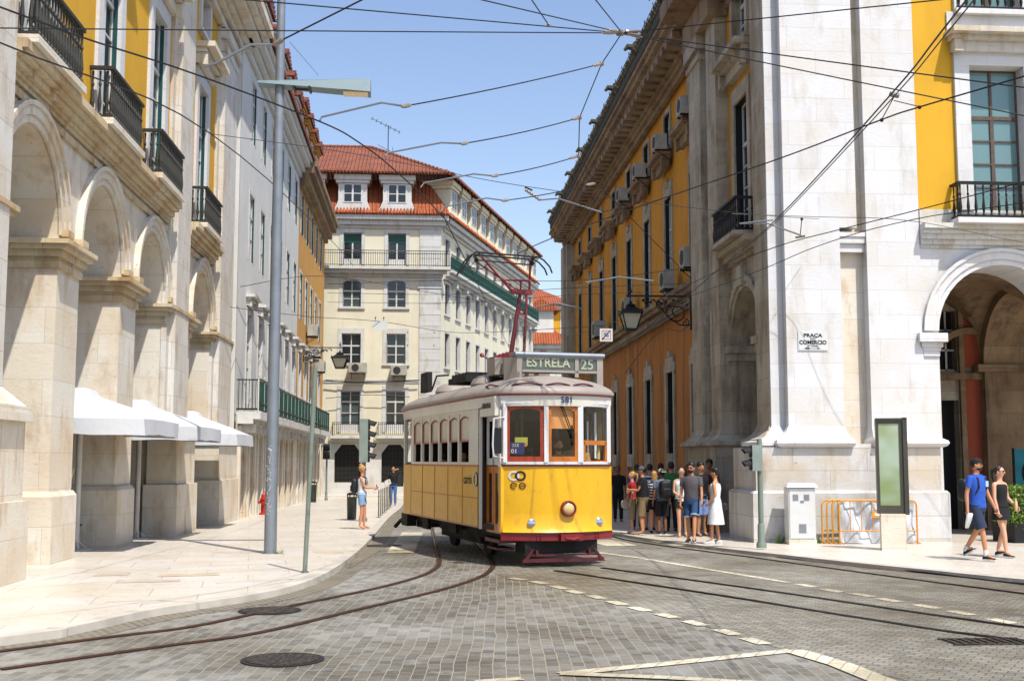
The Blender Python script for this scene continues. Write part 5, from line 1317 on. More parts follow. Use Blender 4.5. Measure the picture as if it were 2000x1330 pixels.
    q = MB(W); q.box(-.87,-.64,0,.006,1.83,2.03); cd = q.build('route_card', M['navy'], t)
    textmesh('25E', .075, W, -.78, .008, 1.98, M['enamel'], cd, ext=.001); textmesh('01', .1, W, -.8, .008, 1.88, M['enamel'], cd, ext=.001, bold=.002)
    q = MB(W); q.box(-.78,-.58,-.03,-.025,1.98,2.12); q.build('lime_card', M['lime'], t)
    q = MB(W); q.box(-.76,-.6,-.02,-.01,1.96,2.03); q.build('orange_card', M['orange_card'], t)
    q = B(); q.lathe(.78, .02, [(.035,1.74),(.035,1.9),(.015,1.95),(.015,1.98)], 8); q.build('water_bottle', M['lens'], t)
    # ---- underframe
    q = B(); q.box(-.8, .8, -7.9, .0, .36, .5).box(-.62, .62, -5.6, -2.6, .12, .4); q.box(-.75,.75,-7.4,-6.9,.2,.45)
    q.box(-.66,.66,-.3,.24,.13,.42); q.tube([(-.9,-7.6,.42),(-1.0,-8.0,.3),(-1.05,-8.3,.16)], .05, 6); q.box(-1.02,-.8,-7.8,-7.2,.22,.5)
    q.box(-1.0,-.92,-5.8,-5.3,.25,.5).box(-.98,-.9,-3.6,-3.1,.3,.5); q.build('underframe', M['under'], t)
    for u in (-2.5, -5.1):
        for e in (-1, 1):
            q = B(); q.tube([(e*.40, u, .26), (e*.50, u, .26)], .35, 20); q.tube([(e*.5, u, .26), (e*.54, u, .26)], .12, 10)
            q.build('wheel', M['under'], t)
        q = B()
        for e in (-1, 1): q.box(e*.62-.04, e*.62+.04, u-.5, u+.5, .26, .4)
        q.build('axle_frame', M['under'], t)
    q = B()                                              # cowcatcher
    for z0, z1, k, y in ((.0,.06,.74,.36),(.1,.13,.66,.32)): q.box(-k, -.12, y-.04, y, z0, z1).box(.42 if z0 > .1 else -.12, k, y-.04, y, z0, z1)
    for e in (-1, 1): q.prism([(e*.76,.0),(e*.74,.02),(e*.58,.22),(e*.54,.22),(e*.68,.0)], .33, .37)
    q.box(-.5,-.46,.24,.34,.1,.2).box(.46,.5,.24,.34,.1,.2)
    q.build('lifeguard', M['t_maroon'], t)
    return t
M['shade_tint'] = clear((.06,.06,.06,1)); M['frost'] = plain('cream_frosted_glass', 'B7B090', .25, spec=.6)  # clear far side panes tinted near black, cabin shade put into the glass
TRAM = tram()
# ================================================================ STREET FURNITURE
I = frame((0, 0, 0), (1, 0), (0, 1))
def rot(o, deg): c, s = math.cos(rad(deg)), math.sin(rad(deg)); return frame(o, (c, s), (-s, c))
# big grey lamp post with blade lamp
x, y = -2.79, 22.7; z = gz(y)
t = thing('street_lamp', 'tall grey lamp post with a flat wedge shaped lamp blade on the left pavement', 'street lamp', (x, y, z))
m = MB(); m.tube([(x,y,z-.02),(x,y,z+4),(x,y,z+13.5)], [.118,.108,.07], 24); m.tube([(x,y,z),(x,y,z+.02)], .16, 20); m.build('pole', M['pole'], t, True)
m = MB()
zz = 8.92
m.add([(-3.2,y-.16,zz+.10),(-1.02,y-.2,zz-.04),(-1.02,y+.22,zz-.04),(-3.2,y+.16,zz+.10),(-3.2,y-.06,zz+.17),(-1.02,y-.08,zz+.26),(-1.02,y+.1,zz+.26),(-3.2,y+.06,zz+.17)],
      [(0,3,2,1),(4,5,6,7),(0,1,5,4),(1,2,6,5),(2,3,7,6),(3,0,4,7)])
h = m.build('lamp_blade', M['sage_lamp'] if 'sage_lamp' in M else M['pole'], t)
m = MB(); m.box(-1.55, -1.07, y-.15, y+.15, zz-.05, zz-.02); m.build('lamp_lens', M['lens'], h)
m = MB()
for k in (-2.5, -2.2): m.box(k-.02, k+.02, y-.18, y+.18, zz+.0, zz+.05)
m.box(-2.5, -2.2, y-.02, y+.02, zz+.01, zz+.04)
m.build('bracket_bands', M['iron'], h)
m = MB()                                                  # scratched tags on the pole
R2 = random.Random(3)
for c0, hgt in ((1.55, .5), (1.1, .45), (.75, .3)):
    pts = []
    for i in range(22):
        a = rad(-150+R2.uniform(0, 70)); zz2 = z+c0+hgt*i/22+R2.uniform(-.04,.04); pts.append((x+.119*math.cos(a), y+.119*math.sin(a), zz2))
    m.tube(pts, .004, 4)
m.build('scratched_graffiti', M['enamel'], t)
# thin sign post
x, y = -1.77, 18.77; z = 0
t = thing('sign_post', 'thin leaning galvanised post near the edge of the left pavement', 'post', (x, y, z))
m = MB(); m.tube([(x,y,z),(x+.11,y,3.2)], .036, 12); m.build('tube', M['sage'], t, True)
m = MB(); m.lathe(x, y, [(.06,0),(.06,.02),(.04,.03)], 12).lathe(x+.11, y, [(.038,3.2),(.02,3.22)], 10); m.build('collar', M['steel'], t)

# umbrellas
def fabric():
    m, nt, b = newmat('white_canvas'); b.inputs['Base Color'].default_value = rgb('CECFD0'); b.inputs['Roughness'].default_value = .8
    n = noise(nt, 6, 4, pos(nt)); bump(nt, b, n, .25, .03)
    return m
M['canvas'] = fabric(); M['beige_pole'] = plain('beige_painted_pole', 'DDD8CE', .45, var=.15)
def umbrella(x, y, label, hw=1.6, seed=1):
    r = random.Random(seed); z = gz(y); t = thing('market_umbrella', label, 'umbrella', (x, y, z), 'white market umbrellas in front of the arcade')
    m = MB(); m.tube([(x,y,z),(x,y,z+2.95)], .06, 14)
    m.build('pole', M['beige_pole'], t, True)
    m = MB(); m.lathe(x, y, [(.3,z),(.3,z+.02),(.07,z+.03),(.06,z+.14)], 16)
    for k in range(4): a = k*math.pi/2+.4; m.prism([(0,0),(0,0)], 0, 0) if False else m.tube([(x+.22*math.cos(a),y+.22*math.sin(a),z+.02),(x+.05*math.cos(a),y+.05*math.sin(a),z+.16)], .012, 5)
    m.build('base', M['beige_pole'], t)
    m = MB(); n = 10; ring = []
    def edge(k, R0, zc, sag):
        pts = []
        for s in range(4):
            a = [(-1,-1),(1,-1),(1,1),(-1,1)][s]; b_ = [(1,-1),(1,1),(-1,1),(-1,-1)][s]
            for i in range(n):
                f = i/n; px, py = a[0]+(b_[0]-a[0])*f, a[1]+(b_[1]-a[1])*f
                pts.append((x+px*R0, y+py*R0, zc-sag*math.sin(math.pi*f)))
        return pts
    rings = [edge(0, .1, z+3.18, 0), edge(0, .22, z+3.14, 0), edge(0, .3, z+3.02, 0), edge(0, .6, z+2.9, -.015), edge(0, hw*.7, z+2.72, .02), edge(0, hw, z+2.52, -.015)]
    wv = [r.uniform(-.025, .025) for _ in range(4*n)]
    low = []
    for i, p in enumerate(edge(0, hw+.015, z+2.22, -.02)):
        low.append((p[0]+wv[i]*(1 if abs(p[1]-y) < abs(p[0]-x) else .3), p[1]+wv[i], p[2]+wv[(i*7) % 40]*.6))
    m.loft(rings+[low], cap=False); o = m.build('canopy', M['canvas'], t, True, 35)
    m = MB()
    for a in ((-1,-1),(1,-1),(1,1),(-1,1),(0,-1),(1,0),(0,1),(-1,0)):
        m.tube([(x,y,z+2.98),(x+a[0]*(hw-.03),y+a[1]*(hw-.03),z+2.47)], .014, 5); m.tube([(x,y,z+2.35),(x+a[0]*hw*.5,y+a[1]*hw*.5,z+2.74)], .011, 5)
    m.lathe(x, y, [(.07,z+2.3),(.07,z+2.4)], 8); m.build('ribs', M['beige_pole'], t)
    return t
umbrella(-6.72, 24.0, 'nearest white square market umbrella in front of the limestone piers', 1.6, 1)
umbrella(-6.47, 27.9, 'middle white square market umbrella in front of the limestone piers', 1.6, 2)
umbrella(-6.3, 33.0, 'farthest white square market umbrella beside the last pier', 1.5, 3)

# bins
M['bin'] = plain('dark_green_bin', '2C332C', .45, var=.25)
def bin_(x, y, r, h, label, zb=0.0, pole=None):
    z = gz(y)+zb; t = thing('litter_bin', label, 'litter bin', (x, y, z), 'dark litter bins along the left pavement')
    m = MB(); m.lathe(x, y, [(r*.86,z+.02),(r*.9,z),(r,z+h*.82),(r*1.04,z+h*.83)], 18); m.build('body', M['bin'], t, True, 35)
    m = MB(); m.lathe(x, y, [(r*1.04,z+h*.90),(r*1.0,z+h*.95),(r*.5,z+h)], 18)
    for k in range(4): a = k*math.pi/2+.5; m.tube([(x+r*.95*math.cos(a),y+r*.95*math.sin(a),z+h*.8),(x+r*.95*math.cos(a),y+r*.95*math.sin(a),z+h*.92)], .02, 5)
    m.build('hood', M['iron'], t)
    if pole:
        m = MB(); m.tube([(x+r+.06,y,gz(y)),(x+r+.06,y,gz(y)+pole)], .05, 10); m.box(x+r-.02, x+r+.06, y-.03, y+.03, z+h*.4, z+h*.6); m.build('pole', M['sage'], t, True)
bin_(-2.17, 38.5, .16, .86, 'dark litter bin standing behind the woman with the backpack')
bin_(-5.35, 60, .22, 1.05, 'dark litter bin with a hooped top by the ochre terrace wall')
bin_(-1.1, 66, .22, .85, 'dark litter bin hung on a grey pole behind the man on the phone', .7, 2.7)
# hydrant
x, y = -5.55, 43; z = gz(y); t = thing('fire_hydrant', 'red fire hydrant beside the wall behind the grey lamp post', 'fire hydrant', (x, y, z))
M['red_paint'] = plain('red_gloss_paint', 'C02A1C', .35, var=.15)
m = MB(); m.lathe(x, y, [(.15,z),(.15,z+.06),(.1,z+.08),(.1,z+.5),(.13,z+.52),(.13,z+.58),(.1,z+.6),(.09,z+.7),(.03,z+.78)], 14); m.build('barrel', M['red_paint'], t, True)
m = MB(); m.tube([(x-.2,y,z+.45),(x+.2,y,z+.45)], .055, 10); m.tube([(x,y-.2,z+.42),(x,y,z+.42)], .065, 10); m.lathe(x, y, [(.03,z+.76),(.03,z+.84)], 6); m.build('outlets', M['red_paint'], t, True)
# bollard railing: row of flat posts
for i in range(8):
    f = i/7; y = 40+f*11.8; x = -1.36+f*.1; z = gz(y)
    m = MB(); m.box(x-.018, x+.018, y-.05, y+.05, z, z+.9); m.taper(x-.018, x+.018, y-.05, y+.05, z+.9, z+.93, .01); m.box(x-.08,x+.08,y-.06,y+.06,z,z+.015)
    o = m.build('bollard', M['brown_post'] if 'brown_post' in M else M.setdefault('brown_post', plain('bronzed_post', '5E5648', .5, .3, var=.3)))
    o.data.transform(Matrix.Translation((-x,-y,-z))); o.location = (x,y,z)
    tag(o, 'flat bronze post in the row between the left pavement and the tram' , 'bollard', 'row of flat bronze posts along the left kerb')
# traffic lights
M['tl_green'] = plain('sage_signal_housing', '8E9A90', .5, var=.2)
def signal(name, label, x, y, zb, hz, w, faces, pole_r, T, pole_top=None, group='traffic signals', n=2):
    z = gz(y); t = thing(name, label, 'traffic light', (x, y, z), group)
    m = MB(); m.tube([(x,y,z),(x,y,pole_top or zb+hz)], pole_r, 12); m.lathe(x, y, [(pole_r*1.9,z),(pole_r*1.9,z+.08),(pole_r*1.3,z+.14),(pole_r*1.3,z+.45),(pole_r*1.05,z+.48)], 14); m.build('pole', M['sage'], t, True)
    m = MB(T); m.box(-w/2, w/2, -w*.45, w*.45, zb, zb+hz); h = m.build('signal_housing', M['tl_green'], t)
    u = hz/n
    for k in range(n):
        zc = zb+u*(k+.5)
        q = MB(T); rg = []
        for L, drop in ((0, 0), (u*.75, .0)):
            rg.append([( -w/2-L*(1 if a < math.pi else .0) if False else -w/2-L*(.55+.45*math.sin(a)), u*.42*math.cos(a), zc+u*.42*math.sin(a)-L*.25) for a in [math.pi*j/8 for j in range(9)]])
        q.loft(rg, cap=False, closed=False); q.box(-w/2-.015, -w/2, -u*.42, u*.42, zc-u*.42, zc+u*.42)
        q.build('visor', M['black'], h)
        q = MB(T); q.tube([(-w/2-.03,0,zc),(-w/2-.015,0,zc)], u*.3, 12); q.build('lamp', M['dark_lens'], h)
    return t
M['dark_lens'] = plain('unlit_signal_lens', '2A2420', .2)
signal('traffic_light', 'grey green pedestrian signal on a post in front of the limestone corner', 6.86, 23.5, 1.52, .52, .2, 1, .055, rot((6.78,23.5,0), 0), 2.16)
x, y = -1.74, 37.
signal('traffic_light', 'tall grey green traffic light behind the woman with the backpack', x, y, 1.66, 1.34, .28, 1, .07, rot((x+.02, y, 0), 172), 1.8, n=4)
x, y = -4.97, 64
signal('traffic_light', 'small grey traffic signal far off at the left corner of the cream building', x, y, 1.75, .85, .45, 1, .05, rot((x, y, 0), 90), 2.4, n=2)

# cabinet
t = thing('utility_cabinet', 'white metal utility cabinet with louvred vents against the limestone corner', 'utility cabinet', (8.2, 25.1, gz(25.1)))
z = gz(25.1)-.03; cw = rot((8.2, 25.15, 0), -2)
m = MB(cw); m.box(-.3,.3,-.2,.2,z,z+.1); m.build('base', M['stone_warm'], t)
m = MB(cw); m.box(-.29,.29,-.18,.18,z+.1,z+1.22); m.build('body', M['enamel'], t)
m = MB(cw); m.box(-.27+.0,.27,-.195,-.18,z+.13,z+1.19); d = m.build('door', M['enamel'], t)
m = MB(cw)
for c, zz in ((-.14, z+1.05), (.1, z+1.05), (0, z+.42)):
    for k in range(5 if zz > z+.8 else 7): m.box(c-.06-.02*(zz < z+.8), c+.06+.02*(zz < z+.8), -.205, -.195, zz-k*.028, zz-k*.028+.012)
m.build('vents', M['pole'], d)
m = MB(cw); m.box(-.04,.04,-.2,-.196,z+.88,z+.93); m.build('label', M['pole'], d)
m = MB(cw); m.taper(-.34,.34,-.24,.24,z+1.22,z+1.3,.06); m.build('lid', M['enamel'], t)

# crowd barriers
M['bar_orange'] = plain('orange_barrier_paint', 'E39A1C', .4, var=.2)
def barrier(x0, y0, label, w=2.0, dx=0, ang=0):
    T = rot((x0, y0, gz(y0)-.03), ang); t = thing('crowd_barrier', label, 'barrier', T((0,0,0)), 'orange steel barriers leaning together by the corner')
    m = MB(T); r = .12; z1 = .93; z0 = .28
    pts = [(0,0,0),(0,0,z1-r)]+[(r-r*math.cos(a),0,z1-r+r*math.sin(a)) for a in [math.pi/8*k for k in range(1,5)]]+[(w-r+r*math.sin(a),0,z1-r+r*math.cos(a)) for a in [math.pi/8*k for k in range(0,5)]]+[(w,0,0)]
    m.tube(pts, .02, 8); m.tube([(0,0,z0),(w,0,z0)], .014, 6); m.build('frame', M['bar_orange'], t, True)
    m = MB(T); n = 7
    for i in range(1, n): m.tube([(w*i/n,0,z0),(w*i/n,0,z1)], .009, 6)
    m.build('rungs', M['bar_orange'], t)
    m = MB(T); 
    for s in (.02, w-.02): m.tube([(s,-.2,0.02),(s,.0,.05),(s,.2,.02)], .014, 6)
    m.build('feet', M['bar_orange'], t)
    if dx:
        m = MB(T); m.box(w*.42, w*.58, -.02, .01, .56, .7); m.build('nameplate', M['bar_orange'], t)
        m = MB(T); m.box(w*.45, w*.55, -.026, -.02, .6, .66); m.build('nameplate_label', M['enamel'], t)
barrier(9.0, 24.95, 'foremost orange steel barrier in front of a white sheet by the corner', 1.72, 1, 0)
for k in range(3): barrier(8.9-.09*k, 25.1+.07*k, ['orange barrier directly behind the foremost one', 'third orange barrier in the leaning stack', 'rearmost orange barrier of the stack nearest the white cabinet'][k], 1.72, 0, 1)
def sheet():
    m = MB(); r = random.Random(5); nx, nz = 26, 14; G = []
    for i in range(nx+1):
        row = []
        for j in range(nz+1):
            f, g_ = i/nx, j/nz
            row.append((9.03+1.66*f, 25.03+.04*math.sin(f*17+g_*5)+.035*math.sin(f*31-g_*9)+.05*g_*(1-g_), gz(25)-.03+.9*g_+.02*math.sin(f*9)))
        G.append(row)
    for i in range(nx):
        for j in range(nz): m.quad(G[i][j], G[i+1][j], G[i+1][j+1], G[i][j+1])
    o = m.build('plastic_sheet', M['canvas'], None, True, 180, fix=False); tag(o, 'crumpled white plastic sheet hung behind the orange barrier', 'sheet')
sheet()

# information totem
T = rot((9.4, 23.0, gz(23)-.03), -16)
t = thing('information_totem', 'dark framed glass information totem on a pale stone block', 'information totem', (9.4, 23.0, gz(23)-.03))
m = MB(T); m.box(-.25,.22,-.14,.14,0,.72); m.build('stone_base', M['stone_warm'], t)
M['totem'] = plain('dark_bronze_frame', '57544A', .4, .5, var=.15)
m = MB(T); a, b, z0, z1 = -.3, .2, .72, 2.58
m.box(a, b, -.1, .12, z0, z0+.16).box(a, b, -.1, .12, z1-.08, z1).box(a, a+.055, -.1, .12, z0+.16, z1-.08).box(b-.055, b, -.1, .12, z0+.16, z1-.08).box(a+.05,b-.05,.05,.12,z0+.1,z1-.05); m.build('frame', M['totem'], t)
m = MB(T); m.box(b+.015, b+.1, -.13, .13, z0-.02, z1+.04).box(b,b+.015,-.08,.1,z0,z1); m.box(a-.01, b+.1, -.13, -.1, z1-.01, z1+.03); m.build('side_pillar', M['totem'], t)
def screen():
    m, nt, bb = newmat('totem_glass'); bb.inputs['Roughness'].default_value = .04; bb.inputs['Specular IOR Level'].default_value = .9
    n = noise(nt, 1.2, 2, pos(nt)); nt.links.new(mix(nt, ramp(nt, n, .4, .62), rgb('8C9C68'), rgb('A9BCA6')), bb.inputs['Base Color']); return m
M['screen'] = screen()
m = MB(T); m.box(a+.055, b-.055, -.085, -.07, z0+.16, z1-.08); m.build('glass_panel', M['screen'], t)

# teal poster board and hedge
M['teal'] = plain('teal_poster', '3E9AA6', .5, var=.2)
t = thing('poster_board', 'teal poster board with a dark ring leaning at the right edge inside the arcade', 'poster', (15.2, 28.6, 0))
Tp = rot((15.15, 28.6, gz(28)-.03), -4)
m = MB(Tp); m.box(-.3, .7, 0, .04, .9, 2.1); m.build('board', M['teal'], t)
m = MB(Tp); n = 20; rg = []
for i in range(n+1):
    a = 2*math.pi*i/n; rg.append([(.25+rr*math.cos(a), h, 1.5+1.15*rr*math.sin(a)) for rr, h in ((.36,-.001),(.36,-.01),(.31,-.01),(.31,-.001))])
m.loft(rg); m.box(-.32,-.28,-.01,.045,.0,2.12).box(-.28,.7,-.01,.045,.86,.9); m.build('ring_and_frame', M['iron'], t)
def hedge():
    t = thing('hedge_planter', 'clipped green hedge in a dark planter behind the walking couple', 'hedge', (14.2, 25.4, gz(25.4)))
    z = gz(25.4)-.03
    m = MB(); m.box(12.9, 16.0, 24.95, 25.95, z, z+.42); m.build('planter', M['black'], t)
    m = MB(); m.box(13.0, 15.95, 25.05, 25.85, z+.3, z+1.18); m.build('twigs', M['leaf_dark'], t)
    m = MB(); r = random.Random(9)
    for k in range(9000):
        f = r.random()
        if f < .5: p = Vector((r.uniform(12.93,16), 25.0+r.uniform(-.05,.06), z+r.uniform(.3,1.22)))
        elif f < .85: p = Vector((r.uniform(12.93,16), r.uniform(25.0,25.9), z+1.2+r.uniform(-.08,.06)))
        else: p = Vector((12.96+r.uniform(-.06,.05), r.uniform(25.0,25.9), z+r.uniform(.3,1.22)))
        if abs(p.z-z-.82) < .03: continue
        a = Vector((r.uniform(-1,1), r.uniform(-1,1), r.uniform(-.3,1))).normalized(); b = a.orthogonal().normalized(); c = a.cross(b); s = r.uniform(.015,.034)
        m.add([p-b*s, p+c*s*.55, p+b*s, p-c*s*.55], [(0,1,2,3)], r.choice((0,0,1)))
    m.build('foliage', [M['leaf'], M['leaf_light']], t, fix=False)
M['leaf'] = plain('hedge_leaf', '5F7F28', .55); M['leaf_light'] = plain('young_hedge_leaf', '93A637', .5); M['leaf_dark'] = plain('hedge_inside', '1E2A10', .8)
hedge()
def tuft(x, y, label, n=26, h=.2, seed=1):
    z = gz(y)-.03; r = random.Random(seed); m = MB()
    for k in range(n):
        a = r.uniform(0, 6.28); L = r.uniform(.4,1)*h; p = Vector((x+r.uniform(-.08,.08), y+r.uniform(-.04,.04), z)); d = Vector((math.cos(a)*L*.6, math.sin(a)*L*.5, L)); w = Vector((-math.sin(a), math.cos(a), 0))*.008
        m.add([p-w, p+w, p+d*.6+w*.7, p+d+Vector((0,0,-.2*L)), p+d*.6-w*.7], [(0,1,2,4),(4,2,3)])
    o = m.build('weed_tuft', M['leaf'], None, fix=False); tag(o, label, 'weeds')
tuft(7.8, 25.35, 'tuft of green weeds left of the white cabinet', 40, .3, 2); tuft(8.62, 25.3, 'tuft of green weeds right of the white cabinet', 34, .24, 3)
tuft(-2.63, 22.6, 'small weeds at the foot of the tall lamp post', 24, .16, 4)

# hanging signs
def board_sign(name, label, x, y, z, w, h, faceT):
    t = thing(name, label, 'sign', (x, y, z)); return t
x, y, z = 4.86, 30.5, 5.0; T = rot((x, y, z), 3)
t = thing('tram_rule_sign', 'square white hanging sign with a thin red border and a black diagonal bar', 'sign', (x, y, z))
m = MB(T); m.box(-.17,.17,0,.02,-.17,.17); m.build('plate', M['enamel'], t)
m = MB(T)
for a0, a1, c0, c1 in ((-.12,.12,.105,.12),(-.12,.12,-.12,-.105),(-.12,-.105,-.12,.12),(.105,.12,-.12,.12)): m.box(a0,a1,-.004,0,c0,c1)
m.build('red_border', M['red_paint'], t)
m = MB(T); m.prism([(-.115,-.125),(-.095,-.125),(.115,.11),(.115,.125),(.1,.125),(-.115,-.105)], -.008, -.004); m.build('diagonal_bar', M['letter_black'], t)
m = MB(T); m.box(-.07,.0,-.003,0,-.02,.06).box(.0,.07,-.003,0,-.06,.02).box(-.07,.07,-.0035,-.001,.05,.07); m.build('grey_emblem', M['pole'], t)
m = MB(T); m.tube([(-.12,0,.17),(-.12,0,.24)], .008, 5).tube([(.12,0,.17),(.12,0,.24)], .008, 5); m.build('hanger', M['iron'], t)
x, y, z = atY(742, 635, 44); T = rot((x, y, z), 0)
t = thing('hanging_plate', 'blank white plate hung on cables in front of the cream building', 'sign', (x, y, z))
m = MB(T); m.box(-.28,.28,0,.015,-.19,.18); m.build('plate', M['enamel'], t)
m = MB(T); 
for s in (-.17,.14): m.tube([(s,0,.18),(s,0,.3)], .012, 5); m.ball((s,0,.28), .03, 6, 4)
m.build('hanger', M['iron'], t)
# kiosk cloth seen between umbrella poles
def checker():
    m, nt, b = newmat('red_check_cloth'); c = N(nt, 'ShaderNodeTexChecker', Scale=22., Color1=rgb('C4252A'), Color2=rgb('E4DAD2')); nt.links.new(pos(nt), c.inputs[0]); nt.links.new(c.outputs[0], b.inputs['Base Color']); b.inputs['Roughness'].default_value = .9; return m
M['check'] = checker()
x, y = -7.05, 24.7; z = gz(y)
t = thing('cafe_chair', 'chair draped with a red check cloth beside the nearest umbrella pole', 'chair', (x, y, z))
m = MB()
for a in (-.2,.2):
    for b in (-.2,.2): m.tube([(x+a,y+b,z),(x+a,y+b,z+.45)], .014, 5)
    m.tube([(x+a,y+.2,z+.45),(x+a,y+.24,z+.9)], .014, 5)
m.build('legs', M['iron'], t)
m = MB(); m.box(x-.22,x+.22,y-.22,y+.22,z+.44,z+.47); m.build('seat', M['iron'], t)
m = MB(); rg = []
for i in range(7):
    f = i/6; rg.append([(x-.24+.48*k/10, y-.24+.03*math.sin(k*1.9+f*2)-.02*f, z+.92-.62*f) for k in range(11)])
m.loft(rg, cap=False, closed=False); m.build('draped_cloth', M['check'], t, fix=False)

# ================================================================ OVERHEAD WIRES
def P(x, y, Y): return atY(x, y, Y)
def PZ(x, y, z): return atZ(x, y, z)
def sagline(a, b, sag, n=10):
    a, b = Vector(a), Vector(b); return [a+(b-a)*(i/n)-Vector((0,0,sag*4*(i/n)*(1-i/n))) for i in range(n+1)]
WR = .85
web = thing('span_wire_web', 'web of black span wires joined at a steel hub above the street', 'overhead wires', P(1215,65,18))
def span(pts, r=.011, par=web, name='span_wire'):
    m = MB(); m.tube(pts, r*WR, 5); return m.build(name, M['wire'], par)
def insul(p, q, f0=0., L=.28, r=.022, par=web):
    p, q = Vector(p), Vector(q); d = (q-p).normalized(); m = MB(); a = p+d*f0
    m.tube([a, a+d*L*.15, a+d*L*.3, a+d*L*.7, a+d*L*.85, a+d*L], [r*.6, r, r*1.3, r*1.3, r, r*.5], 7); return m.build('insulator', M['ceramic'], par)
H = P(1215, 65, 18)
m = MB(); m.ball(H, .05, 8, 6); m.tube([Vector(H)+Vector((-.22,0,.02)), Vector(H)+Vector((.25,0,-.03))], .028, 6)
for k in range(4): m.ball(Vector(H)+Vector((-.2+.14*k, .0, .02*(-1)**k)), .04, 6, 4)
m.build('hub', M['ceramic'], web)
for a, Y in (((140,-30),13.),((-250,48),14.),((930,-2),14.5),((1155,-10),14.),((2050,-22),13.),((2040,172),13.),((2060,234),14.)):
    e = Vector(P(a[0], a[1], Y)); e = Vector(H)+(e-Vector(H))*1.9; span(sagline(H, e, .0, 2) if a[1] < 0 else sagline(H, e, .03)); insul(H, e, .12)
j = P(1072, 50, 17); span([j, P(1030, -12, 15), Vector(P(1030, -12, 15))+(Vector(P(1030,-12,15))-Vector(j))*4]); m = MB(); m.ball(j, .035, 6, 5); m.build('clamp', M['ceramic'], web)
nodes = [H, P(1175,125,18.5), P(1132,230,19.5), P(1130,305,20.5), P(1165,358,22), P(1345,540,30)]
for a, b in zip(nodes, nodes[1:]): span([a, b])
for nd in nodes[1:4]:
    m = MB(); m.ball(nd, .045, 6, 5); m.build('clamp', M['ceramic'], web)
ends = [(nodes[1], (790,208), 14.6, [(745,201),(628,229),(625,236)]), (nodes[2], (905,281), 16.4, [(862,279),(757,299),(752,306)]), (nodes[3], (965,344), 18.6, [(925,340),(828,358),(822,366)]), (nodes[4], (985,392), 20.4, [(950,387),(866,405),(860,414)])]
for nd, e, Y, rod in ends:
    E_ = P(e[0], e[1], Y); span(sagline(nd, E_, .03)); insul(nd, E_, .03); insul(E_, nd, -.06, .2)
    m = MB(); m.tube([E_]+[P(a, b, Y-.12*(k+1)) for k, (a, b) in enumerate(rod)], .013, 6); m.build('registration_arm', M['steel'], web)
# other arms
for pts, Y in ([(400,130),(420,125),(490,88),(533,88)], 12.2), ([(1055,391),(1065,390),(1090,388),(1175,415)], 22), ([(1510,430),(1444,437),(1500,437),(1565,460)], 19), ([(1145,552),(1210,541),(1276,549)], 29), ([(1045,601),(1085,592),(1142,604)], 34):
    m = MB(); m.tube([P(a, b, Y) for a, b in pts], .014 if Y < 25 else .02, 6); m.build('registration_arm', M['steel'], web)
span([P(533,88,12.2), P(720,-6,11.5), Vector(P(720,-6,11.5))+(Vector(P(720,-6,11.5))-Vector(P(533,88,12.2)))*6]); insul(P(533,88,12.2), P(720,-6,11.5), 0, .15)
span([P(1040,372,22), P(1025,366,22)], .02); 
m = MB()
for k in range(6): m.ball(P(1028+5*k, 372+3.5*k, 22), .035, 6, 4)
m.build('insulator', M['ceramic'], web)
span([P(1174,415,22), P(1235,400,23)], .01)
# contact wires, each a cable of its own
def cable(label, pts, r=.011, cat='overhead wire', name='contact_wire', clips=()):
    if name == 'contact_wire' or 'right of the arch' in label or 'left edge' in label:
        q0, q1 = [Vector(v) for v in pts[:2]]
        if 'right of the arch' in label: q0, q1 = Vector(pts[-1]), Vector(pts[-2]); pts = list(pts)+[tuple(q0+(q0-q1).normalized()*9)]
        else: pts = [tuple(q0+(q0-q1).normalized()*9)]+list(pts)
    c = smooth([Vector(p) for p in pts], 6) if len(pts) > 2 else pts
    m = MB(); o0 = Vector(pts[0]); m.tube([Vector(p)-o0 for p in c], r*WR, 5); o = m.build(name, M['wire']); o.location = o0; tag(o, label, cat)
    return o
zc = 5.6
cable('contact wire curving from the top left over the lamp post towards the pantograph', [PZ(-60,-8,zc),PZ(150,70,zc),PZ(380,145,zc),PZ(625,238,zc),PZ(700,278,zc),PZ(770,332,zc),PZ(860,420,zc),PZ(905,500,zc),P(1000,690,70)])
cable('cable from the left edge sloping down across the lower balconies to the ochre terrace', [P(-40,68,12),P(412,262,18),P(644,467,34),P(690,520,60)], .012, name='overhead_cable')
cable('thin cable from the left facade across the red roof to the palace', [P(412,262,18),P(700,302,19),P(1023,364,20),P(1430,415,23),P(1600,428,25.5)], .007, name='overhead_cable')
cable('contact wire from the upper right corner sweeping down past the limestone pilaster', [PZ(1888,0,zc),PZ(1740,185,zc),PZ(1520,425,zc),PZ(1405,525,zc),P(1260,650,33),P(1180,722,50)])
cable('second wire running just beside the steep contact wire at upper right', [PZ(1908,-6,zc+.1),PZ(1745,190,zc+.06),PZ(1530,420,zc),PZ(1450,490,zc)], .008)
cable('contact wire from the right edge above the palace window down to the pantograph', [PZ(2040,138,zc),PZ(1795,210,zc),PZ(1720,235,zc),PZ(1520,311,zc),PZ(1260,400,zc),PZ(1080,465,zc),PZ(1010,496,zc)])
cable('cable crossing the right balcony and the limestone corner above the name plaque', [PZ(2040,345,zc),PZ(1794,410,zc),PZ(1635,450,zc),PZ(1520,481,zc),PZ(1400,530,zc),P(1240,610,34)], .01)
cable('lower cable crossing the limestone corner just under its neighbour', [PZ(2040,390,zc),PZ(1780,430,zc),PZ(1600,480,zc),PZ(1400,560,zc),P(1110,660,50)], .009)
cable('near level thin cable across the limestone corner ending right of the arch', [P(1430,418,25),P(1600,424,25),P(1780,432,24),P(2040,482,23)], .008, name='overhead_cable')
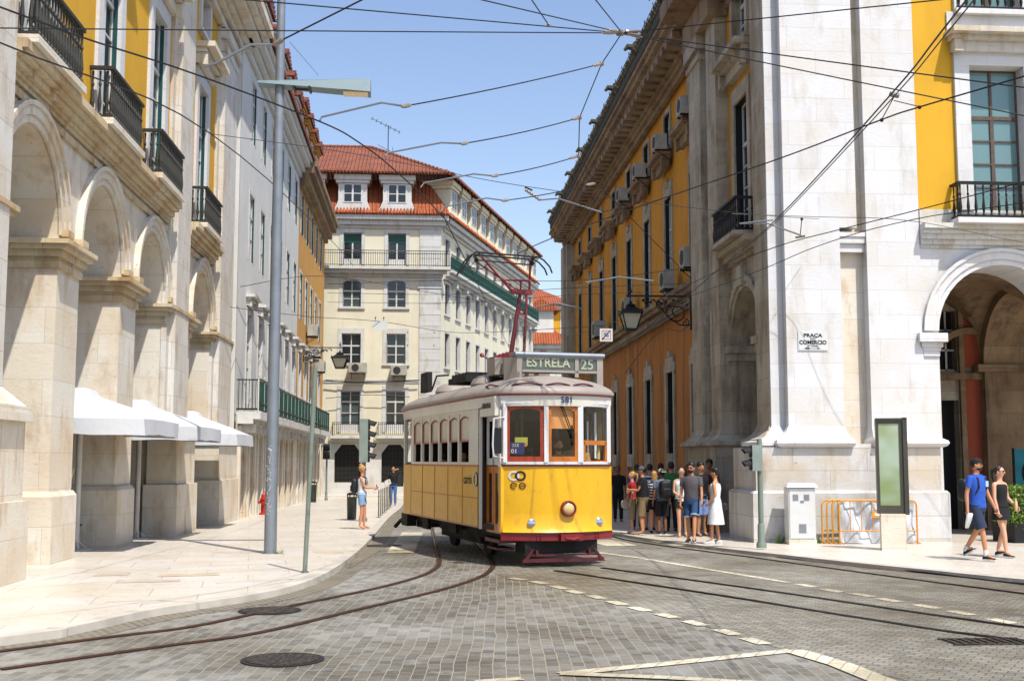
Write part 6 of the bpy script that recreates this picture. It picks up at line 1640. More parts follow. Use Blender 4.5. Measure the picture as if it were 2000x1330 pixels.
cable('upper dark cable hung between the terraces and the palace behind the pantograph', [P(640,555,58),P(870,548,52),P(1120,548,45),P(1370,520,33)], .013, name='overhead_cable')
cable('middle dark cable hung behind the pantograph', [P(640,572,58),P(880,575,52),P(1130,562,45),P(1370,553,33)], .013, name='overhead_cable')
cable('lowest dark cable hung behind the pantograph', [P(640,590,58),P(880,592,52),P(1140,575,45),P(1372,570,33)], .011, name='overhead_cable')
cable('cable across the third storey windows of the cream building from the left terrace', [P(470,560,38),P(640,540,50),P(860,575,62),P(1000,600,66)], .014, name='overhead_cable')
cable('cable strung low across the cream building carrying the white plate', [P(450,600,36),P(600,618,44),P(742,628,44),P(900,650,50),P(1180,636,34)], .012, name='overhead_cable')
cable('brown cable pinned along the cream facade above its lowest windows', [P(636,742,73.7),P(700,747,73.7),P(820,742,73.7)], .04, name='overhead_cable')
cable('thin cable pinned across the lowest shutters of the cream facade', [P(636,778,73.6),P(720,771,73.6),P(800,775,73.6)], .025, name='overhead_cable')
cable('very thin wire rising from the roof ridge to the top of the lamp post', [P(566,83,22.6),P(622,148,30)], .006, name='overhead_cable')
cable('slanting cable from the lantern bracket up to the span wires', [P(1240,660,33),P(1368,560,33),P(1520,500,27)], .01, name='overhead_cable')
cable('bundle of cables clipped under the string course of the yellow palace', [TS((34,.34,6.3)),TS((38,.34,6.25)),TS((42,.34,6.3)),TS((48,.34,6.27)),TS((58,.34,6.3))], .035, name='facade_cable')
cable('dark cable drooping across the orange plaster below the string course', [TS((33.6,.1,6.0)),TS((36,.05,5.75)),TS((40,.05,6.1)),TS((47,.05,5.2))], .016, name='facade_cable')
# pull-off fittings on the right wires
t = thing('wire_pull_off', 'ribbed grey insulator with two short stays hanging on the wires above the plaque', 'wire fitting', P(1745,186,13))
a = P(1738,184,13); b = P(1755,188,13); m = MB(); m.tube([a, b], .03, 10); m.build('insulator', M['ceramic'], t)
m = MB(); m.tube([P(1746,190,13), P(1722,234,13)], .006, 4).tube([P(1746,197,13), P(1796,209,13)], .006, 4).ball(P(1722,235,13), .025, 6, 4).ball(P(1796,210,13), .025, 6, 4); m.build('stays', M['iron'], t)
t = thing('wire_clip', 'small black wire clip hanging from a thin triangle of wire left of the name plaque', 'wire fitting', P(1565,462,20))
m = MB(); m.tube([P(1566,427,20), P(1563,460,20)], .008, 4).tube([P(1554,464,20), P(1572,461,20)], .02, 5).ball(P(1566,428,20), .03, 6, 4); m.build('clip', M['iron'], t)
# ================================================================ PEOPLE
def cloth(name, col, rough=.85, stripes=None):
    m, nt, b = newmat(name); c = rgb(col); b.inputs['Roughness'].default_value = rough
    n = noise(nt, 7, 5, pos(nt), .65)
    k = mix(nt, ramp(nt, n, .35, .7), tuple(x*.78 for x in c[:3])+(1,), c)
    if stripes:
        g = nt.nodes.new('ShaderNodeNewGeometry'); s = nt.nodes.new('ShaderNodeSeparateXYZ'); nt.links.new(g.outputs['Position'], s.inputs[0])
        a = N(nt, 'ShaderNodeMath', operation='MULTIPLY'); nt.links.new(s.outputs[2], a.inputs[0]); a.inputs[1].default_value = stripes[1]
        f = N(nt, 'ShaderNodeMath', operation='FRACT'); nt.links.new(a.outputs[0], f.inputs[0])
        q = N(nt, 'ShaderNodeMath', operation='GREATER_THAN'); nt.links.new(f.outputs[0], q.inputs[0]); q.inputs[1].default_value = .5
        k = mix(nt, q.outputs[0], k, rgb(stripes[0]))
    nt.links.new(k, b.inputs['Base Color']); bump(nt, b, n, .5, .03); return m
def skinm(name, col):
    m, nt, b = newmat(name); b.inputs['Base Color'].default_value = rgb(col); b.inputs['Roughness'].default_value = .5; b.inputs['Subsurface Weight'].default_value = .08; b.inputs['Subsurface Radius'].default_value = (.02,.008,.004)
    return m
SK = {k: skinm('skin_'+k, c) for k, c in dict(tan='C68A62', light='DDA583', dark='8A5A3E', red='D2906E').items()}
CM = {}
def cl(col, stripes=None):
    k = (col, stripes)
    if k not in CM: CM[k] = cloth('cloth_'+col.lower(), col, stripes=stripes)
    return CM[k]
HAIR = {k: plain('hair_'+k, c, .55, var=.4, vs=30) for k, c in dict(black='120D0B', brown='2E1D14', blonde='C79A55', grey='6E6860').items()}
M['rubber'] = plain('black_rubber', '121214', .6); M['bag_black'] = plain('black_nylon', '17181C', .55, var=.3, vs=10)
def ik(a, b, l1, l2, hint):
    a, b, hint = Vector(a), Vector(b), Vector(hint); d = b-a; L = min(d.length, l1+l2-.004)
    if d.length < .01: d = Vector((0,0,-1))
    dn = d.normalized(); x = (l1*l1-l2*l2+L*L)/(2*L); h = math.sqrt(max(0, l1*l1-x*x)); hh = (hint-dn*hint.dot(dn)); hh = hh.normalized() if hh.length > 1e-4 else Vector((0,1,0))
    return a+dn*x+hh*h, a+dn*L
def hand_pts(w, d, side, curl=.4, grip=False):
    """verts/edges of palm, five bent fingers and a thumb leaving the side of the palm"""
    d = Vector(d).normalized(); up = Vector((0,0,1)); nrm = Vector((side,0,0)); across = d.cross(nrm)
    if across.length < .2: across = d.cross(Vector((0,1,0)))
    across.normalize(); nrm = across.cross(d).normalized()
    inn = -nrm if nrm.dot(Vector((side,0,0))) > 0 else nrm
    palm = Vector(w)+d*.05; V = [(palm, .026)]; Ed = []; chains = []
    for i, (off, L) in enumerate(((-.027,.058),(-.009,.07),(.009,.074),(.027,.066))):
        root = Vector(w)+d*.075+across*off; c = curl*(1.1-.08*i); a = d*math.cos(c)+inn*math.sin(c); b = d*math.cos(c*2.1)+inn*math.sin(c*2.1)
        chains.append([(root-d*.02, .0095), (root+a*L*.5, .0085), (root+a*L*.5+b*L*.5, .0065)])
    t0 = Vector(w)+d*.03+across*.022; ta = (across*.75+d*.6+inn*.3).normalized()
    chains.append([(t0, .011), (t0+ta*.035, .0095), (t0+ta*.035+(d*.8+inn*.5).normalized()*.028, .0075)])
    return palm, chains
def skin_mesh(name, verts, edges, roots, mat, T, parent, sub=1):
    me = bpy.data.meshes.new(name); me.from_pydata([tuple(v[0]) for v in verts], edges, []); ob = bpy.data.objects.new(name, me); C.objects.link(ob)
    md = ob.modifiers.new('s', 'SKIN'); md.use_smooth_shade = True; md.branch_smoothing = .6
    sv = me.skin_vertices[0].data
    for i, v in enumerate(verts):
        r = v[1]; sv[i].radius = (r, r) if not isinstance(r, tuple) else r; sv[i].use_root = i in roots
    ms = ob.modifiers.new('u', 'SUBSURF'); ms.levels = sub; ms.render_levels = sub
    bpy.context.view_layer.update(); dg = bpy.context.evaluated_depsgraph_get()
    m2 = bpy.data.meshes.new_from_object(ob.evaluated_get(dg)); bpy.data.objects.remove(ob); bpy.data.meshes.remove(me)
    for v in m2.vertices: v.co = T(v.co)
    m2.materials.clear(); m2.materials.append(mat); m2.name = name
    o = bpy.data.objects.new(name, m2); C.objects.link(o); o.parent = parent; o.matrix_parent_inverse = parent.matrix_basis.inverted(); return o
def person(label, x, y, z, h, heading, skin='tan', hair='black', style='short', top='333333', topstripe=None, sleeve=.5, bottom='222233', bot='shorts', blen=.5, shoes='16161A', lh=None, rh=None, lfoot=None, rfoot=None, lean=0., female=False, hat=None, glasses=None, beard=False, head_turn=0., seated=False, belly=0., straps=False, socks=None, group=None, hem=.9, cuff=None, rolled=None):
    k = h/1.75; hd = rad(heading); T0 = frame((x, y, z), (math.cos(hd), -math.sin(hd)), (math.sin(hd), math.cos(hd)))
    T = lambda p: T0((p[0]*k, p[1]*k, p[2]*k))
    t = thing('person', label, 'person', (x, y, z), group)
    dz = -.42 if seated else 0.
    F = lambda X, Y, Z: Vector((X, Y+lean*(Z-.95), Z+dz))
    prof = [(.90,.150,.115),(.97,.165,.12+belly*.6),(1.08,.125,.092+belly),(1.18,.135,.105+belly*.5),(1.28,.150,.118),(1.37,.155,.10),(1.43,.125,.075),(1.465,.06,.055)] if female else \
           [(.90,.160,.115),(.97,.165,.12+belly*.8),(1.08,.150,.11+belly),(1.18,.165,.118+belly*.6),(1.28,.182,.125),(1.38,.186,.11),(1.435,.145,.085),(1.475,.068,.062)]
    sw = .165 if female else .19
    pel = F(0,0,.95); wai = F(0,0,1.08); che = F(0,0,1.27); upc = F(0,0,1.39); nb = F(0,-.005,1.46); nk = F(0,.005,1.51); jaw = F(0,.022,1.575); sk = F(0,.008,1.645); cr = F(0,-.002,1.70)
    V = [(pel,.115),(wai,.098),(che,.118),(upc,.09),(nb,.058),(nk,.05),(jaw,.062),(sk,.078),(cr,.058)]; Ed = [(i, i+1) for i in range(8)]; roots = {0}
    ends = {}
    for s, tgt in ((-1, lh), (1, rh)):
        sh = F(s*sw,-.005,1.405); tg = F(*tgt) if tgt is not None else F(s*(sw+.06), .06, .84)
        el, wr = ik(sh, tg, .285, .255, (s*.35, -1, -.1))
        n = len(V); V += [(F(s*sw*.55,-.005,1.415),.055),(sh,.05),(sh.lerp(el,.5),.043),(el,.036),(el.lerp(wr,.4),.036),(wr,.024)]
        Ed += [(3,n)]+[(n+i, n+i+1) for i in range(5)]
        d = (wr-el).normalized(); palm, chains = hand_pts(wr, d, s, .75 if tgt is not None else .4)
        m = len(V); V.append((palm,.027)); V.append((palm+d*.028,.024)); Ed += [(n+5,m),(m,m+1)]
        for c in chains:
            q = len(V); V += c; Ed += [(q,q+1),(q+1,q+2)]; roots.add(q)
        ends[s] = (sh, el, wr, palm)
    legs = {}
    for s, ft in ((-1, lfoot), (1, rfoot)):
        hip = F(s*.088,0,.90); hip.y = lean*-.02
        if seated: an = Vector((s*.12, .42, .09)); hint = (0,1,.6)
        else: an = Vector(ft[:3]) if ft else Vector((s*.095, 0, .085)); hint = (0, 1, 0)
        kn, an = ik(hip, an, .415, .40, hint)
        pitch = ft[3] if ft and len(ft) > 3 else 0.
        fd = Vector((s*.12, math.cos(pitch), -math.sin(pitch))); he = an+Vector((0,-.03,-.045)) if not pitch else an-fd*.04+Vector((0,0,-.03)); toe = an+fd*.16+Vector((0,0,-.06 if not pitch else -.04))
        n = len(V); V += [(hip,.085),(hip.lerp(kn,.5),.072),(kn,.052),(kn.lerp(an,.35),.053),(an,.034),(an.lerp(toe,.5),.034),(toe,.024)]
        Ed += [(0,n)]+[(n+i,n+i+1) for i in range(6)]; legs[s] = (hip, kn, an, he, toe, fd)
    skin_mesh('body', V, Ed, roots, SK[skin], T, t)
    # --- face and hair
    ct, st_ = math.cos(rad(head_turn)), math.sin(rad(head_turn)); hc = sk
    HT = lambda p: T((hc.x+p[0]*ct+p[1]*st_, hc.y-p[0]*st_+p[1]*ct, hc.z+p[2]))
    m = MB(HT); m.ball((0,.006,-.012), (.074,.09,.105), 14, 10); m.ball((0,.098,-.022), (.012,.016,.024), 6, 5)
    for s in (-1, 1): m.ball((s*.078,.0,-.02), (.012,.02,.03), 6, 5)
    m.build('head', SK[skin], t, True, 180)
    m = MB(HT)
    for s in (-1, 1): m.ball((s*.03,.084,.0), (.014,.008,.006), 6, 4); m.box(s*.03-.018, s*.03+.018, .085, .092, .016, .022)
    m.build('eyes', HAIR['brown'], t)
    m = MB(HT); m.ball((0,.087,-.06), (.024,.01,.007), 8, 4); m.build('mouth', plain_lip, t)
    if beard: m = MB(HT); m.ball((0,.03,-.075), (.064,.066,.045), 12, 7); m.build('beard', HAIR[hair], t, True, 180)
    if glasses:
        m = MB(HT)
        for s in (-1, 1): m.ball((s*.033,.094,.0), (.028,.007,.02), 10, 6); m.tube([(s*.06,.085,.005),(s*.08,.0,.005)], .004, 4)
        m.box(-.01,.01,.093,.099,.0,.008); m.build('glasses', M['black'] if glasses == 'dark' else M['chrome'], t)
    if hat:
        m = MB(HT); rg = []
        for i in range(6):
            a = math.pi/2*i/5.; rg.append([((.088*math.cos(a)+.002)*math.cos(2*math.pi*j/14), -.002+(.102*math.cos(a)+.002)*math.sin(2*math.pi*j/14), .03+.088*math.sin(a)) for j in range(14)])
        m.loft(rg); b = -1 if hat[1] == 'back' else 1
        m.loft([[(-.07,b*.08,.035),(.07,b*.08,.035),(.07,b*.08,.03),(-.07,b*.08,.03)],[(-.05,b*.165,.022),(.05,b*.165,.022),(.05,b*.165,.016),(-.05,b*.165,.016)]])
        m.build('cap', cl(hat[0]), t, True, 50)
    m = MB(HT); m.ball((0,-.022,.018), (.085,.092,.1), 14, 9)
    if style in ('bun', 'up'): m.ball((0,-.05 if style == 'bun' else -.1,.115 if style == 'bun' else .05), (.045,.045,.04), 10, 6)
    if style == 'pony': m.tube([(0,-.09,.04),(0,-.15,.02),(0,-.15,-.1),(0,-.12,-.2)], [.03,.035,.03,.012], 8)
    if style == 'long': m.loft([[(.08*math.cos(a)*w, -.03+.075*math.sin(a)*w, z) for a in [math.pi+math.pi*j/8 for j in range(9)]]+[(-.06*w*(1-2*j/3), -.02, z) for j in range(1,3)][::-1] for w, z in ((1.0,.04),(1.12,-.06),(1.15,-.16),(.9,-.25),(.4,-.3))])
    if style == 'thick': m.ball((0,-.015,.05), (.092,.098,.09), 12, 8)
    m.build('hair', HAIR[hair], t, True, 60)
    # --- top
    NR = 16
    def ring(zz, rx, ry, g=.012, jit=0): return [tuple(F((rx+g)*math.cos(2*math.pi*i/NR), (ry+g)*math.sin(2*math.pi*i/NR), zz)) for i in range(NR)]
    if top:
        m = MB(T); pr = [p for p in prof if p[0] >= hem-.001]
        if sleeve is None: pr = pr[:-2]+[(1.40, prof[-2][1]*.85, prof[-2][2])]
        rg = [ring(z_, rx, ry, .02 if i == 0 else .014) for i, (z_, rx, ry) in enumerate(pr)]
        m.loft(rg, cap=False)
        for s in (-1, 1):
            sh, el, wr, palm = ends[s]
            if sleeve is not None:
                pts = [sh+Vector((-s*.05,0,.0)), sh+Vector((0,0,.004))]; rr = [.062,.064]
                if sleeve <= 1: pts.append(sh.lerp(el, sleeve*1.0)); rr.append(.056)
                else: pts += [el, el.lerp(wr, sleeve-1)]; rr += [.048, .036]
                m.tube(pts, rr, 12)
            else: m.tube([F(s*.085,-.06,1.34), F(s*.09,-.01,1.455), F(s*.085,.07,1.34)], .016, 6)
        m.build('top', cl(top, topstripe), t, True, 60)
    # --- bottom
    m = MB(T)
    if bot in ('dress', 'skirt'):
        he_ = .95-blen*.55; base = [(1.06 if bot == 'dress' else 1.0, prof[2][1], prof[2][2])]+[(.95,prof[1][1],prof[1][2]),(.8,prof[1][1]+.02,prof[1][2]+.02)]
        base = [b_ for b_ in base if b_[0] > he_]+[(he_, .175+.05*blen, .14+.05*blen)]
        m.loft([[(p[0]*(1+.03*math.sin(i*3.1+q)), p[1]*(1+.04*math.cos(i*2.3)), p[2]) for i, p in enumerate(ring(z_, rx, ry, .016))] for q, (z_, rx, ry) in enumerate(base)], cap=False)
    else:
        W1 = ring(1.0, prof[1][1]*.97, prof[1][2], .012); W2 = ring(.93, prof[1][1]+.004, prof[1][2], .014); W3 = ring(.84, .155, .11, .012)
        m.loft([W1, W2, W3])
        for s in (-1, 1):
            hip, kn, an = legs[s][:3]
            if bot == 'shorts':
                e_ = hip.lerp(kn, min(1, blen*1.6)) if blen < .63 else kn.lerp(an, (blen-.63)*1.2)
                m.tube([hip+Vector((0,0,.05)), hip.lerp(kn,.3), e_], [.09,.096,.098 if not female else .088], 12)
            else: m.tube([hip+Vector((0,0,.05)), hip.lerp(kn,.3), kn, kn.lerp(an,.5), an+Vector((0,0,.0))], [.09,.09,.068,.06,.055], 12)
    m.build({'dress': 'dress_skirt', 'skirt': 'skirt', 'shorts': 'shorts'}.get(bot, 'trousers'), cl(bottom), t, True, 60)
    if rolled:
        m = MB(T)
        for s in (-1, 1):
            hip, kn, an = legs[s][:3]; e_ = hip.lerp(kn, min(1, blen*1.6)); m.tube([e_+(hip-e_).normalized()*.03, e_], [.102,.103], 12)
        m.build('rolled_cuffs', cl(rolled), t, True, 60)
    # --- shoes
    for s in (-1, 1):
        hip, kn, an, he_, toe, fd = legs[s]
        if socks: m = MB(T); m.tube([an+Vector((0,0,-.02)), an.lerp(kn,.12), an.lerp(kn,.2)], [.042,.043,.042], 10); m.build('sock', cl(socks), t, True, 60)
        m = MB(T); lf = Vector((0,0,1)).cross(fd).normalized(); upv = fd.cross(lf)*-1; upv = upv if upv.z > 0 else -upv
        rg = []
        for f, w, hh in ((-.06,.028,.05),(-.045,.038,.075),(0,.042,.085),(.07,.045,.06),(.13,.046,.045),(.175,.034,.036),(.195,.014,.025)):
            c = an+fd*f-upv*.085*(1); rg.append([tuple(c+lf*w*math.cos(a)+upv*(hh*.5+hh*.5*math.sin(a))) for a in [2*math.pi*j/10 for j in range(10)]])
        if shoes == 'sandal':
            rg = [[tuple(Vector(p)-upv*(Vector(p)-(an-upv*.085)).dot(upv)*.75) for p in r_] for r_ in rg]
        m.loft(rg); sm = cl('C9B8A0') if shoes == 'sandal' else cl(shoes)
        o = m.build('shoe', sm, t, True, 60)
        if shoes not in ('sandal',):
            m = MB(T); m.loft([[tuple(an+fd*f-upv*.088+lf*w*c_+upv*u_) for c_, u_ in ((-1,0),(1,0),(1,.022),(-1,.022))] for f, w in ((-.065,.03),(0,.045),(.13,.049),(.195,.02))]); m.build('sole', M['enamel'], o)
        else:
            m = MB(T); m.tube([an+fd*.1+lf*.045-upv*.06, an+fd*.09-upv*.03, an+fd*.1-lf*.045-upv*.06], .008, 5); m.build('strap', cl('6B4A38'), o)
    if straps:
        m = MB(T)
        for s in (-1, 1): m.tube([F(s*.1,-.12,1.15), F(s*.115,-.11,1.36), F(s*.105,-.02,1.47), F(s*.11,.10,1.40), F(s*.12,.125,1.25), F(s*.14,.05,1.12)], .016, 6)
        m.build('backpack_straps', M['bag_black'], t, True)
    return t, T, ends, F, k
plain_lip = plain('lips', '9A4A42', .5)
def soft_box(T, c, r, name, mat, parent=None, n=14, m_=10, p=.45):
    """superellipsoid bag body"""
    m = MB(T); rg = []
    sg = lambda v, e: math.copysign(abs(v)**e, v)
    for i in range(m_+1):
        a = -math.pi/2+math.pi*i/m_; ca, sa = sg(math.cos(a), p), sg(math.sin(a), p)
        rg.append([(c[0]+r[0]*max(ca,.02)*sg(math.cos(2*math.pi*j/n), p), c[1]+r[1]*max(ca,.02)*sg(math.sin(2*math.pi*j/n), p), c[2]+r[2]*sa) for j in range(n)])
    m.loft(rg); return m.build(name, mat, parent, True, 60)
def backpack(P_, label, mat='bag_black', w=.15, hh=.22, d=.1, low=0.):
    t0, T, ends, F, k = P_; c = F(0, -.13-d*.9, 1.2-low); o = thing('backpack', label, 'backpack', T(c))
    soft_box(T, c, (w, d, hh), 'bag_body', M[mat], o); soft_box(T, c+Vector((0,-d*.9,-.07)), (w*.75, .035, hh*.45), 'front_pocket', M[mat], o)
    m = MB(T); m.tube([c+Vector((-.03,.05,hh)), c+Vector((0,.03,hh+.04)), c+Vector((.03,.05,hh))], .008, 5); m.build('grab_loop', M[mat], o)
    return o
def gx(px, y, Y, dz=0.): return atY(px, y, Y)[0]
RZ = -.03
# 1 woman with backpack
x, y = gp(706, 1033)
p1 = person('woman in white tank top and denim shorts looking at her phone on the left pavement', x, y, gz(y), 1.70, 96, 'red', 'blonde', 'bun', 'EDEDED', sleeve=None, bottom='8FB1D6', blen=.36, shoes='sandal', lh=(-.08,.36,1.13), rh=(.07,.34,1.12), female=True, glasses='dark', head_turn=0, straps=True, hem=.9, lfoot=(-.1,.05,.085), rfoot=(.09,-.04,.085))
backpack(p1, 'black backpack on the woman in the white tank top', 'bag_black', .14, .2, .085, .02)
o = thing('phone', 'small phone in the hands of the woman in denim shorts', 'phone', p1[1]((0,.42,1.16)))
m = MB(p1[1]); m.box(-.035,.035,.40,.41,1.1,1.22); m.build('phone_body', M['black'], o)
# 2 man on the phone
x, y = gx(768, 960, 54), 54
p2 = person('man in black shirt and jeans phoning beside the row of posts', x, y, gz(y), 1.75, 186, 'tan', 'black', 'short', '16161A', sleeve=.7, bottom='4E76B0', bot='long', lh=(-.12,.08,1.6), rh=(.22,.2,1.1))
o = thing('papers', 'white sheets of paper held by the man on the phone', 'papers', p2[1]((.2,.26,1.1))); m = MB(p2[1]); m.prism([(.05,.98),(.3,.92),(.36,1.1),(.12,1.2)], .27, .28); m.build('sheet', M['enamel'], o)
# 3 man in blue T-shirt
x, y = gp(1913, 1094, RZ)
p3 = person('man in bright blue T-shirt and black cap walking at the right, shoes in his hand', x, y, gz(y)+RZ, 1.80, 148, 'tan', 'black', 'short', '2657B8', sleeve=.55, bottom='26344A', blen=.56, shoes='16161A', rh=(.27,-.02,.86), lh=(-.3,.14,.90), rfoot=(.07,.18,.085), lfoot=(-.06,-.30,.16,-.5), hat=('121214','front'), beard=True, head_turn=-25, straps=True, socks='E8E8E8', hem=.9)
backpack(p3, 'black backpack worn by the man in the blue T-shirt', 'bag_black', .15, .2, .09)
T = p3[1]; m = MB(T); m.box(-.14,-.06,.125,.142,1.26,1.36); m.build('chest_pocket', cl('A9C2E8'), p3[0])
o = thing('hand_carried_shoes', 'pair of white trainers hanging from the hand of the man in blue', 'shoes', T((.29,.0,.74)))
for kx in (0, .05):
    m = MB(T); rg = []
    for f, w, hh in ((-.02,.02,.03),(.0,.042,.075),(.08,.045,.07),(.17,.045,.05),(.25,.03,.03),(.27,.01,.02)):
        c = Vector((.27+kx,.02-f*.25,.80-f*.9)); rg.append([tuple(c+Vector((w*math.cos(a), hh*.5*math.sin(a)+.02, 0))) for a in [2*math.pi*j/9 for j in range(9)]])
    m.loft(rg); m.build('trainer', M['enamel'], o, True, 60)
# 4 woman in black
x, y = gp(1958, 1088, RZ)
p4 = person('woman in black playsuit and dark sunglasses walking beside the man in blue', x, y, gz(y)+RZ, 1.66, 152, 'light', 'brown', 'pony', '0E0E10', sleeve=None, bottom='0E0E10', bot='skirt', blen=.42, shoes='1A1A1E', lh=(-.26,.16,.96), rh=(.22,.1,.88), lfoot=(-.08,-.16,.11,-.25), rfoot=(.07,.14,.085), female=True, glasses='dark', head_turn=-12, hem=.93)
o = thing('water_bottle', 'clear water bottle held against the hip of the woman in black', 'bottle', p4[1]((-.24,.15,.95)))
m = MB(p4[1]); m.lathe(-.24, .17, [(.03,.88),(.034,.9),(.034,1.05),(.014,1.1),(.014,1.13)], 10); m.build('bottle_body', M['lens'], o, True)
# 5 man in grey T
x, y = gp(1352, 1060, RZ)
p5 = person('man in grey T-shirt and rolled denim shorts on the right kerb', x, y, gz(y)+RZ, 1.74, 205, 'tan', 'black', 'thick', '5B5557', sleeve=.6, bottom='2E4F78', blen=.5, shoes='2A2A2C', lh=(-.27,.2,.84), rh=(.24,.05,.86), lfoot=(-.1,.26,.085), rfoot=(.1,-.12,.085), beard=True, glasses='dark', head_turn=8, belly=.01, rolled='9DB4D0', hem=.9)
# 6 woman in white dress
x, y = gp(1399, 1062, RZ)
p6 = person('woman in white sleeveless dress carrying a black plastic bag near the kerb', x, y, gz(y)+RZ, 1.62, -62, 'tan', 'black', 'thick', 'F0F0F2', sleeve=None, bottom='F0F0F2', bot='dress', blen=.9, shoes='EDEDED', rh=(.2,.12,.84), lh=(-.2,.12,.95), lfoot=(-.09,.08,.085), rfoot=(.1,-.05,.085), female=True, head_turn=-6)
T = p6[1]; o = thing('plastic_bag', 'full black plastic bag hanging from the hand of the woman in white', 'plastic bag', T((.23,.14,.5)))
m = MB(T); rg = []
for zz, r_ in ((.86,.015),(.8,.03),(.74,.07),(.62,.12),(.48,.15),(.36,.155),(.29,.12),(.27,.03)): rg.append([(.24+r_*math.cos(a)*.8*(1+.1*math.sin(3*a)), .14+r_*math.sin(a)*1.1*(1+.08*math.cos(4*a+zz*9)), zz) for a in [2*math.pi*j/14 for j in range(14)]])
m.loft(rg); m.build('bag_body', M['bag_black'], o, True, 60)
o = thing('shoulder_bag', 'small black shoulder bag behind the hip of the woman in the white dress', 'bag', T((.1,-.2,.85))); soft_box(T, Vector((.12,-.19,.86)), (.09,.05,.09), 'bag_body', M['bag_black'], o)
m = MB(T); m.tube([(.14,-.17,.93),(.15,-.11,1.2),(.1,-.03,1.44),(-.02,.1,1.3),(-.1,.12,1.1)], .008, 5); m.build('strap', M['bag_black'], o)
# crowd in the shade
def crowd(label, px, Y, h, heading, **k):
    return person(label, gx(px, 960, Y), Y, gz(Y)+RZ, h, heading, group='people waiting in the shade of the yellow palace', **k)
p7 = crowd('woman in white vest, short shorts and glasses at the sunny edge of the crowd', 1331, 27.9, 1.66, 184, skin='light', hair='brown', style='up', top='F0F0F0', sleeve=None, bottom='2A2620', blen=.28, shoes='sandal', female=True, glasses='clear', rh=(.12,.24,1.05), lh=(-.22,.05,.9), rfoot=(.07,.04,.085))
m = MB(p7[1]); m.tube([(-.15,.02,1.42),(-.17,.03,1.2),(-.16,.02,.95)], [.05,.06,.07], 8); m.build('cardigan', cl('141416'), p7[0])
p8 = crowd('tall man in green T-shirt seen from behind in the crowd', 1311, 30.3, 1.80, 8, hair='black', style='short', top='2F7A3C', sleeve=.65, bottom='15151A', bot='long', shoes='15151A')
p9 = crowd('man in blue grey T-shirt and white backward cap in the crowd', 1293, 29.2, 1.62, -12, hair='brown', top='6B7788', sleeve=.6, bottom='1B1C24', blen=.62, hat=('D8D8DA','back'), straps=True, shoes='15151A', skin='dark')
backpack(p9, 'large black backpack on the man with the white backward cap', 'bag_black', .17, .24, .12)
p10 = crowd('man in black T-shirt, khaki shorts and grey cap facing left in the crowd', 1255, 29.0, 1.68, -72, hair='black', top='121216', sleeve=.55, bottom='8C7650', blen=.62, hat=('5E6470','front'), belly=.05, rh=(.16,.34,1.12), lh=(-.15,.32,1.15), shoes='sandal', skin='tan')
p11 = crowd('woman in red top and pale trousers with a white handbag in the crowd', 1235, 29.6, 1.55, -80, hair='blonde', style='pony', top='C0262C', sleeve=.4, bottom='A89878', bot='shorts', blen=.8, female=True, shoes='sandal', skin='light', rh=(.2,.2,.95))
o = thing('handbag', 'round white handbag of the woman in red', 'bag', p11[1]((.25,.15,.8))); soft_box(p11[1], Vector((.25,.16,.82)), (.08,.17,.13), 'bag_body', cl('CFCBBE'), o, p=.7)
m = MB(p11[1]); m.tube([(.25,.05,.92),(.22,.1,1.1),(.25,.27,.92)], .01, 5); m.build('strap', M['bag_black'], o)
crowd('person in a purple top half hidden behind the man in the grey cap', 1244, 31.4, 1.74, 10, hair='black', top='5A3F7A', sleeve=.6, bottom='1C1C22', bot='long')
crowd('man in navy shirt with white stripes seen from behind in the crowd', 1269, 31.0, 1.75, 5, hair='black', top='1C2333', topstripe=('B9C6DA', 9.), sleeve=.6, bottom='1C1C22', blen=.6, skin='tan')
crowd('woman with fair hair in a black and white striped top in the crowd', 1278, 29.6, 1.56, 20, hair='blonde', style='long', top='101012', topstripe=('DADADA', 14.), sleeve=.6, bottom='101014', bot='skirt', blen=.5, female=True, skin='light')
crowd('dark haired man in a maroon shirt at the back of the crowd by the wall', 1291, 32.4, 1.78, 15, hair='black', top='4A1A1E', sleeve=.6, bottom='16161A', bot='long', skin='dark')
crowd('man in black T-shirt and pale blue shorts standing behind the man in grey', 1369, 28.1, 1.76, 160, hair='black', style='thick', top='121214', sleeve=.6, bottom='7C96C8', blen=.58, skin='tan', shoes='2A2A2C')
crowd('person in a red vest in deep shade behind the woman in the white dress', 1386, 29.6, 1.84, 200, hair='black', style='thick', top='5E1A20', sleeve=None, bottom='1C1C24', bot='long', skin='dark')
crowd('woman in dark clothes close to the wall between the grey and white figures', 1345, 30.2, 1.74, 190, hair='black', style='long', top='141418', sleeve=.6, bottom='141418', bot='long', female=True, skin='dark')
crowd('person all in black standing apart in the shade just right of the tram', 1207, 36.5, 1.72, 190, hair='black', top='101012', sleeve=.9, bottom='101014', bot='long', skin='dark')
# half hidden behind the umbrella poles
person('person in dark top half hidden behind the second umbrella pole', gx(262, 960, 29.6), 29.6, gz(29.6), 1.72, 90, 'tan', 'brown', 'short', '1D2233', bottom='A82A2A', bot='shorts', blen=.6, sleeve=.6)
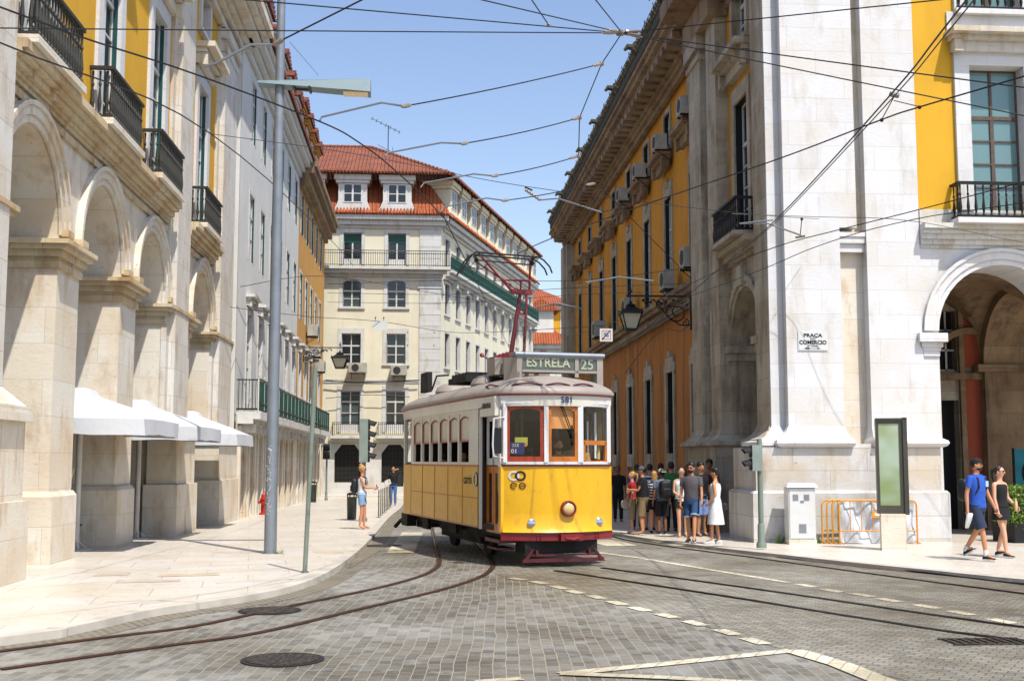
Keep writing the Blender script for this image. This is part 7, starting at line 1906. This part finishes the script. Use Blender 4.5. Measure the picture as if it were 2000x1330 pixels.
# tram occupants
def rider(label, s, d, z, h, turn, **k):
    p = TT((s, d, z)); base = math.degrees(math.atan2(TFW.x, TFW.y)); return person(label, p[0], p[1], p[2], h, base+turn, **k)
rider('tram driver in khaki shirt steering behind the middle windscreen', .13, -.27, .40, 1.70, 0, hair='black', top='8E7A55', sleeve=.8, bottom='1C1C24', bot='long', lh=(-.25,.35,1.15), rh=(.12,.38,1.15), beard=True, skin='tan')
rider('man in tan shirt leaning on the sill beside the tram driver', .52, -.45, .42, 1.78, 20, hair='black', top='B5925E', sleeve=.8, bottom='1C1C24', bot='long', lh=(-.2,.38,1.05), lean=.15, skin='tan')
rider('dark haired passenger behind the left windscreen of the tram', -.36, -.45, .34, 1.62, 200, hair='black', style='thick', top='EDEDED', sleeve=.6, bottom='1C1C24', bot='long', female=True, skin='tan')
rider('passenger in red seated at a side window of the tram', -.75, -3.4, .61, 1.7, 0, hair='black', top='A8231F', sleeve=.6, bottom='1C1C24', bot='long', seated=True, skin='tan')
rider('passenger in a dark jacket at a rear side window of the tram', -.72, -5.0, .61, 1.7, 180, hair='brown', top='1C222E', sleeve=1.6, bottom='1C1C24', bot='long', seated=True, skin='light')
# ================================================================ LIGHT, SKY, CAMERA
LDIR = Vector((-.27, .50, -1.)).normalized()
sun = bpy.data.lights.new('sun', 'SUN'); so = bpy.data.objects.new('sun', sun); C.objects.link(so)
sun.energy = 3.9; sun.angle = rad(.5); sun.color = (1., .965, .91)
so.rotation_euler = LDIR.to_track_quat('-Z', 'Y').to_euler()
w = bpy.data.worlds.new("World"); bpy.context.scene.world = w; w.use_nodes = True
nt = w.node_tree; sk = nt.nodes.new('ShaderNodeTexSky'); sk.sky_type = 'NISHITA'; sk.sun_disc = False
sd = -LDIR; sk.sun_elevation = math.asin(sd.z); sk.sun_rotation = math.atan2(sd.x, sd.y)
sk.air_density = 1.2; sk.dust_density = .9; sk.ozone_density = 3.2
bg = nt.nodes['Background']; bg.inputs[1].default_value = .15; tint = mix(nt, 1., sk.outputs[0], (1.10, 1.0, 1.0, 1), 'MULTIPLY'); nt.links.new(tint, bg.inputs[0])
cam = bpy.data.cameras.new('camera'); co = bpy.data.objects.new('camera', cam); C.objects.link(co)
cam.sensor_width = 36; cam.lens = 36*FPX/2000; cam.clip_end = 3000; cam.clip_start = .05
mtx = Matrix((RT, UP, -FW)).transposed().to_4x4(); mtx.translation = (0, 0, CAMH); co.matrix_world = mtx
sc = bpy.context.scene; sc.camera = co
sc.view_settings.view_transform = 'Standard'; sc.view_settings.look = 'None'; sc.view_settings.exposure = .36; sc.view_settings.gamma = 1
sc.cycles.max_bounces = 6; sc.cycles.diffuse_bounces = 1; sc.cycles.glossy_bounces = 3; sc.cycles.transmission_bounces = 4; sc.cycles.transparent_max_bounces = 6
